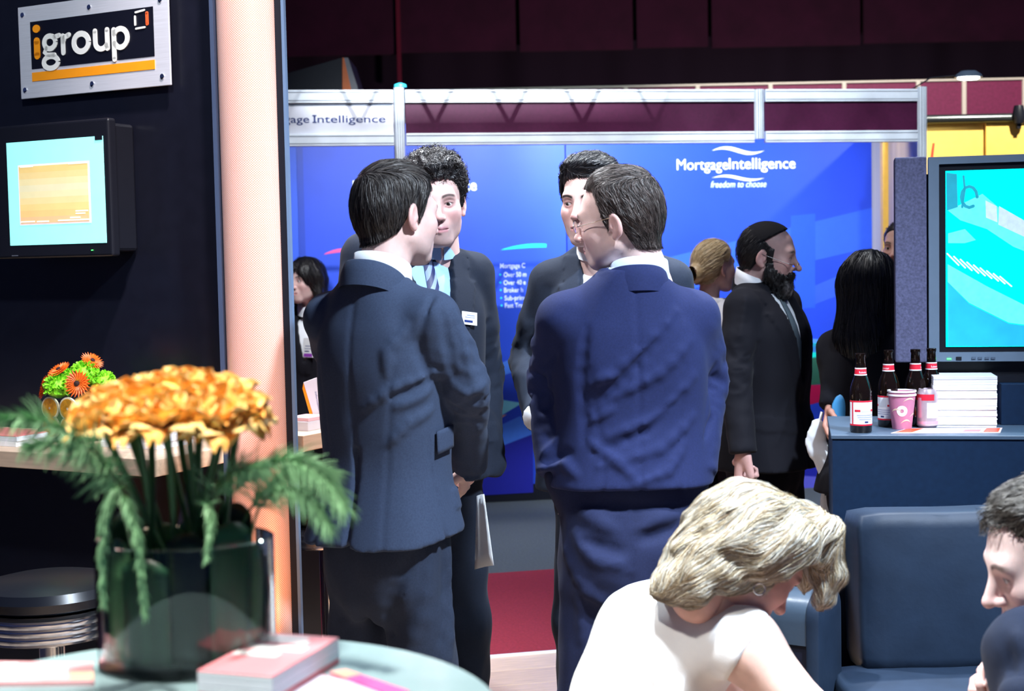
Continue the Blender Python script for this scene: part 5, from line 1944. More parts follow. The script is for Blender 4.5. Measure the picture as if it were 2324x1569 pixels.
def strands(g, roots, flow, N, seg, step, wd, cols, seed, off=(0.0, 0.004), lift=0.0, curl=0.0, region=None):
    """flat hair strands hugging the surface of grid g. flow(p, n) -> direction"""
    r_ = np.random.RandomState(seed)
    p = roots[r_.randint(0, len(roots), N)].astype(float)
    p += r_.normal(0, 0.0015, p.shape)
    o = r_.uniform(off[0], off[1], N)
    jit = r_.normal(0, 1, (N, 3))
    pts, nrm = [], []
    st = step * r_.uniform(0.7, 1.3, N)
    for k in range(seg + 1):
        n = g.grad(p)
        d = g.samp(p)
        p = p - n * (d - (o + lift * k / seg))[:, None]
        pts.append(p.copy())
        nrm.append(n)
        f = flow(p, n) + jit * 0.12
        if curl:
            f = f + curl * np.stack([np.sin(p[:, 2] * 95 + jit[:, 0] * 2 + k * .9), np.sin(p[:, 0] * 95 + jit[:, 1] * 2 + k * .9), np.sin(p[:, 1] * 95 + jit[:, 2] * 2 + k * .9)], 1)
        f = f - n * (f * n).sum(1, keepdims=True) * 0.9
        f /= np.maximum(np.linalg.norm(f, axis=1, keepdims=True), 1e-6)
        p = p + f * st[:, None]
    pts = np.stack(pts, 1)
    nrm = np.stack(nrm, 1)
    lens = np.linalg.norm(np.diff(pts, axis=1), axis=2)
    dd = np.abs(g.samp(pts.reshape(-1, 3)).reshape(N, -1))
    inb = ((pts > g.lo + 3 * g.h) & (pts < g.lo + (np.array(g.n) - 4) * g.h)).all((1, 2))
    keep = (lens < 2.6 * step).all(1) & (dd < off[1] + lift + 0.004).all(1) & inb
    pts, nrm = pts[keep], nrm[keep]
    N = len(pts)
    t = np.gradient(pts, axis=1)
    b = np.cross(t, nrm)
    b /= np.maximum(np.linalg.norm(b, axis=2, keepdims=True), 1e-9)
    tw = r_.normal(0, 0.5, (N, 1, 1))
    b = b + nrm * tw
    ws = (wd * r_.uniform(0.6, 1.3, N))[:, None] * np.linspace(1, 0.25, seg + 1)[None, :]
    A = pts - b * ws[:, :, None]
    B = pts + b * ws[:, :, None]
    V = np.stack([A, B], 2).reshape(-1, 3)
    base = np.arange(N)[:, None] * (seg + 1) * 2 + np.arange(seg)[None, :] * 2
    F = np.stack([base, base + 1, base + 3, base + 2], 2).reshape(-1, 4)
    cols = np.asarray(cols)
    ci = cols[r_.randint(0, len(cols), N)] * r_.uniform(0.75, 1.25, (N, 1))
    Cc = np.repeat(ci, (seg + 1) * 2, axis=0)
    return V, F, Cc


M_HAIR = mat('hair_strands', (0.1, 0.1, 0.1), 0.45, attr=True, noise=0.1, nscale=90, spec=0.5)


def tf(V, M):
    return V @ M[:3, :3].T + M[:3, 3]


def m44(R, t, s=1.0):
    M = np.eye(4)
    M[:3, :3] = np.array(R) * s
    M[:3, 3] = t
    return M


def hair_short(g_head, sp, zmin, thick, seed, flow, cols, N=3000, wd=0.0008, seg=6, step=0.006, noise=0.003, lift=0.004, curl=0.0, h=0.0032, extra=None, off=(0.0, 0.003)):
    """short hair: a displaced shell above the hairline z > zmin(y, x) and strands on it"""
    w = sp.get('w', 1.0)
    g = G((-0.12 * w, -0.15, -0.13), (0.12 * w, 0.16, 0.205), h)
    g.pad = 0.055
    g.u(el((0, -0.008, 0.034), (0.076 * w, 0.098, 0.086)), 0.01)
    g.u(el((0, -0.045, 0.005), (0.066 * w, 0.060, 0.070)), 0.03)
    g.u(el((0, 0.030, -0.035), (0.060 * w, 0.063, 0.085)), 0.03)
    g.u(rc((0, -0.026, -0.050), (0, -0.050, -0.210), 0.058, 0.062), 0.022)
    if extra:
        extra(g)
    X, Y, Z = g.ax[0][:, None, None], g.ax[1][None, :, None], g.ax[2][None, None, :]
    zm = zmin(np.abs(X) + 0 * Y, Y)
    th = thick(X, Y, Z)
    th = np.where(th > 0, th * (0.30 + 0.70 * ss(Z - zm, 0.0, 0.045)), th)
    g.D = (g.D - th).astype(np.float32)
    if noise:
        g.disp(lambda p: noise * (vnoise(p * np.array((90, 90, 60)) + seed) + 0.6 * vnoise(p * np.array((220, 220, 110)) + seed)), 0.02)
    cut = (zm - Z) * 0.75
    g.D = smax(g.D, cut.astype(np.float32), 0.006)
    V, F = g.mesh(1)
    roots = V[(V[:, 2] > 0.0) | (V[:, 1] < 0.0)]
    SV, SF, SCc = strands(g, roots, flow, N, seg, step, wd, cols, seed, off=off, lift=lift, curl=curl)
    return (V, F), (SV, SF, SCc)


def lerp_y(pts):
    ys = [p[0] for p in pts]
    zs = [p[1] for p in pts]

    def f(x, y):
        return np.interp(np.asarray(y).ravel(), ys, zs).reshape(np.asarray(y).shape)
    return f


# ---- hand: wrist at origin, fingers towards -z, palm facing +x, thumb towards +y (a right hand hanging, seen from its left)
def hand_mesh(curl=(30, 30, 20), thumb=20, h=0.0032, s=1.0, sprd=3, side=1):
    g = G((-0.045, -0.07, -0.21), (0.085, 0.10, 0.05), h)
    g.u(rc((0, 0, 0.045), (0, 0, -0.01), 0.026, 0.024, ((1, 0, 0), 0.78)), 0.01)
    g.u(rc((0, 0.012, -0.02), (0.002, 0.026, -0.085), 0.021, 0.017, ((1, 0, 0), 0.62)), 0.012)
    g.u(rc((0, -0.012, -0.02), (0.002, -0.026, -0.080), 0.021, 0.016, ((1, 0, 0), 0.62)), 0.016)
    lens = [(0.030, -0.088, (0.040, 0.026, 0.020), 0.0092), (0.010, -0.093, (0.045, 0.029, 0.021), 0.0095), (-0.010, -0.090, (0.041, 0.027, 0.020), 0.0090), (-0.028, -0.083, (0.032, 0.021, 0.018), 0.0080)]
    for i, (y, z, ln, r) in enumerate(lens):
        p = np.array((0.002, y, z))
        a = 0.0
        sp_ = math.radians((1.5 - i) * sprd)
        for j, l in enumerate(ln):
            a += math.radians(curl[j] * (1 + 0.06 * i))
            d = np.array((math.sin(a), math.sin(sp_) * math.cos(a), -math.cos(a)))
            q = p + d * l
            g.u(rc(p, q, r * (1 - 0.10 * j), r * (0.92 - 0.10 * j)), 0.004)
            p = q
    tp_ = np.array((0.006, 0.022, -0.022))
    td = [(0.45, 0.75, -0.50, 0.036, 0.0145), (0.45 + thumb / 90, 0.35, -0.85, 0.032, 0.0105), (0.4 + thumb / 90, 0.05, -0.9, 0.024, 0.0095)]
    for dx, dy, dz, l, r in td:
        d = np.array((dx, dy, dz))
        d /= np.linalg.norm(d)
        q = tp_ + d * l
        g.u(rc(tp_, q, r, r * 0.88), 0.007)
        tp_ = q
    V, F = g.mesh(1)
    V = V * s
    if side < 0:
        V = V * np.array((-1, 1, 1))
        F = F[:, ::-1]
    return V, F


def join(parts):
    Vs, Fs, n = [], [], 0
    for V, F in parts:
        Vs.append(V)
        Fs.append(F + n)
        n += len(V)
    return np.concatenate(Vs), np.concatenate(Fs)


def frame_to(zdir, xdir):
    """rotation whose -z axis points along zdir (fingers) and +x along xdir (palm)"""
    z = -np.array(zdir, float)
    z /= np.linalg.norm(z)
    x = np.array(xdir, float)
    x = x - z * (x @ z)
    x /= np.linalg.norm(x)
    y = np.cross(z, x)
    return np.stack([x, y, z], 1)


# ---- a collar band round the neck: angle 0 = back, +-pi = front
def collar(name, M, parent, r0, r1, zlow, zhigh, front_drop, half, mt, th=0.004, cy=0.0, sx=1.0, sy=1.0, fold=None, n=40):
    """band from lower radius r0/zlow to upper r1/zhigh; drops towards the front"""
    mb = MB()

    def ringp(a, r, z, dz):
        f_ = (1 - math.cos(a)) / 2
        return (r * sx * math.sin(a), cy - r * sy * math.cos(a), z - dz * f_ ** 1.3)
    prof = [(r0, zlow), ((r0 * 0.55 + r1 * 0.45), zlow * 0.5 + zhigh * 0.5), (r1, zhigh), (r1 - th, zhigh - 0.001), (r1 - th, zlow)]
    if fold:
        prof = [(r0 + fold, zlow - 0.004), (r0 + fold * 0.7, zlow * 0.5 + zhigh * 0.5), (r1 + th, zhigh - 0.003), (r1 + th * 0.3, zhigh), (r1 - th, zhigh - 0.002), (r1 - th, zlow)]
    mb.grid(lambda a, b: ringp(-half + 2 * half * a, *[np.interp(b * (len(prof) - 1), range(len(prof)), [q[k] for q in prof]) for k in (0, 1)], front_drop), n, len(prof))
    V = np.array(mb.v)
    o = MB()
    o.v = [tuple(p) for p in tf(V, M)]
    o.f = mb.f
    return o.build(name, mt, parent, smooth=True)


def project(g, p, off=0.0, it=8):
    p = np.array(p, float)
    for _ in range(it):
        n = g.grad(p[None])[0]
        p = p - n * (g.samp(p[None])[0] - off)
    return p, g.grad(p[None])[0]


def crease(g, pts, r, k=0.014, n=7, frac=0.5):
    """fold along a line on the surface: r > 0 a ridge, r < 0 a groove; tapers to both ends"""
    pts = [np.array(q, float) for q in pts]
    tt = np.linspace(0, len(pts) - 1, n)
    line = []
    for t in tt:
        i = min(int(t), len(pts) - 2)
        q = pts[i] + (pts[i + 1] - pts[i]) * (t - i)
        line.append(project(g, q))
    for i in range(n - 1):
        ra = abs(r) * (0.25 + 0.75 * math.sin(math.pi * (i + 0.15) / (n - 0.7)))
        rb = abs(r) * (0.25 + 0.75 * math.sin(math.pi * (i + 1.15) / (n - 0.7)))
        (a, na), (b, nb_) = line[i], line[i + 1]
        if r > 0:
            g.u(rc(a - na * ra * frac, b - nb_ * rb * frac, ra, rb), k)
        else:
            g.s_(rc(a + na * ra * frac, b + nb_ * rb * frac, ra, rb), k)

# ------------------------------------------------------------------ dressed figures
JROWS = [(0.84, 0, -0.005, 0.207, 0.158), (0.95, 0, -0.006, 0.196, 0.148), (1.08, 0, 0.0, 0.168, 0.121), (1.20, 0, 0.004, 0.172, 0.124),
         (1.32, 0, 0.0, 0.176, 0.126), (1.40, 0, -0.010, 0.166, 0.112), (1.45, 0, -0.018, 0.138, 0.095), (1.50, 0, -0.025, 0.102, 0.078), (1.535, 0, -0.030, 0.076, 0.066), (1.555, 0, -0.032, 0.062, 0.058)]


class Person:
    def __init__(s, label, u, d, yaw, H=1.80, name='person', group=None):
        p = P(u, 700, d)
        s.loc = Vector((p.x, d, 0))
        s.yaw = yaw
        s.root = thing(name, label, 'person', s.loc, yaw, group)
        s.H = H
        s.k = H / 1.80
        s.inv = Matrix.Rotation(-yaw, 3, 'Z')

    def L(s, u, v, d):
        """photo point at distance d -> this person's own frame"""
        return np.array(s.inv @ (P(u, v, d) - s.loc))


def shoulder_of(k, s_, dz=0.0):
    return np.array((s_ * 0.152 * k, -0.010, 1.438 * k + dz))


def make_suit(pp, mj, mt, arms, hem=0.84, vent=True, folds=(), amp=0.0030, wide=1.0, deep=1.0, front=True, vz=1.16, seed=1, dzs=(0, 0), sculpt=None, h=0.0068,
              shirt=None, tie=None, flat_hem=(0, 0), sleeve=(0.063, 0.055, 0.046), trousers=True, tamp=0.006, tfolds=(), legs=None, pocket=None):
    k = pp.k
    rows = [(z * k, cx, cy, rx * wide * (0.5 + 0.5 * k), ry * deep) for z, cx, cy, rx, ry in JROWS]
    if hem > 0.86:
        rr = np.array(rows)
        hz = hem * k - 0.01
        hr = [hz] + [float(np.interp(hz, rr[:, 0], rr[:, q_])) for q_ in range(1, 5)]
        hr[3] += 0.008
        hr[4] += 0.010
        rows = [tuple(hr)] + [r for r in rows if r[0] > hz + 0.04]
    rows = spl(rows)
    pts = [a for t in arms.values() for a in t]
    lo = np.minimum(np.min(pts, axis=0) - 0.09, (rows[:, 1] - rows[:, 3]).min() - 0.03)
    lo[1] = min(np.min(pts, axis=0)[1] - 0.09, -0.20)
    lo[2] = min(np.min(pts, axis=0)[2] - 0.07, rows[0, 0] - 0.03)
    hi = np.maximum(np.max(pts, axis=0) + 0.09, 0.26)
    hi[1] = max(np.max(pts, axis=0)[1] + 0.09, 0.22)
    hi[2] = 1.60 * k + max(max(dzs), 0) * 0.6
    g = G(lo, hi, h)
    g.u(loft(rows, 2.5), 0.01)
    for i, s_ in enumerate((-1, 1)):
        sh, e, w = arms[s_]
        g.u(rc((s_ * 0.04 * k, -0.030, 1.512 * k), sh + np.array((-s_ * 0.006, 0, 0.0)), 0.034, 0.055), 0.035)
    if flat_hem:
        g.plane((flat_hem[0], flat_hem[1], -1), -(hem * k), 0.008)
    for i, s_ in enumerate((-1, 1)):
        sh, e, w = [np.array(a) for a in arms[s_]]
        a_ = G(g.lo, hi, h)
        a_.D = np.full_like(g.D, 0.3)
        um = sh * 0.5 + e * 0.5
        a_.u(rc(sh, um, sleeve[0], sleeve[0] * 0.94), 0.01)
        a_.u(rc(um, e, sleeve[0] * 0.94, sleeve[1]), 0.02)
        a_.u(rc(e, w, sleeve[1], sleeve[2]), 0.018)
        # flat cuff
        ax = (w - e) / np.linalg.norm(w - e)
        a_.plane(ax, float(ax @ w) + 0.004, 0.006)
        # elbow creases: rings of noise along the sleeve
        t_ax = ax

        def cr(p, e=e, seed=seed, s_=s_):
            dd = np.linalg.norm(p - e, axis=1)
            f_ = np.exp(-(dd / 0.11) ** 2)
            q = p @ np.array([[30, 6, 6], [6, 30, 6], [18, 18, 46]]) + seed * 7 + s_
            return f_ * 0.0075 * (np.abs(vnoise(q)) * 2 - 0.7) + 0.0022 * vnoise(p * np.array((26, 26, 40)) + seed)
        a_.disp(cr, 0.025)
        X, Z = g.ax[0][:, None, None], g.ax[2][None, None, :]
        kk = np.where(np.linalg.norm(np.stack(np.broadcast_arrays(X - sh[0], g.ax[1][None, :, None] - sh[1], Z - sh[2])), axis=0) < 0.14, 0.030, 0.010).astype(np.float32)
        hh_ = np.clip(0.5 + 0.5 * (a_.D - g.D) / kk, 0, 1)
        g.D = a_.D + (g.D - a_.D) * hh_ - kk * hh_ * (1 - hh_)
    if sculpt:
        sculpt(g)
    for f_ in folds:
        crease(g, f_[0], f_[1], f_[2] if len(f_) > 2 else 0.014)
    zV = vz * k

    def hwf(z):
        return np.clip((z - zV) * 0.23, 0, 0.085) + 0.0 * z
    if front:
        def vcut(x, y, z):
            d = (np.abs(x) - np.clip((z - zV) * 0.20, -0.02, 0.10)) * 0.95
            return np.maximum(np.maximum(d, 0.045 - y), zV - z).astype(np.float32) + 0 * (x + y + z)
        g.s_((vcut, (-0.1, 0.045, zV), (0.1, 0.25, 1.62 * k)), 0.003)

    def dsp(p):
        x, y, z = p[:, 0], p[:, 1], p[:, 2]
        d = amp * (vnoise(p * np.array((9, 9, 5)) + seed * 3.1) + 0.6 * vnoise(p * np.array((20, 20, 9)) + seed))
        if front:
            hw = (z - zV) * 0.20
            lw = 0.030 + 0.045 * np.clip((z - zV) / (0.30 * k), 0, 1) * (z < 1.42 * k) + 0.02 * (z >= 1.42 * k)
            lap = (y > 0.02) * (np.abs(x) > hw - 0.006) * (np.abs(x) < hw + lw) * (z > zV - 0.02) * (z < 1.50 * k)
            d = d - 0.006 * lap
            opn = np.exp(-((x - 0.004) / 0.006) ** 2) * (z < zV) * (y > 0.05)
            d = d + 0.006 * opn
            pk = (y > 0.03) * (np.abs(np.abs(x) - 0.115) < 0.068) * (np.abs(z - 1.00 * k - 0.12 * np.abs(x)) < 0.026)
            d = d - 0.005 * pk
        # centre back seam, shoulder seam, side back seams
        d = d + 0.003 * np.exp(-(x / 0.006) ** 2) * (y < -0.03)
        for sx in (-1, 1):
            xs = sx * (0.115 - 0.03 * np.exp(-((z - 1.1 * k) / 0.2) ** 2))
            d = d + 0.0022 * np.exp(-((x - xs) / 0.006) ** 2) * (y < 0) * (z < 1.34 * k)
        if vent:
            d = d + 0.010 * np.exp(-((x - 0.004) / 0.007) ** 2) * (y < -0.02) * (z < (hem + 0.22) * k)
        return d
    g.disp(dsp, 0.03)
    V, F = g.mesh(1)
    o = np_mesh('jacket', V, F, mj, None, pp.root)
    # trousers
    if trousers:
        lg = legs or {s_: ((s_ * 0.076, 0.0, 0.90 * k), (s_ * 0.100, 0.012, 0.49 * k), (s_ * 0.105, -0.015, 0.085)) for s_ in (-1, 1)}
        t = G((-0.34, -0.22, 0.02), (0.34, 0.26, 1.15 * k), 0.009)
        t.u(loft(spl([(0.735 * k, 0, -0.006, 0.085, 0.085), (0.80 * k, 0, -0.010, 0.145 * wide, 0.115), (0.90 * k, 0, -0.014, 0.158 * wide, 0.124), (1.0 * k, 0, -0.006, 0.150 * wide, 0.110), (1.07 * k, 0, 0.0, 0.142 * wide, 0.100)]), 2.4), 0.02)
        for s_ in (-1, 1):
            a, b, c = [np.array(q) for q in lg[s_]]
            t.u(rc(a, b, 0.088 * wide, 0.080), 0.03)
            t.u(rc(b, c, 0.080, 0.070), 0.03)
        t.s_(rc((0, 0.13, 0.74 * k), (0, -0.14, 0.74 * k), 0.012, 0.012), 0.03)
        t.s_(rc((0, -0.165, 0.98 * k), (0, -0.150, 0.80 * k), 0.006, 0.014), 0.03)
        for s_ in (pocket or ()):
            w_ = np.array(arms[s_][2])
            i_ = np.array((s_ * 0.06, 0.02, 0.93 * k))
            dd_ = (i_ - w_) / np.linalg.norm(i_ - w_)
            t.u(rc(w_ + dd_ * 0.03, w_ + dd_ * 0.17, 0.044, 0.055), 0.05)
        t.plane((0, 0, -1), -0.045, 0.004)
        for f_ in tfolds:
            crease(t, f_[0], f_[1], f_[2] if len(f_) > 2 else 0.018)
        t.disp(lambda p: tamp * (vnoise(p * np.array((13, 13, 7)) + seed * 1.7) + 0.7 * vnoise(p * np.array((26, 26, 16)) + seed * 2.3)) , 0.03)
        V, F = t.mesh(1)
        np_mesh('trousers', V, F, mt, None, pp.root)
        for s_ in (-1, 1):
            c = np.array(lg[s_][2])
            q = G((c[0] - 0.07, c[1] - 0.13, -0.01), (c[0] + 0.07, c[1] + 0.24, 0.14), 0.010)
            q.u(rc((c[0], c[1] - 0.05, 0.045), (c[0] + s_ * 0.012, c[1] + 0.16, 0.036), 0.042, 0.034), 0.01)
            q.u(rc((c[0], c[1], 0.05), (c[0], c[1] + 0.01, 0.10), 0.045, 0.040), 0.03)
            q.plane((0, 0, -1), 0.0, 0.004)
            np_mesh('shoe', *q.mesh(1), mat('black_shoe_leather', (0.008, 0.008, 0.010), 0.25), None, pp.root)
    # shirt
    g2 = None
    if shirt is not None:
        g2 = G((-0.21, -0.19, 1.0 * k), (0.21, 0.22, 1.60 * k), 0.008)
        r2 = [(z, cx, cy, rx - 0.022, ry - 0.020) for z, cx, cy, rx, ry in rows if max(1.03, hem + 0.08) * k < z < 1.49 * k]
        r2 += [(1.52 * k, 0, -0.028, 0.062, 0.060), (1.56 * k, 0, -0.024, 0.060, 0.060)]
        g2.u(loft(spl(r2, 3), 2.4), 0.01)
        g2.disp(lambda p: 0.002 * vnoise(p * 30 + seed), 0.02)
        np_mesh('shirt', *g2.mesh(1), shirt, None, pp.root)
        if tie is not None:
            zk = 1.525 * k
            def fy(x, z):
                ys = np.linspace(0.0, 0.2, 81)
                d = g2.samp(np.stack([np.full(81, x), ys, np.full(81, z)], 1))
                ins = np.where(d < 0)[0]
                return ys[ins[-1]] if len(ins) else 0.05
            mb = MB()
            n = 14
            prof = []
            for i in range(n + 1):
                z = zk - 0.035 - (zk - 0.035 - zV + 0.05) * i / n
                wd = 0.013 + 0.024 * i / n
                y = fy(0, z) + 0.006
                prof.append((z, wd, y))
            mb.grid(lambda a, b: (lambda q: ((a - 0.5) * 2 * q[1], q[2] + 0.004 * (1 - (2 * a - 1) ** 2), q[0]))(prof[int(round(b * n))]), 7, n + 1)
            tb_ = mb.build('tie', tie, pp.root, smooth=True)
            kn = G((-0.04, 0.0, zk - 0.06), (0.04, 0.16, zk + 0.02), 0.004)
            yk = fy(0, zk - 0.035) + 0.010
            kn.u(rc((0, yk - 0.004, zk + 0.002), (0, yk, zk - 0.034), 0.019, 0.012), 0.004)
            np_mesh('tie_knot', *kn.mesh(1), tie, None, tb_)
    return g, g2


def make_body(pp, Mh, sp, arms, hands, h=0.0027, hidden_legs=True):
    """one skin mesh: head and neck, hidden trunk and arms, hands"""
    gh = head_grid(sp, h)
    V, F = gh.mesh(1)
    ch = head_cols(V, sp)
    Vh = tf(V, Mh)
    k = pp.k
    b = G((-0.42, -0.30, 0.05), (0.42, 0.50, 1.62 * k), 0.020)
    nb_ = tf(np.array([(0, -0.048, -0.20)]), Mh)[0]
    for s_ in (-1, 1):
        sh, e, w = [np.array(a) for a in arms[s_]]
        b.u(rc(sh, e, 0.045, 0.036), 0.03)
        b.u(rc(e, w, 0.036, 0.026), 0.02)
        b.u(rc((s_ * 0.03, -0.02, 1.40 * k), sh, 0.045, 0.042), 0.02)
        if hidden_legs:
            b.u(rc((s_ * 0.085, 0, 0.9 * k), (s_ * 0.1, 0.0, 0.5 * k), 0.065, 0.05), 0.02)
            b.u(rc((s_ * 0.1, 0.0, 0.5 * k), (s_ * 0.105, -0.01, 0.10), 0.05, 0.04), 0.02)
    b.u(rc((0, -0.01, 1.0 * k), (0, -0.01, 1.36 * k), 0.072, 0.072), 0.03)
    b.u(rc((0, -0.02, 1.36 * k), nb_, 0.060, 0.048), 0.03)
    Vb, Fb = b.mesh(1)
    parts = [(Vh, F), (Vb, Fb)]
    cols = [ch, np.tile(sp.get('skin', SKIN), (len(Vb), 1))]
    for (V2, F2), M2 in hands:
        V3 = tf(V2, M2)
        parts.append((V3, F2))
        cc = np.tile(np.array(sp.get('hand', sp.get('skin', SKIN))), (len(V3), 1))
        cols.append(cc)
    VV, FF = join(parts)
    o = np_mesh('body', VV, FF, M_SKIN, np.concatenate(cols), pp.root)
    if sp.get('eyes', True):
        w = sp.get('w', 1.0)
        for s_ in (-1, 1):
            eye_obj((s_ * 0.0318 * w, 0.0765, 0.0048), 0.0130, o, Mh, gaze=sp.get('gaze', (0, 1, 0)))
    return gh, o


def add_hair(pp, Mh, base, st, cols_base, strand=True, name='hair'):
    (V, F) = base
    o = np_mesh(name, tf(V, Mh), F, M_HAIR, np.tile(cols_base, (len(V), 1)), pp.root)
    if strand:
        SV, SF, SCc = st
        s2 = np_mesh('hair_strands', tf(SV, Mh), SF, M_HAIR, SCc, o)
        s2['kind'] = 'stuff'
    return o


def relaxed(side=1, h=0.0036):
    return hand_mesh((22, 28, 18), 12, h, 1.0, 3, side)


def hand_at(w, e, palm, side, kind=None, s=1.0):
    d = np.array(w) - np.array(e)
    d = d / np.linalg.norm(d)
    return (kind or relaxed(side)), m44(frame_to(d, np.array(palm) * (1 if side > 0 else -1)), np.array(w) + d * 0.004, s)


def pocket_hand(w, s_, into):
    d = np.array(into, float) - np.array(w)
    d /= np.linalg.norm(d)
    return hand_mesh((50, 50, 30), 30, 0.005, 0.9, 2, s_), m44(frame_to(d, (-s_, 0.2, 0.0) if s_ > 0 else (1, 0.2, 0)), np.array(w) + d * 0.02, 0.85)


def hairline(pts):
    return lerp_y(pts)


def glasses(pp, Mh, w=1.0, dz=0.0, rim=0.0006, col=(0.3, 0.28, 0.25), tint=(0.9, 0.95, 1.0), dy=0.0, half=False, parent=None):
    t = bpy.data.objects.new('glasses', None)
    COL.objects.link(t)
    t.parent = pp.root
    mg = glass('spectacle_lens', (0.97, 0.99, 1.0))
    mm = mat('spectacle_wire', (0.45, 0.42, 0.40), 0.2, metal=0.9)
    for s_ in (-1, 1):
        ring = []
        n = 20
        for i in range(n + 1):
            a = 2 * math.pi * i / n
            ring.append((s_ * 0.033 * w + 0.021 * math.cos(a), 0.106 + dy - 0.10 * (abs(0.033 + s_ * 0.021 * math.cos(a)) ** 2) * 8, 0.002 + dz + 0.015 * math.sin(a) * (0.75 if half else 1)))
        R_ = tf(np.array(ring), Mh)
        MB().tube([Vector(p) for p in R_], 0.0009, 5, cap=False).build('rim', mm, t)
        c = R_[:-1].mean(0)
        nrm = Mh[:3, :3] @ np.array((0, 1, 0))
        nrm = nrm / np.linalg.norm(nrm)
        mb = MB()
        mb.v = [tuple(p) for p in R_[:-1] + nrm * 0.0006] + [tuple(p) for p in R_[:-1] - nrm * 0.0006]
        mb.f = [tuple(range(n)), tuple(range(2 * n - 1, n - 1, -1))] + [(i, i + n, (i + 1) % n + n, (i + 1) % n) for i in range(n)]
        mb.build('lens', mg, t, fixn=True)
        pts = tf(np.array([(s_ * 0.054 * w, 0.092 + dy, 0.004 + dz), (s_ * 0.070 * w, 0.078 + dy, 0.005 + dz), (s_ * 0.082 * w, 0.0 + dy * 0.5, 0.012 + dz * 0.5), (s_ * 0.082 * w, -0.022, 0.008)]), Mh)
        MB().tube([Vector(p) for p in pts], 0.0011, 5).build('temple', mm, t)
    pts = tf(np.array([(-0.013, 0.106 + dy, 0.006 + dz), (0, 0.110 + dy, 0.009 + dz), (0.013, 0.106 + dy, 0.006 + dz)]), Mh)
    MB().tube([Vector(p) for p in pts], 0.0009, 5).build('bridge', mm, t)
    return t


D2R = math.radians
M_SUIT_G = cloth('slate_suit_wool', (0.040, 0.058, 0.106))
M_SUIT_N = cloth('navy_suit_wool', (0.014, 0.022, 0.085))
M_SUIT_C = cloth('charcoal_suit_wool', (0.011, 0.016, 0.030))
M_SUIT_C2 = cloth('charcoal_blue_suit_wool', (0.015, 0.022, 0.040))
M_SUIT_B = cloth('black_suit_wool', (0.0055, 0.0055, 0.010))
M_SHIRT_W = cloth('white_shirt_cotton', (0.80, 0.82, 0.86), 0.7, 0.1, 0.03, 0.05)
M_SHIRT_B = cloth('sky_blue_shirt_cotton', (0.30, 0.50, 0.80), 0.7, 0.1, 0.03, 0.05)


def standard_collars(pp, Mh, mj, ms, zc=None, drop=0.075, tilt=0.0, dx=0.0, dy=0.0, open_=False):
    k = pp.k
    z = zc or 1.535 * k
    n0, n1 = tf(np.array([(0, -0.036, -0.11), (0, -0.050, -0.21)]), Mh)
    t_ = np.clip((z + 0.02 - n0[2]) / (n1[2] - n0[2]), 0, 1)
    c_ = n0 + (n1 - n0) * t_
    cx_, cy_ = 0.75 * c_[0] + 0.25 * dx, 0.75 * c_[1] + 0.25 * (-0.03)
    M = m44(rotm(0, tilt, 0), (cx_, cy_, z))
    collar('shirt_collar', M, pp.root, 0.073, 0.068, -0.01, 0.044, 0.040, 3.08, ms, 0.003)
    M = m44(rotm(0, tilt, 0), (cx_ * 0.4 + dx * 0.6, cy_ * 0.4 - 0.020 + dy, z - 0.012))
    collar('jacket_collar', M, pp.root, 0.080, 0.074, -0.020, 0.036, drop, 2.25, mj, 0.004, fold=0.007)


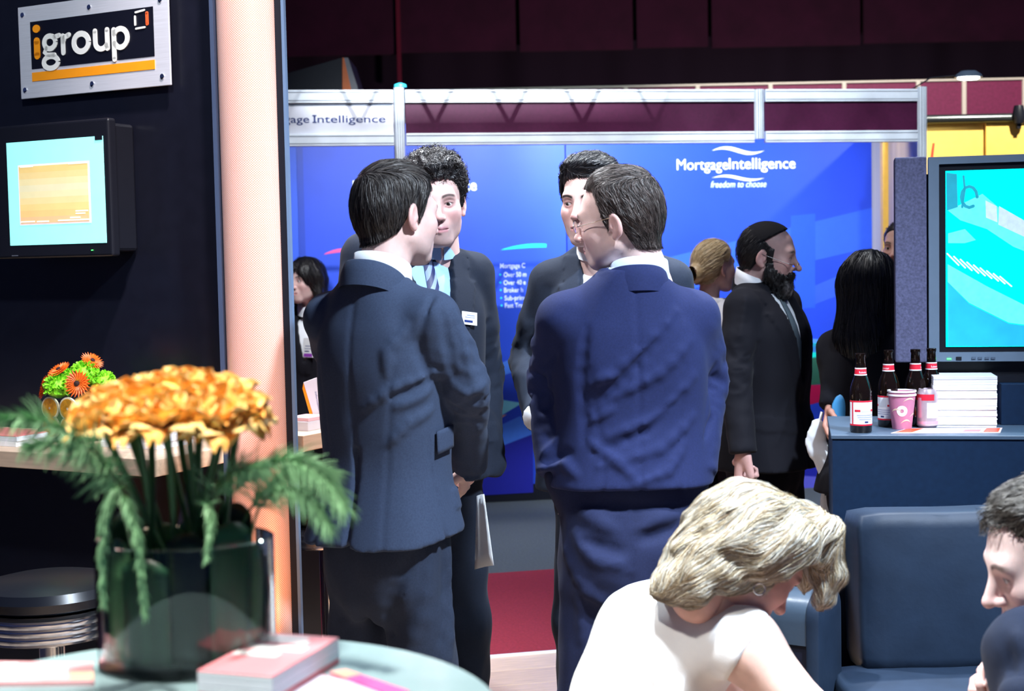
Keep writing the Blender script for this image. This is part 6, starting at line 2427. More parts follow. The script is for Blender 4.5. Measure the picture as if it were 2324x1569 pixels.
# ================================================================== 1 front left man, slate suit, seen from behind
def front_left():
    p = Person('man in slate grey suit with dark brown hair, back turned, holding paper', 868, 3.40, D2R(-33), 1.80)
    A = {1: (shoulder_of(1, 1), p.L(1058, 872, 3.34), p.L(1064, 1050, 3.58)),
         -1: (shoulder_of(1, -1), p.L(785, 850, 3.66), p.L(900, 1010, 3.78))}
    L = p.L
    fl = [([L(985, 850, 3.27), L(900, 880, 3.26), L(820, 930, 3.27)], 0.009), ([L(985, 885, 3.27), L(900, 925, 3.26)], 0.008), ([L(1000, 930, 3.27), L(930, 960, 3.26), L(880, 1010, 3.27)], 0.009),
          ([L(985, 690, 3.29), L(950, 800, 3.28), L(970, 860, 3.28)], -0.007), ([L(930, 740, 3.27), L(880, 800, 3.26), L(880, 850, 3.26)], 0.010), ([L(975, 867, 3.27), L(890, 900, 3.26)], -0.006),
          ([L(1040, 700, 3.27), L(1075, 850, 3.27)], 0.007), ([L(1000, 720, 3.27), L(1030, 860, 3.27)], -0.006), ([L(1050, 900, 3.28), L(1105, 870, 3.30)], 0.008, 0.010), ([L(1040, 940, 3.29), L(1100, 900, 3.30)], -0.006, 0.010),
          ([L(985, 1000, 3.27), L(1010, 1220, 3.29)], -0.004, 0.008)]
    def sc(g):
        # pocket flap on the right hip
        q = L(1040, 1003, 3.30)
    g, g2 = make_suit(p, M_SUIT_G, cloth('slate_trousers_shaded_wool', (0.024, 0.034, 0.062)), A, hem=0.930, folds=fl, seed=3, shirt=M_SHIRT_W, flat_hem=(0.03, 0.10), h=0.0060, wide=0.93, sculpt=sc,  # trousers darker than the jacket: shade under the hem put into the colour
                      tfolds=[([L(990, 1250, 3.27), L(960, 1400, 3.27), L(900, 1540, 3.28)], 0.012), ([L(1060, 1260, 3.32), L(1000, 1540, 3.30)], 0.012), ([L(930, 1260, 3.26), L(850, 1480, 3.28)], -0.012), ([L(1030, 1250, 3.3), L(1010, 1400, 3.3), L(950, 1550, 3.3)], -0.010)])
    # flap
    c = L(1038, 1003, 3.30)
    n = g.grad(np.array([c]))[0]
    for _ in range(6):
        c = c - n * g.samp(np.array([c]))[0]
        n = g.grad(np.array([c]))[0]
    up_ = np.array((0, 0, 1.0))
    up_ = up_ - n * (up_ @ n)
    up_ /= np.linalg.norm(up_)
    sd = np.cross(up_, n)
    mb = MB()

    def flap(a, b):
        q = c + sd * (a - 0.5) * 0.062 + up_ * (0.026 - 0.052 * b + 0.010 * (a - 0.5))
        for _ in range(3):
            q = q - g.grad(np.array([q]))[0] * (g.samp(np.array([q]))[0] - 0.004 - 0.003 * b)
        return tuple(q)
    mb.grid(flap, 9, 6)
    fo = mb.build('pocket_flap', M_SUIT_G, p.root, smooth=True)
    fo.modifiers.new('thick', 'SOLIDIFY').thickness = 0.003
    sp = dict(w=1.0, stubble=0.3, skin=(0.74, 0.50, 0.45), ear=1.0)
    hd = np.array(p.inv @ (P(902, 490, 3.42) - p.loc))
    Mh = m44(rotm(D2R(-48) - D2R(-33), D2R(5), D2R(-3)), hd, 0.955)
    hands = [hand_at(A[1][2], A[1][1], (-1, 0.2, 0), 1), hand_at(A[-1][2], A[-1][1], (1, 0.2, 0), -1)]
    gh, b = make_body(p, Mh, sp, A, hands)
    standard_collars(p, Mh, M_SUIT_G, M_SHIRT_W, 1.545, 0.07, D2R(8), 0.004, -0.002)
    hl = hairline([(-0.14, -0.085), (-0.105, -0.082), (-0.072, -0.062), (-0.045, -0.042), (-0.030, -0.015), (-0.022, 0.014), (0.0, 0.020), (0.012, -0.020), (0.022, 0.0), (0.036, 0.040), (0.055, 0.066), (0.10, 0.080), (0.14, 0.085)])

    def th(x, y, z):
        return 0.007 + 0.007 * ss(z, 0.02, 0.10) + 0.002 * ss(-y, 0.03, 0.10) + 0 * x

    def flow(q, n):
        top = ss(q[:, 2], 0.06, 0.11)[:, None]
        dn = np.stack([q[:, 0] * 2, 0 * q[:, 1] + np.where(q[:, 1] > -0.02, -0.25, 0.1), -np.ones(len(q))], 1)
        fw = np.stack([0.2 + 0 * q[:, 0], np.ones(len(q)), 0 * q[:, 0]], 1)
        return dn * (1 - top) + fw * top
    hb, hs_ = hair_short(gh, sp, hl, th, 11, flow, [(0.018, 0.014, 0.013), (0.030, 0.022, 0.019), (0.012, 0.011, 0.014), (0.10, 0.09, 0.085), (0.030, 0.024, 0.022)], N=9000, wd=0.0006, noise=0.0012, step=0.008)  # palest strand colour stands in for the light on the crown
    add_hair(p, Mh, hb, hs_, (0.016, 0.013, 0.013))
    # sheet of paper held low
    q = [P(1082, 1126, 3.52), P(1099, 1122, 3.50), P(1121, 1284, 3.44), P(1078, 1293, 3.50)]
    pa = thing('paper_sheet', 'white sheet of paper held low by the man in slate grey', 'paper', q[0])
    mb = MB()
    mb.grid(lambda a, b: tuple((q[0].lerp(q[1], a).lerp(q[3].lerp(q[2], a), b) - q[0]) + Vector((0, 0.006 * math.sin(3 * a), 0))), 5, 7)
    pa_ = mb.build('sheet', M_PAPER, pa, smooth=True)
    pa_.modifiers.new('thick', 'SOLIDIFY').thickness = 0.0012
    return p


# ================================================================== 2 front right man, navy suit, hands in pockets
def front_right():
    p = Person('man in navy suit and rimless glasses, back turned, hands in pockets', 1424, 3.40, D2R(6), 1.785)
    L = p.L
    A = {1: (shoulder_of(p.k, 1), L(1594, 860, 3.47), L(1580, 1068, 3.37)),
         -1: (shoulder_of(p.k, -1), L(1254, 860, 3.47), L(1264, 1068, 3.37))}
    d = 3.262
    fl = [([L(1590, 770, d), L(1500, 850, d), L(1400, 900, d)], 0.009), ([L(1600, 860, d), L(1500, 950, d), L(1380, 990, d)], 0.010), ([L(1560, 690, d), L(1450, 800, d), L(1340, 880, d)], 0.008),
          ([L(1600, 950, d), L(1500, 1020, d), L(1360, 1060, d)], 0.009), ([L(1325, 740, d), L(1315, 850, d), L(1320, 1000, d)], -0.008), ([L(1580, 900, d), L(1470, 985, d), L(1350, 1030, d)], -0.007),
          ([L(1330, 1000, d), L(1390, 1040, d), L(1450, 1095, d)], 0.008), ([L(1570, 1010, d), L(1520, 1070, d), L(1440, 1100, d)], 0.008), ([L(1500, 780, d), L(1420, 860, d), L(1340, 930, d)], -0.007),
          ([L(1390, 930, d), L(1340, 960, d)], 0.006), ([L(1400, 850, d), L(1345, 870, d)], 0.006),
          ([L(1290, 850, 3.38), L(1220, 880, 3.38)], 0.007, 0.010), ([L(1290, 890, 3.38), L(1220, 930, 3.38)], -0.007, 0.010), ([L(1300, 780, 3.38), L(1225, 835, 3.38)], -0.007, 0.010), ([L(1290, 990, 3.35), L(1210, 1030, 3.33)], 0.007, 0.010),
          ([L(1640, 840, 3.38), L(1590, 900, 3.38)], -0.007, 0.010), ([L(1640, 900, 3.36), L(1585, 960, 3.36)], 0.007, 0.010), ([L(1640, 940, 3.36), L(1585, 1000, 3.34)], -0.007, 0.010),
          ([L(1205, 1070, 3.34), L(1260, 1050, 3.28), L(1310, 1080, 3.28)], 0.012), ([L(1210, 1050, 3.34), L(1300, 1030, 3.30)], -0.007)]
    tf_ = [([L(1310, 1160, 3.27), L(1400, 1205, 3.255)], 0.010), ([L(1290, 1210, 3.29), L(1350, 1270, 3.27), L(1430, 1285, 3.26)], 0.011), ([L(1330, 1140, 3.28), L(1540, 1150, 3.28)], -0.007), ([L(1450, 1200, 3.26), L(1500, 1175, 3.27), L(1570, 1165, 3.28)], 0.010),
           ([L(1270, 1250, 3.32), L(1330, 1350, 3.28), L(1420, 1400, 3.28)], 0.010), ([L(1435, 1220, 3.255), L(1430, 1320, 3.26), L(1425, 1420, 3.29)], -0.012), ([L(1300, 1350, 3.30), L(1350, 1560, 3.30)], 0.011),
           ([L(1320, 1230, 3.28), L(1410, 1255, 3.26)], -0.007), ([L(1450, 1230, 3.26), L(1540, 1200, 3.28)], -0.007)]
    g, g2 = make_suit(p, M_SUIT_N, cloth('navy_trousers_wool', (0.013, 0.019, 0.060)), A, hem=1.050, vent=False, folds=fl, seed=8, shirt=mat('pale_blue_shirt_b', (0.55, 0.65, 0.80), 0.7), wide=1.06, deep=1.05,
                      h=0.0060, amp=0.0035, flat_hem=(0.0, 0.0), tfolds=tf_, sleeve=(0.065, 0.058, 0.050), pocket=(-1, 1))
    sp = dict(w=1.02, stubble=0.12, skin=(0.78, 0.55, 0.50), nose=0.95)
    hd = np.array(p.inv @ (P(1404, 500, 3.42) - p.loc))
    Mh = m44(rotm(D2R(62), D2R(8), D2R(-6)), hd, 0.93)
    hands = [pocket_hand(A[s_][2], s_, (s_ * 0.06, 0.02, 0.93)) for s_ in (-1, 1)]
    gh, b = make_body(p, Mh, sp, A, hands)
    standard_collars(p, Mh, M_SUIT_N, MATS['pale_blue_shirt_b'], 1.525, 0.065, D2R(4), 0.0, 0.0)
    hl = hairline([(-0.14, -0.080), (-0.10, -0.082), (-0.05, -0.070), (-0.030, -0.030), (-0.022, 0.012), (0.0, 0.020), (0.010, -0.022), (0.019, -0.004), (0.024, 0.045), (0.034, 0.088), (0.060, 0.098), (0.075, 0.104), (0.14, 0.12)])

    def th(x, y, z):
        return 0.006 + 0.009 * ss(z, 0.04, 0.11) + 0.003 * ss(-y, 0.03, 0.10) + 0 * x

    def flow(q, n):
        top = ss(q[:, 2], 0.065, 0.115)[:, None]
        dn = np.stack([q[:, 0] * 2, -0.5 + 0 * q[:, 1], -np.ones(len(q))], 1)
        fw = np.stack([-0.4 + 0 * q[:, 0], np.ones(len(q)), 0.1 + 0 * q[:, 0]], 1)
        return dn * (1 - top) + fw * top
    hb, hs_ = hair_short(gh, sp, hl, th, 21, flow, [(0.035, 0.024, 0.021), (0.075, 0.052, 0.046), (0.020, 0.016, 0.016), (0.17, 0.14, 0.13)], N=9000, wd=0.0006, noise=0.0018, step=0.0065, curl=0.25)
    add_hair(p, Mh, hb, hs_, (0.024, 0.018, 0.017))
    glasses(p, Mh, 1.0, 0.0)
    return p


# ================================================================== 3 back left man, curly dark hair, facing us
def badge(pp, c, g, w, hgt, label_rows, tilt=0.0, stripe=None):
    n = g.grad(np.array([c]))[0]
    for _ in range(8):
        c = c - n * (g.samp(np.array([c]))[0] - 0.004)
        n = g.grad(np.array([c]))[0]
    up_ = np.array((0, 0, 1.0))
    up_ = up_ - n * (up_ @ n)
    up_ /= np.linalg.norm(up_)
    sd = np.cross(up_, n)
    Rm = np.stack([-sd, n, up_], 1)  # local x right as seen, y outward
    Rm = Rm @ np.array(Matrix.Rotation(tilt, 3, 'Y'))
    M = m44(Rm, c)
    t = bpy.data.objects.new('name_badge', None)
    COL.objects.link(t)
    t.parent = pp.root
    t.matrix_local = Matrix(M.tolist())
    MB().box(-w / 2, w / 2, -0.001, 0.0012, -hgt / 2, hgt / 2).build('card', M_PRINTW, t)
    for x0, x1, z0, z1, m in label_rows:
        MB().box(x0 * w, x1 * w, 0.0012, 0.0017, z0 * hgt, z1 * hgt).build('printed_line', m, t)
    return t


M_TIE_N = mat('navy_striped_tie', (0.02, 0.035, 0.13), 0.5, noise=0.2)


def stripes(m, c1, c2, sc, rough=0.5):
    nt = m.node_tree
    w = nt.nodes.new('ShaderNodeTexWave')
    w.inputs['Scale'].default_value = sc
    w.bands_direction = 'DIAGONAL'
    tc = nt.nodes.new('ShaderNodeTexCoord')
    nt.links.new(tc.outputs['Object'], w.inputs['Vector'])
    r = nt.nodes.new('ShaderNodeValToRGB')
    r.color_ramp.interpolation = 'CONSTANT'
    r.color_ramp.elements[0].color = (*c1, 1)
    r.color_ramp.elements[1].position = 0.55
    r.color_ramp.elements[1].color = (*c2, 1)
    nt.links.new(w.outputs['Fac'], r.inputs[0])
    nt.links.new(r.outputs[0], nt.nodes['Principled BSDF'].inputs['Base Color'])


stripes(M_TIE_N, (0.012, 0.02, 0.10), (0.20, 0.28, 0.48), 22)


def back_left():
    p = Person('man with dark curly hair, blue shirt and name badge, facing the camera', 958, 4.10, D2R(180 + 27), 1.915)
    L = p.L
    k = p.k
    A = {1: (np.array((0.170, 0.0, 1.590)), L(800, 790, 3.92), L(850, 990, 3.90)),
         -1: (shoulder_of(k, -1, 0.0), L(1098, 850, 4.24), L(1106, 1020, 4.12))}

    def sc(g):
        g.u(rc(L(1085, 960, 4.10), L(1128, 1055, 4.10), 0.05, 0.032, ((0, 1, 0), 0.6)), 0.03)
    fl = [(L(1020, 600, 3.98), L(1005, 760, 3.97), 0.0, 0.02)][:0]
    g, g2 = make_suit(p, M_SUIT_C, M_SUIT_C, A, hem=0.90, vent=True, seed=13, shirt=M_SHIRT_B, tie=M_TIE_N, dzs=(0.08, 0.08), sculpt=sc, vz=1.13, wide=0.98, pocket=(-1, 1))
    sp = dict(w=0.98, stubble=0.35, skin=(0.70, 0.46, 0.42), brow=(0.02, 0.016, 0.016), browz=-0.001, gaze=(0.05, 1, -0.02), lip=(0.58, 0.22, 0.26))
    hd = np.array(p.inv @ (P(988, 462, 4.07) - p.loc))
    Mh = m44(rotm(D2R(-20), D2R(8), D2R(4)), hd, 0.98)
    hands = [pocket_hand(A[s_][2], s_, (s_ * 0.06, 0.0, 0.95)) for s_ in (-1, 1)]
    gh, b = make_body(p, Mh, sp, A, hands, h=0.0024)
    standard_collars(p, Mh, M_SUIT_C, M_SHIRT_B, 1.530 * k, 0.085, D2R(4))
    # open wings of the shirt collar
    hl = hairline([(-0.14, -0.070), (-0.06, -0.060), (-0.030, -0.02), (-0.022, 0.012), (0.0, 0.020), (0.012, -0.020), (0.022, 0.0), (0.036, 0.040), (0.055, 0.066), (0.078, 0.076), (0.14, 0.080)])

    def th(x, y, z):
        return 0.013 + 0.024 * ss(z + 0.35 * y, 0.0, 0.16) + 0 * x

    def flow(q, n):
        return np.stack([np.sin(q[:, 1] * 80), np.cos(q[:, 0] * 80 + q[:, 2] * 40), 0.4 * np.sin(q[:, 0] * 90)], 1)
    hb, hs_ = hair_short(gh, sp, hl, th, 31, flow, [(0.012, 0.011, 0.013), (0.022, 0.018, 0.018), (0.05, 0.045, 0.045)], N=3800, wd=0.0009, noise=0.0085, step=0.005, curl=1.0, lift=0.009)
    add_hair(p, Mh, hb, hs_, (0.010, 0.009, 0.011))
    bl = mat('badge_print', (0.25, 0.32, 0.55), 0.5)
    badge(p, L(1070, 722, 4.02), g, 0.052, 0.036, [(-0.35, 0.2, 0.2, 0.27, bl), (-0.35, 0.3, 0.05, 0.10, bl), (-0.2, 0.35, -0.33, -0.15, M_NAVYP)], D2R(-8))
    return p


# ================================================================== 4 back right man, black quiff, facing us to the left
M_TIE_W = mat('pale_silver_tie', (0.55, 0.60, 0.72), 0.45, noise=0.15)


def back_right():
    p = Person('tall man with black swept-up hair and white shirt, behind the navy suit', 1384, 4.15, D2R(180 - 24), 1.90)
    L = p.L
    k = p.k
    A = {1: (np.array((0.182, 0.0, 1.500)), L(1200, 815, 4.30), L(1222, 945, 4.02)),
         -1: (np.array((-0.182, 0.0, 1.500)), L(1555, 830, 4.10), L(1530, 1000, 4.02))}
    g, g2 = make_suit(p, M_SUIT_C2, M_SUIT_C2, A, hem=0.86, vent=True, seed=17, shirt=M_SHIRT_W, tie=M_TIE_W, vz=1.15, wide=1.08, pocket=(-1, 1))
    sp = dict(w=0.97, stubble=0.10, skin=(0.73, 0.49, 0.44), brow=(0.015, 0.012, 0.012), browz=-0.003, browd=1.0, gaze=(0.35, 1, -0.08), nose=0.95)
    hd = np.array(p.inv @ (P(1341, 462, 4.10) - p.loc))
    Mh = m44(rotm(D2R(-3), D2R(5), D2R(0)), hd, 0.98)
    hands = [pocket_hand(A[s_][2], s_, (s_ * 0.06, 0.0, 0.95)) for s_ in (-1, 1)]
    gh, b = make_body(p, Mh, sp, A, hands, h=0.0024)
    standard_collars(p, Mh, M_SUIT_C2, M_SHIRT_W, 1.530 * k, 0.085, D2R(4))
    # white shirt cuff
    w = A[1][2]
    e = A[1][1]
    ax = (w - e) / np.linalg.norm(w - e)
    MB().tube([Vector(w - ax * 0.01), Vector(w + ax * 0.012)], 0.044, 16).build('shirt_cuff', M_SHIRT_W, p.root, smooth=True)
    hl = hairline([(-0.14, -0.075), (-0.06, -0.060), (-0.030, -0.02), (-0.022, 0.012), (0.0, 0.020), (0.010, -0.018), (0.022, 0.004), (0.036, 0.046), (0.055, 0.070), (0.085, 0.082), (0.14, 0.085)])

    def th(x, y, z):
        return 0.009 + 0.016 * ss(z, 0.0, 0.14) + 0.016 * ss(y, 0.02, 0.085) * ss(z, 0.06, 0.11) + 0 * x

    def flow(q, n):
        top = ss(q[:, 2], 0.06, 0.10)[:, None]
        dn = np.stack([q[:, 0] * 2, -0.6 + 0 * q[:, 1], -np.ones(len(q))], 1)
        bk = np.stack([-0.5 + 0 * q[:, 0], -np.ones(len(q)), 0.3 + 0 * q[:, 0]], 1)
        return dn * (1 - top) + bk * top
    hb, hs_ = hair_short(gh, sp, hl, th, 41, flow, [(0.010, 0.010, 0.013), (0.018, 0.017, 0.020), (0.04, 0.04, 0.045)], N=4200, wd=0.0010, noise=0.0035, step=0.008, lift=0.006)
    add_hair(p, Mh, hb, hs_, (0.009, 0.009, 0.012))
    return p


# ================================================================== 5 bearded man with skullcap
def bearded():
    p = Person('bearded man in black suit with black skullcap and half-moon glasses, in profile', 1738, 5.18, D2R(-130), 1.735)
    L = p.L
    A = {1: (shoulder_of(p.k, 1), L(1668, 850, 5.01), L(1686, 1026, 4.93)),
         -1: (shoulder_of(p.k, -1), L(1775, 850, 5.34), L(1790, 1010, 5.32))}
    tie = mat('grey_green_tie', (0.10, 0.13, 0.15), 0.5, noise=0.2)
    fl = [([L(1700, 640, 4.97), L(1680, 760, 4.97)], 0.006), ([L(1790, 900, 5.05), L(1760, 1010, 5.0)], 0.007)]
    g, g2 = make_suit(p, M_SUIT_B, M_SUIT_B, A, hem=0.84, seed=23, shirt=M_SHIRT_W, tie=tie, vz=1.12, folds=fl, deep=1.12, h=0.0078)
    skin = (0.66, 0.42, 0.38)
    sp = dict(w=0.97, stubble=0.0, skin=skin, nose=1.15, brow=(0.05, 0.045, 0.045), hand=(0.62, 0.36, 0.33))
    hd = np.array(p.inv @ (P(1743, 582, 5.16) - p.loc))
    Mh = m44(rotm(D2R(24), D2R(10), 0), hd, 0.95)
    w = A[1][2]
    fist = hand_mesh((75, 80, 45), 45, 0.0036, 1.0, 1, 1)
    hands = [(fist, m44(frame_to((0.0, 0.05, -1), (-1, 0.1, 0)), w, 1.0)), pocket_hand(A[-1][2], -1, (-0.05, 0.05, 0.9))]
    gh, b = make_body(p, Mh, sp, A, hands, h=0.003)
    standard_collars(p, Mh, M_SUIT_B, M_SHIRT_W, 1.535 * p.k, 0.085, D2R(6))
    hl = hairline([(-0.14, -0.07), (-0.05, -0.06), (-0.030, -0.03), (-0.022, 0.012), (0.0, 0.016), (0.012, -0.05), (0.026, -0.05), (0.03, 0.05), (0.05, 0.1), (0.14, 0.1)])

    def th(x, y, z):
        return np.where((z + 0.8 * (y + 0.02) > 0.062) & (z > 0.03), -0.02, 0.008) + 0 * x

    def flow(q, n):
        return np.stack([q[:, 0], -0.6 + 0 * q[:, 1], -np.ones(len(q))], 1)
    hb, hs_ = hair_short(gh, sp, hl, th, 51, flow, [(0.012, 0.011, 0.012), (0.03, 0.028, 0.028)], N=1500, wd=0.0008, noise=0.0015, step=0.005, h=0.004)
    add_hair(p, Mh, hb, hs_, (0.012, 0.011, 0.012))
    # beard
    gb = G((-0.10, -0.03, -0.17), (0.10, 0.14, 0.03), 0.0032)
    gb.u(el((0, 0.030, -0.035), (0.062, 0.065, 0.086)), 0.02)
    for s_ in (-1, 1):
        gb.u(rc((s_ * 0.052, -0.002, -0.058), (s_ * 0.022, 0.066, -0.106), 0.019, 0.017), 0.028)
    gb.u(el((0, 0.078, -0.112), (0.034, 0.028, 0.034)), 0.02)
    gb.u(rc((-0.022, 0.090, -0.058), (0.022, 0.090, -0.058), 0.013, 0.013), 0.012)
    gb.D -= 0.007
    X, Y, Z = gb.ax[0][:, None, None], gb.ax[1][None, :, None], gb.ax[2][None, None, :]
    ztop = np.interp(gb.ax[1], [-0.03, 0.012, 0.03, 0.05, 0.075, 0.09, 0.14], [-0.02, 0.01, -0.02, -0.045, -0.056, -0.048, -0.047])[None, :, None]
    gb.D = smax(gb.D, ((Z - ztop) * 0.8 + 0 * X).astype(np.float32), 0.006)
    gb.D = smax(gb.D, ((0.004 - Y) + 0 * X + 0 * Z).astype(np.float32), 0.006)
    gb.s_(el((0, 0.106, -0.0655), (0.018, 0.020, 0.0055)), 0.003)
    gb.disp(lambda q: 0.004 * vnoise(q * np.array((140, 140, 70))) + 0.002 * vnoise(q * 260), 0.02)
    V, F = gb.mesh(1)
    tip = ss(V[:, 1], 0.075, 0.105) * ss(-V[:, 2], 0.07, 0.10)
    cb = np.array((0.012, 0.010, 0.010)) * (1 - tip[:, None]) + np.array((0.16, 0.14, 0.14)) * tip[:, None]
    o = np_mesh('beard', tf(V, Mh), F, M_HAIR, cb, p.root)
    SV, SF, SCc = strands(gb, V, lambda q, n: np.stack([0.3 * q[:, 0], 0.25 + 0 * q[:, 1], -np.ones(len(q))], 1), 1500, 5, 0.004, 0.0008, [(0.010, 0.009, 0.009), (0.025, 0.022, 0.022)], 9, off=(0, 0.003), lift=0.004, curl=0.5)
    np_mesh('beard_strands', tf(SV, Mh), SF, M_HAIR, SCc, o)['kind'] = 'stuff'
    # skullcap
    gk = G((-0.11, -0.15, -0.02), (0.11, 0.08, 0.16), 0.004)
    gk.u(el((0, -0.008, 0.034), (0.076 + 0.011, 0.098 + 0.011, 0.086 + 0.011)), 0.01)
    gk.plane((0, 0.62, -0.78), -0.040 - 0.012, 0.004)
    gk.disp(lambda q: 0.0012 * np.sin(q[:, 0] * 500) * np.sin(q[:, 1] * 500), 0.02)
    np_mesh('skullcap', tf(gk.mesh(1)[0], Mh), gk.mesh(1)[1], cloth('black_knit', (0.005, 0.005, 0.008)), None, p.root)
    glasses(p, Mh, 1.0, -0.020, dy=0.010, half=True)
    # carrier bag hanging from his hand, mostly behind the blonde woman
    c = P(1695, 1098, 4.92)
    t = thing('white_carrier_bag', 'white plastic carrier bag hanging from the bearded man\'s hand', 'bag', (c.x, c.y - 0.02, 0))
    gz = G((-0.20, -0.10, 0.40), (0.20, 0.10, c.z + 0.02), 0.010)
    z1 = c.z
    gz.u(loft(spl([(0.45, 0, 0, 0.11, 0.035), (0.60, 0, 0, 0.12, 0.04), (z1 - 0.16, 0, 0, 0.11, 0.04), (z1 - 0.10, 0, 0, 0.05, 0.02)]), 2.6), 0.01)
    gz.disp(lambda q: 0.008 * vnoise(q * 18) + 0.004 * vnoise(q * 40), 0.03)
    M_BAG = mat('white_plastic_bag', (0.78, 0.80, 0.84), 0.35, bump=0.3, bscale=40)
    np_mesh('bag_body', *gz.mesh(1), M_BAG, None, t)
    for s_ in (-1, 1):
        MB().tube([(s_ * 0.04, 0, z1 - 0.12), (s_ * 0.02, 0.01 * s_, z1 - 0.04), (0, 0.012 * s_, z1 + 0.012)], 0.006, 6).build('handle', M_BAG, t, smooth=True)


# ================================================================== 6..9 people further back
def simple_person(label, u, d, yaw, H, mj, shirt, head, hyaw, sp, hairfn, wide=0.9, pitch=0.0, arms=None, vz=1.2, tie=None, tilt=0.0):
    p = Person(label, u, d, D2R(yaw), H)
    k = p.k
    A = arms(p) if arms else {s_: (shoulder_of(k * wide, s_) * np.array((1, 1, 1 / wide)), np.array((s_ * 0.20 * wide, -0.03, 1.15 * k)), np.array((s_ * 0.19 * wide, 0.10, 0.93 * k))) for s_ in (-1, 1)}
    g, g2 = make_suit(p, mj, M_SUIT_B, A, hem=0.88, seed=int(u) % 50, shirt=shirt, wide=wide, h=0.0095, vz=vz, tie=tie, deep=0.95, sleeve=(0.054, 0.046, 0.038))
    hd = np.array(p.inv @ (P(head[0], head[1], head[2]) - p.loc))
    Mh = m44(rotm(D2R(hyaw), D2R(pitch), D2R(tilt)), hd, sp.get('scale', 0.94))
    hands = [hand_at(A[1][2], A[1][1], (-1, 0.2, 0), 1, hand_mesh((30, 30, 20), 20, 0.0045, 1, 3, 1), 0.88), hand_at(A[-1][2], A[-1][1], (1, 0.2, 0), -1, hand_mesh((30, 30, 20), 20, 0.0045, 1, 3, -1), 0.88)]
    gh, b = make_body(p, Mh, sp, A, hands, h=0.0036)
    if shirt:
        standard_collars(p, Mh, mj, shirt, 1.525 * k, 0.08, 0)
    hairfn(p, Mh, gh, sp)
    return p, g, A, Mh


def bun_blonde(p, Mh, gh, sp):
    hl = hairline([(-0.14, -0.085), (-0.06, -0.07), (-0.030, -0.04), (-0.022, 0.016), (0.0, 0.024), (0.022, 0.02), (0.045, 0.06), (0.14, 0.085)])

    def ex(g):
        g.u(el((0, -0.125, -0.035), (0.035, 0.028, 0.038)), 0.02)
    hb, hs_ = hair_short(gh, sp, hl, lambda x, y, z: 0.012 + 0 * (x + y + z), 61, lambda q, n: np.stack([-q[:, 0] * 3, -np.ones(len(q)), -0.55 + 0 * q[:, 0]], 1),
                         [(0.55, 0.42, 0.24), (0.40, 0.29, 0.15), (0.68, 0.56, 0.36)], N=1800, wd=0.0011, noise=0.001, step=0.012, h=0.0045, extra=ex)
    V = hb[0]
    o = add_hair(p, Mh, hb, hs_, (0.42, 0.31, 0.17))


def long_black(p, Mh, gh, sp):
    g = G((-0.16, -0.18, -0.40), (0.16, 0.14, 0.16), 0.0055)
    g.u(el((0, -0.008, 0.034), (0.076 + 0.020, 0.098 + 0.022, 0.086 + 0.022)), 0.01)
    g.u(rc((0, -0.055, 0.0), (0, -0.085, -0.18), 0.085, 0.085, ((0, 1, 0), 0.75)), 0.05)
    g.u(rc((0, -0.085, -0.18), (0, -0.085, -0.34), 0.092, 0.070, ((0, 1, 0), 0.5)), 0.04)
    for s_ in (-1, 1):
        g.u(rc((s_ * 0.072, -0.005, 0.02), (s_ * 0.085, -0.02, -0.20), 0.028, 0.030), 0.03)
    g.s_(el((0, 0.105, -0.03), (0.058, 0.085, 0.10)), 0.01)
    g.disp(lambda q: 0.004 * vnoise(q * np.array((60, 60, 6))) + 0.002 * vnoise(q * np.array((150, 150, 8))), 0.02)
    V, F = g.mesh(1)
    st = strands(g, V[V[:, 2] > -0.2], lambda q, n: np.stack([q[:, 0] * 1.2, -0.35 * ss(q[:, 2], 0.0, 0.1), -np.ones(len(q))], 1), 3600, 9, 0.014, 0.0010, [(0.006, 0.006, 0.009), (0.010, 0.010, 0.014), (0.004, 0.004, 0.006)], 71, off=(0, 0.003), lift=0.002)
    add_hair(p, Mh, (V, F), st, (0.006, 0.006, 0.008))


def dark_bob(p, Mh, gh, sp):
    g = G((-0.15, -0.16, -0.18), (0.15, 0.14, 0.16), 0.0055)
    g.u(el((0, -0.008, 0.036), (0.076 + 0.022, 0.098 + 0.020, 0.086 + 0.020)), 0.01)
    for s_ in (-1, 1):
        g.u(rc((s_ * 0.080, -0.01, 0.02), (s_ * 0.090, -0.01, -0.11), 0.034, 0.028), 0.03)
    g.u(rc((0, -0.07, 0.0), (0, -0.085, -0.11), 0.07, 0.06), 0.04)
    g.s_(el((0, 0.105, -0.035), (0.056, 0.085, 0.105)), 0.01)
    g.disp(lambda q: 0.005 * vnoise(q * np.array((40, 40, 12))) + 0.002 * vnoise(q * np.array((120, 120, 20))), 0.02)
    V, F = g.mesh(1)
    st = strands(g, V, lambda q, n: np.stack([q[:, 0] * 1.5, -0.2 + 0 * q[:, 0], -np.ones(len(q))], 1), 1500, 7, 0.010, 0.0011, [(0.008, 0.007, 0.008), (0.018, 0.014, 0.014)], 81, off=(0, 0.004), lift=0.004, curl=0.3)
    add_hair(p, Mh, (V, F), st, (0.008, 0.007, 0.008))


def pulled_dark(p, Mh, gh, sp):
    hl = hairline([(-0.14, -0.085), (-0.06, -0.07), (-0.030, -0.04), (-0.022, 0.016), (0.0, 0.024), (0.022, 0.02), (0.045, 0.06), (0.07, 0.082), (0.14, 0.09)])
    hb, hs_ = hair_short(gh, sp, hl, lambda x, y, z: 0.009 + 0 * (x + y + z), 91, lambda q, n: np.stack([0 * q[:, 0], -np.ones(len(q)), -0.3 + 0 * q[:, 0]], 1), [(0.012, 0.009, 0.008)], N=600, wd=0.0011, noise=0.001, step=0.01, h=0.005)
    add_hair(p, Mh, hb, hs_, (0.010, 0.008, 0.008))


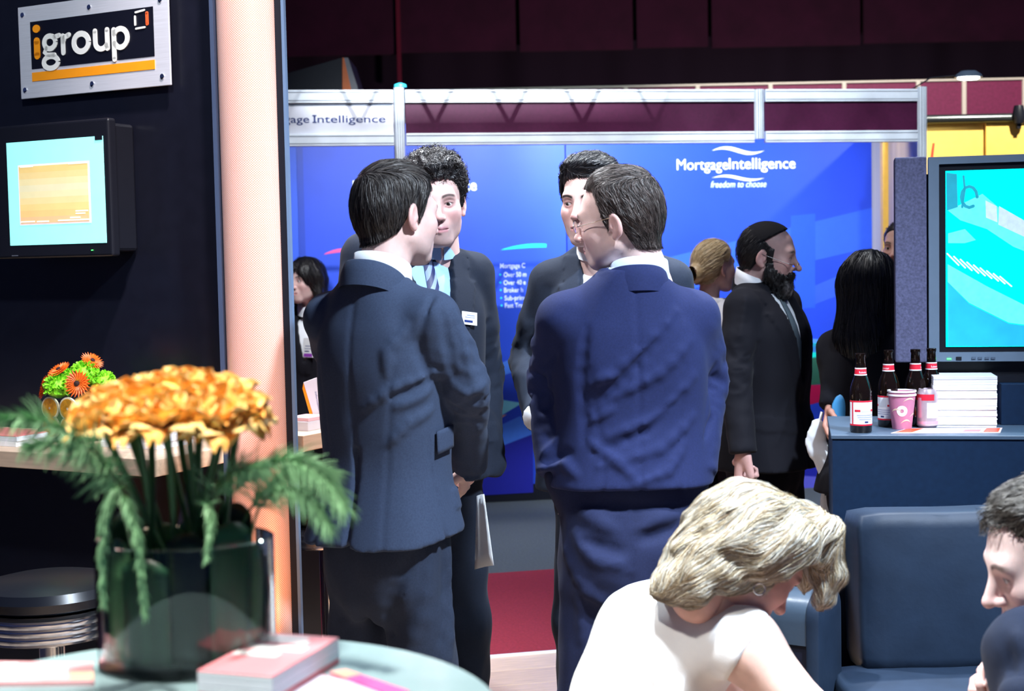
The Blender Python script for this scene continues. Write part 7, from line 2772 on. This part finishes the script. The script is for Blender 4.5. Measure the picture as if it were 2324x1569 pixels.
def others():
    fsp = dict(fem=1.0, w=0.94, stubble=0.0, jaw=0.85, nose=0.85, scale=0.92)
    simple_person('woman with blond hair tied back and white blouse, seen behind the bearded man', 1630, 6.3, -55, 1.60, M_SHIRT_W, M_SHIRT_W, (1622, 606, 6.3), 0, dict(fsp, skin=(0.66, 0.42, 0.36)), bun_blonde, wide=0.88)

    def arms_bl(p):
        k = p.k
        return {-1: (shoulder_of(k * 0.9, -1) * np.array((1, 1, 1 / 0.9)), p.L(1898, 850, 4.9), p.L(1884, 925, 4.84)),
                1: (shoulder_of(k * 0.9, 1) * np.array((1, 1, 1 / 0.9)), p.L(2045, 850, 4.82), p.L(2050, 960, 4.92))}
    p, g, A, Mh = simple_person('woman with long straight black hair and black jacket, back turned beside the screen', 1968, 4.86, -38, 1.565, M_SUIT_B, None, (1975, 655, 4.86), -8, dict(fsp, skin=(0.45, 0.26, 0.20), hand=(0.52, 0.26, 0.20)), long_black, wide=0.90, arms=arms_bl)
    # her bags
    c = P(1872, 960, 4.86)
    M_BAG = MATS['white_plastic_bag']
    t = thing('white_carrier_bag', 'white plastic carrier bag hanging at the left end of the navy counter', 'bag', (c.x, c.y, 0))
    q = [P(1848, 972, 4.86), P(1888, 985, 4.86), P(1830, 1008, 4.86), P(1900, 1050, 4.86), P(1868, 1060, 4.86), P(1900, 1200, 4.86)]
    gz = G((-0.14, -0.08, 0.50), (0.16, 0.08, c.z + 0.06), 0.0075)

    def lp(u, v):
        r = P(u - 10, v, 4.86)
        return np.array((r.x - c.x, 0, r.z))
    gz.u(rc(lp(1868, 968), lp(1866, 1000), 0.026, 0.018, ((0, 1, 0), 0.6)), 0.01)
    gz.u(rc(lp(1852, 975), lp(1866, 1000), 0.010, 0.018, ((0, 1, 0), 0.6)), 0.01)
    gz.u(rc(lp(1864, 1005), lp(1884, 1050), 0.035, 0.040, ((0, 1, 0), 0.5)), 0.02)
    gz.u(rc(lp(1842, 1008), lp(1880, 1035), 0.012, 0.035, ((0, 1, 0), 0.5)), 0.02)
    gz.u(rc(lp(1893, 1050), lp(1893, 1180), 0.034, 0.032, ((0, 1, 0), 0.7)), 0.02)
    gz.disp(lambda q_: 0.006 * vnoise(q_ * 30) + 0.003 * vnoise(q_ * 70), 0.03)
    np_mesh('bag_body', *gz.mesh(1), M_BAG, None, t)
    a, b2 = lp(1869, 985), lp(1876, 935)
    MB().tube([(a[0], 0, a[2]), (lp(1870, 960)[0], 0.0, lp(1870, 960)[2]), (b2[0], 0.0, b2[2])], 0.006, 6).build('handle', M_BAG, t, smooth=True)
    ink = mat('bag_ink', (0.05, 0.07, 0.12), 0.5)
    for v_, dx in ((1114, 0.0), (1119, 0.008), (1168, 0.002)):
        r = lp(1884, v_)
        MB().box(r[0] - 0.018 + dx, r[0] + 0.018, -0.030, -0.026, r[2] - 0.004, r[2] + 0.004).build('printed_mark', ink, t)
    M_BB = mat('sky_blue_plastic', (0.08, 0.36, 0.72), 0.35, bump=0.25, bscale=40)
    c2 = P(1906, 940, 4.80)
    t2 = thing('blue_plastic_bag', 'sky blue plastic bag tucked under the long-haired woman\'s arm', 'bag', (c2.x, c2.y, 0))  # soft sky blue bag held under her arm
    gb = G((-0.12, -0.06, c2.z - 0.12), (0.12, 0.06, c2.z + 0.10), 0.005)

    def lp2(u, v):
        r = P(u, v, 4.80)
        return np.array((r.x - c2.x, 0, r.z))
    gb.u(rc(lp2(1908, 918), lp2(1906, 948), 0.030, 0.028, ((0, 1, 0), 0.35)), 0.01)
    gb.u(rc(lp2(1904, 950), lp2(1884, 984), 0.026, 0.006, ((0, 1, 0), 0.4)), 0.012)
    gb.u(rc(lp2(1920, 912), lp2(1935, 945), 0.022, 0.024, ((0, 1, 0), 0.4)), 0.02)
    gb.disp(lambda q_: 0.004 * vnoise(q_ * 35), 0.02)
    np_mesh('bag_body', *gb.mesh(1), M_BB, None, t2)
    simple_person('woman with dark hair drawn back, half hidden behind the screen speaker', 2050, 6.0, 180 - 25, 1.66, M_SUIT_B, M_SHIRT_W, (2046, 566, 5.98), -10, dict(fsp, skin=(0.52, 0.32, 0.26), lip=(0.5, 0.15, 0.17)), pulled_dark, wide=0.88)
    p, g, A, Mh = simple_person('dark-haired woman in black jacket with badge, behind the side counter', 700, 7.6, 176, 1.585, M_SUIT_B, M_SHIRT_W, (694, 640, 7.55), -32, dict(fsp, skin=(0.72, 0.50, 0.46), gaze=(0.3, 1, 0)), dark_bob, wide=0.86, vz=1.15)
    pr = mat('purple_print', (0.30, 0.05, 0.45), 0.5)
    gr = mat('grey_text', (0.35, 0.37, 0.5), 0.5)
    badge(p, p.L(699, 788, 7.45), g, 0.075, 0.10, [(-0.4, 0.4, -0.48, -0.30, pr), (-0.35, 0.3, 0.05, 0.11, gr), (-0.3, 0.35, -0.08, -0.03, gr), (-0.1, 0.35, -0.22, -0.16, M_NAVYP)], 0)


# ================================================================== 10 seated blonde woman in a white top
def seated_blonde():
    p = Person('blonde woman in white short-sleeved top bending forward in the foreground', 1480, 2.62, 0.0, 1.66)
    L = p.L
    sh, el_, wr = L(1688, 1462, 2.50), L(1835, 1625, 2.44), L(1960, 1700, 2.62)
    sh2, el2, wr2 = L(1575, 1405, 2.80), L(1700, 1600, 2.88), L(1850, 1690, 2.80)
    hip, wst, bk, nk = L(1440, 1780, 2.64), L(1458, 1600, 2.63), L(1500, 1474, 2.63), L(1600, 1420, 2.63)
    # white top
    g = G((-0.30, -0.32, 0.45), (0.42, 0.36, 1.16), 0.0065)
    g.u(rc(hip, wst, 0.150, 0.128), 0.02)
    g.u(rc(wst, bk, 0.128, 0.118), 0.04)
    g.u(rc(bk, nk, 0.118, 0.082), 0.05)
    g.u(rc(nk, sh, 0.078, 0.066), 0.05)
    g.u(rc(nk, sh2, 0.078, 0.062), 0.05)
    ad = (el_ - sh) / np.linalg.norm(el_ - sh)
    g.u(rc(sh, sh + ad * 0.03, 0.066, 0.064), 0.02)
    g.plane(ad + np.array((0.25, 0, 0.25)), float((ad + np.array((0.25, 0, 0.25))) @ (sh + ad * 0.012)), 0.004) if False else None
    # neckline scooped out at the nape
    ncut = L(1560, 1318, 2.60)
    g.s_(el(L(1580, 1318, 2.60), (0.045, 0.10, 0.026)), 0.006)
    g.disp(lambda q: 0.0035 * (vnoise(q * np.array((14, 14, 14))) + 0.7 * vnoise(q * np.array((34, 34, 26)))), 0.03)
    arm_ax = ad
    # sleeve end
    X, Y, Z = g.ax[0][:, None, None], g.ax[1][None, :, None], g.ax[2][None, None, :]
    cutn = np.array((0.80, -0.30, -0.52))
    cutn /= np.linalg.norm(cutn)
    cpt = sh + np.array((0.010, -0.01, 0.0))
    d_ = (cutn[0] * (X - cpt[0]) + cutn[1] * (Y - cpt[1]) + cutn[2] * (Z - cpt[2]))
    near_ = np.sqrt((X - sh[0]) ** 2 + (Y - sh[1]) ** 2 + (Z - sh[2]) ** 2) - 0.115
    g.D = smax(g.D, np.minimum(d_, -near_).astype(np.float32), 0.004)
    np_mesh('white_top', *g.mesh(1), mat('white_cotton_top', (0.86, 0.88, 0.90), 0.8, bump=0.1, bscale=300), None, p.root)
    # skirt / thighs, out of frame
    t = G((-0.30, -0.30, 0.30), (0.55, 0.34, 0.80), 0.014)
    for y_ in (-0.10, 0.10):
        t.u(rc(hip + np.array((0.0, y_, -0.10)), hip + np.array((0.42, y_ + 0.12, -0.12)), 0.10, 0.075), 0.03)
        t.u(rc(hip + np.array((0.42, y_ + 0.12, -0.12)), hip + np.array((0.44, y_ + 0.12, -0.20)), 0.07, 0.06), 0.03)
    np_mesh('skirt', *t.mesh(1), M_SUIT_B, None, p.root)
    # body
    sp = dict(fem=1.0, w=0.95, stubble=0.0, jaw=0.9, nose=1.0, skin=(0.70, 0.42, 0.36), lip=(0.5, 0.18, 0.18), neck_end=(0, -0.030, -0.120))
    gh = head_grid(sp, 0.0026)
    V, F = gh.mesh(1)
    hd = L(1702, 1266, 2.56)
    Mh = m44(rotm(D2R(-72), D2R(46), 0), hd, 0.96)
    b = G((-0.30, -0.40, 0.05), (0.62, 0.42, 1.20), 0.0085)
    b.u(rc(sh, el_, 0.058, 0.043), 0.02)
    b.u(rc(el_, wr, 0.043, 0.027), 0.02)
    b.u(rc(sh2, el2, 0.055, 0.042), 0.02)
    b.u(rc(el2, wr2, 0.042, 0.027), 0.02)
    b.u(rc(wst, bk, 0.09, 0.09), 0.03)
    b.u(rc(bk, nk, 0.09, 0.060), 0.03)
    b.u(rc(nk, sh, 0.064, 0.056), 0.04)
    b.u(rc(nk, sh2, 0.064, 0.05), 0.04)
    nb_ = tf(np.array([(0, -0.022, -0.085)]), Mh)[0]
    b.u(rc(nk, nb_, 0.054, 0.048), 0.03)
    for y_ in (-0.10, 0.10):
        kn = hip + np.array((0.42, y_ + 0.12, -0.14))
        b.u(rc(hip, kn, 0.07, 0.05), 0.02)
        b.u(rc(kn, np.array((kn[0] - 0.02, kn[1], 0.10)), 0.05, 0.035), 0.02)
        b.u(rc(np.array((kn[0] - 0.02, kn[1], 0.10)), np.array((kn[0] + 0.12, kn[1], 0.06)), 0.035, 0.03), 0.02)
    Vb, Fb = b.mesh(1)
    hands = []
    hm = hand_mesh((45, 45, 30), 35, 0.004, 1, 2, 1)
    V3 = tf(hm[0], m44(frame_to(wr - el_, (0, 0.3, -1)), wr, 0.9))
    hm2 = hand_mesh((45, 45, 30), 35, 0.004, 1, 2, -1)
    V4 = tf(hm2[0], m44(frame_to(wr2 - el2, (0, 0.3, 1)), wr2, 0.9))
    VV, FF = join([(tf(V, Mh), F), (Vb, Fb), (V3, hm[1]), (V4, hm2[1])])
    arm_c = np.array((0.74, 0.50, 0.43))
    cc = np.concatenate([head_cols(V, sp), np.tile(arm_c, (len(Vb) + len(V3) + len(V4), 1))])
    bo = np_mesh('body', VV, FF, M_SKIN, cc, p.root)
    # hair: wavy layered bob
    g = G((-0.20, -0.20, -0.22), (0.20, 0.19, 0.20), 0.0046)
    g.u(el((0, -0.006, 0.034), (0.100, 0.112, 0.094)), 0.01)
    g.u(el((0, -0.060, 0.040), (0.086, 0.066, 0.064)), 0.03)
    g.u(el((0, -0.062, -0.020), (0.094, 0.064, 0.085)), 0.04)
    g.u(el((0, -0.070, -0.095), (0.084, 0.044, 0.060)), 0.04)
    g.u(rc((0, -0.075, -0.10), (0, -0.100, -0.150), 0.050, 0.022, ((0, 1, 0), 0.6)), 0.03)
    for s_ in (-1, 1):
        g.u(rc((s_ * 0.080, 0.010, 0.070), (s_ * 0.092, -0.040, 0.000), 0.028, 0.026), 0.03)
    g.s_(el((0, 0.132, -0.005), (0.40, 0.115, 0.105)), 0.012)
    g.s_(el((0, 0.075, -0.125), (0.40, 0.10, 0.100)), 0.012)
    g.u(rc((0.02, 0.060, 0.122), (0.02, 0.118, 0.092), 0.048, 0.030, ((0, 0.3, 1), 0.8)), 0.03)
    g.u(rc((0.03, 0.118, 0.092), (0.03, 0.148, 0.040), 0.028, 0.015), 0.02)
    g.u(rc((-0.03, 0.112, 0.098), (-0.03, 0.138, 0.050), 0.028, 0.015), 0.02)

    def wv(q):
        w_ = q[:, 2] * 0.9 + q[:, 1] * 0.5
        return 0.0055 * np.sin(np.abs(q[:, 0]) * 42 + q[:, 1] * 46 + 1.6 * vnoise(q * 14) * 2) * 0.8 + 0.005 * vnoise(q * np.array((45, 30, 45))) + 0.002 * vnoise(q * 90)
    g.disp(wv, 0.03)
    V, F = g.mesh(1)

    def flow(q, n):
        c0 = np.array((0.0, 0.045, 0.13))
        v = q - c0
        v /= np.maximum(np.linalg.norm(v, axis=1, keepdims=True), 1e-5)
        back = np.stack([0 * q[:, 0], -0.25 * np.ones(len(q)), -1.0 * np.ones(len(q))], 1)
        fr_ = ss(q[:, 1], 0.06, 0.12)[:, None]
        fw = np.stack([0 * q[:, 0], 0.5 * np.ones(len(q)), -np.ones(len(q))], 1)
        wvv = 0.55 * np.stack([np.sin(q[:, 1] * 55 + q[:, 2] * 30), 0.5 * np.sin(q[:, 0] * 50 + q[:, 2] * 40), np.sin(q[:, 1] * 50 + q[:, 0] * 45)], 1)
        return (v * 0.8 + back) * (1 - fr_) + fw * fr_ + wvv
    colsb = [(0.50, 0.40, 0.25), (0.66, 0.57, 0.40), (0.30, 0.22, 0.13), (0.74, 0.70, 0.60), (0.42, 0.44, 0.42), (0.16, 0.11, 0.07)]
    st = strands(g, V, flow, 20000, 10, 0.0090, 0.0006, colsb, 101, off=(0.0, 0.006), lift=0.005, curl=0.10)
    nz = vnoise(V * np.array((50, 40, 50)))
    bc = np.array((0.24, 0.17, 0.10)) + nz[:, None] * np.array((0.14, 0.12, 0.09))
    o = np_mesh('hair', tf(V, Mh), F, M_HAIR, np.clip(bc, 0.04, 1), p.root)
    np_mesh('hair_strands', tf(st[0], Mh), st[1], M_HAIR, st[2], o)['kind'] = 'stuff'
    # earring and chain
    ec = tf(np.array([(0.086, 0.004, -0.040)]), Mh)[0]
    ring = [Vector(ec) + Vector((0.010 * math.cos(a * 0.42), 0.002, 0.010 * math.sin(a * 0.42) - 0.008)) for a in range(16)]
    MB().tube(ring, 0.0016, 6, cap=False).build('earring', M_CHROME, p.root, smooth=True)
    ch = [Vector(L(1600 + i * 9, 1345 + i * 3.2, 2.535)) for i in range(9)]
    MB().tube(ch, 0.0012, 5).build('necklace', mat('gold_chain', (0.8, 0.55, 0.2), 0.25, metal=1), p.root, smooth=True)
    # the stool she sits on (mostly below the picture)
    hz = hip[2] + p.loc.z
    t = thing('cube_seat', 'dark upholstered cube seat under the blonde woman', 'seat', (p.loc.x + hip[0], p.loc.y + hip[1], 0))
    top_ = hip[2] - 0.215
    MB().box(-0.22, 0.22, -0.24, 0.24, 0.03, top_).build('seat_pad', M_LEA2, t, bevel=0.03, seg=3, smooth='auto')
    for a_, b_ in ((-0.18, -0.2), (0.18, -0.2), (-0.18, 0.2), (0.18, 0.2)):
        MB().lathe([(0.02, 0), (0.02, 0.032)], 10, c=(a_, b_, 0)).build('foot', M_CHROME, t)


# ================================================================== 11 seated man at the right edge
def seated_man():
    p = Person('dark-haired man in dark jacket leaning forward at the right edge', 2450, 2.38, 0.0, 1.78)
    L = p.L
    hip, bk, nk = L(2640, 1760, 2.40), L(2540, 1560, 2.38), L(2440, 1480, 2.38)
    sh, e, w = L(2347, 1490, 2.21), L(2330, 1720, 2.14), L(2300, 1590, 2.06)
    e = L(2380, 1760, 2.14)
    w = L(2330, 1600, 2.12)
    sh2, e2, w2 = L(2480, 1500, 2.56), L(2390, 1720, 2.55), L(2290, 1640, 2.40)
    g = G((-0.34, -0.42, 0.55), (0.42, 0.34, 1.18), 0.0075)
    g.u(rc(hip, bk, 0.16, 0.15), 0.03)
    g.u(rc(bk, nk, 0.15, 0.10), 0.05)
    g.u(rc(nk, sh, 0.085, 0.074), 0.05)
    g.u(rc(nk, sh2, 0.085, 0.070), 0.05)
    g.u(rc(sh, e, 0.074, 0.060), 0.02)
    g.u(rc(e, w, 0.060, 0.046), 0.02)
    g.u(rc(sh2, e2, 0.070, 0.060), 0.02)
    g.u(rc(e2, w2, 0.06, 0.046), 0.02)
    for a, b_, r in ((L(2275, 1440, 2.13), L(2300, 1540, 2.13), -0.006), (L(2290, 1420, 2.14), L(2330, 1540, 2.13), 0.009)):
        crease(g, [a, b_], r, 0.012)
    g.disp(lambda q: 0.004 * vnoise(q * 12) + 0.002 * vnoise(q * 28), 0.03)
    mj = cloth('dark_navy_jacket_wool', (0.008, 0.014, 0.034))
    np_mesh('jacket', *g.mesh(1), mj, None, p.root)
    sp = dict(w=1.0, stubble=0.15, skin=(0.80, 0.60, 0.56), nose=1.05, gaze=(0.1, 1, -0.1), brow=(0.10, 0.07, 0.06))
    gh = head_grid(sp, 0.0024)
    V, F = gh.mesh(1)
    hd = L(2388, 1272, 2.35)
    Mh = m44(rotm(D2R(88), D2R(20), 0), hd, 1.02)
    b = G((-0.22, -0.40, 0.05), (0.50, 0.34, 1.18), 0.016)
    for a, e_, w_ in ((sh, e, w), (sh2, e2, w2)):
        b.u(rc(a, e_, 0.045, 0.035), 0.02)
        b.u(rc(e_, w_, 0.035, 0.028), 0.02)
        b.u(rc(nk, a, 0.05, 0.045), 0.03)
    b.u(rc(hip, bk, 0.1, 0.1), 0.03)
    b.u(rc(bk, nk, 0.1, 0.06), 0.03)
    b.u(rc(nk, tf(np.array([(0, -0.048, -0.19)]), Mh)[0], 0.055, 0.052), 0.03)
    for y_ in (-0.1, 0.1):
        kn = hip + np.array((-0.36, y_, -0.02))
        b.u(rc(hip + np.array((0, y_, 0)), kn, 0.075, 0.055), 0.02)
        b.u(rc(kn, np.array((kn[0] + 0.03, kn[1], 0.1)), 0.05, 0.035), 0.02)
    Vb, Fb = b.mesh(1)
    # near hand: fingers pointing left, just entering the picture
    hm = hand_mesh((14, 18, 12), 25, 0.003, 1.0, 1, -1)
    tip = L(2190, 1660, 2.12)
    wr_ = L(2190 + 290, 1690, 2.12)
    V3 = tf(hm[0], m44(frame_to(tip - wr_, (0, 0.2, -1)), wr_, 1.0))
    hm2 = hand_mesh((45, 45, 30), 35, 0.004, 1, 2, 1)
    V4 = tf(hm2[0], m44(frame_to(w2 - e2, (0, 0.3, 1)), w2, 0.95))
    VV, FF = join([(tf(V, Mh), F), (Vb, Fb), (V3, hm[1]), (V4, hm2[1])])
    cc = np.concatenate([head_cols(V, sp), np.tile((0.74, 0.50, 0.46), (len(Vb) + len(V3) + len(V4), 1))])
    bo = np_mesh('body', VV, FF, M_SKIN, cc, p.root)
    for s_ in (-1, 1):
        eye_obj((s_ * 0.0318, 0.0765, 0.0048), 0.0130, bo, Mh, iris=(0.10, 0.12, 0.14), gaze=sp['gaze'])
    t = G((-0.50, -0.35, 0.06), (0.60, 0.35, 0.85), 0.015)
    for y_ in (-0.1, 0.1):
        kn = hip + np.array((-0.36, y_, -0.02))
        t.u(rc(hip + np.array((0, y_, -0.02)), kn, 0.115, 0.085), 0.03)
        t.u(rc(kn, np.array((kn[0] + 0.03, kn[1], 0.1)), 0.080, 0.06), 0.03)
    np_mesh('trousers', *t.mesh(1), M_SUIT_B, None, p.root)
    for y_ in (-0.1, 0.1):
        kn = hip + np.array((-0.36, y_, -0.02))
        q = G((kn[0] - 0.2, kn[1] - 0.07, -0.01), (kn[0] + 0.14, kn[1] + 0.07, 0.14), 0.010)
        q.u(rc((kn[0] + 0.06, kn[1], 0.045), (kn[0] - 0.13, kn[1], 0.036), 0.042, 0.034), 0.01)
        q.plane((0, 0, -1), 0.0, 0.004)
        np_mesh('shoe', *q.mesh(1), mat('black_shoe_leather', (0.008, 0.008, 0.010), 0.25), None, p.root)
    hl = hairline([(-0.14, -0.080), (-0.10, -0.082), (-0.05, -0.070), (-0.030, -0.030), (-0.022, 0.012), (0.0, 0.020), (0.012, -0.025), (0.022, -0.004), (0.028, 0.040), (0.045, 0.066), (0.060, 0.090), (0.085, 0.086), (0.14, 0.088)])

    def th(x, y, z):
        return 0.009 + 0.009 * ss(z, 0.04, 0.11) + 0.012 * ss(y, 0.06, 0.09) + 0 * x

    def flow(q, n):
        top = ss(q[:, 2], 0.06, 0.11)[:, None]
        dn = np.stack([q[:, 0] * 2, 0.25 + 0 * q[:, 1], -np.ones(len(q))], 1)
        fw = np.stack([0.3 + 0 * q[:, 0], np.ones(len(q)), 0.1 + 0 * q[:, 0]], 1)
        return dn * (1 - top) + fw * top
    hb, hs_ = hair_short(gh, sp, hl, th, 111, flow, [(0.022, 0.019, 0.017), (0.045, 0.038, 0.033), (0.08, 0.072, 0.06)], N=4500, wd=0.0008, noise=0.0025, step=0.006, curl=0.35, lift=0.006)
    add_hair(p, Mh, hb, hs_, (0.022, 0.019, 0.018))
    st = thing('cube_seat', 'dark upholstered cube seat under the man at the right edge', 'seat', (p.loc.x + hip[0], p.loc.y + hip[1], 0))
    top_ = hip[2] - 0.165
    MB().box(-0.22, 0.24, -0.24, 0.24, 0.03, top_).build('seat_pad', M_LEA2, st, bevel=0.03, seg=3, smooth='auto')
    for a_, b_ in ((-0.18, -0.2), (0.18, -0.2), (-0.18, 0.2), (0.18, 0.2)):
        MB().lathe([(0.02, 0), (0.02, 0.032)], 10, c=(a_, b_, 0)).build('foot', M_CHROME, st)



for _f in (front_left, front_right, back_left, back_right, bearded, others, seated_blonde, seated_man):
    _f()
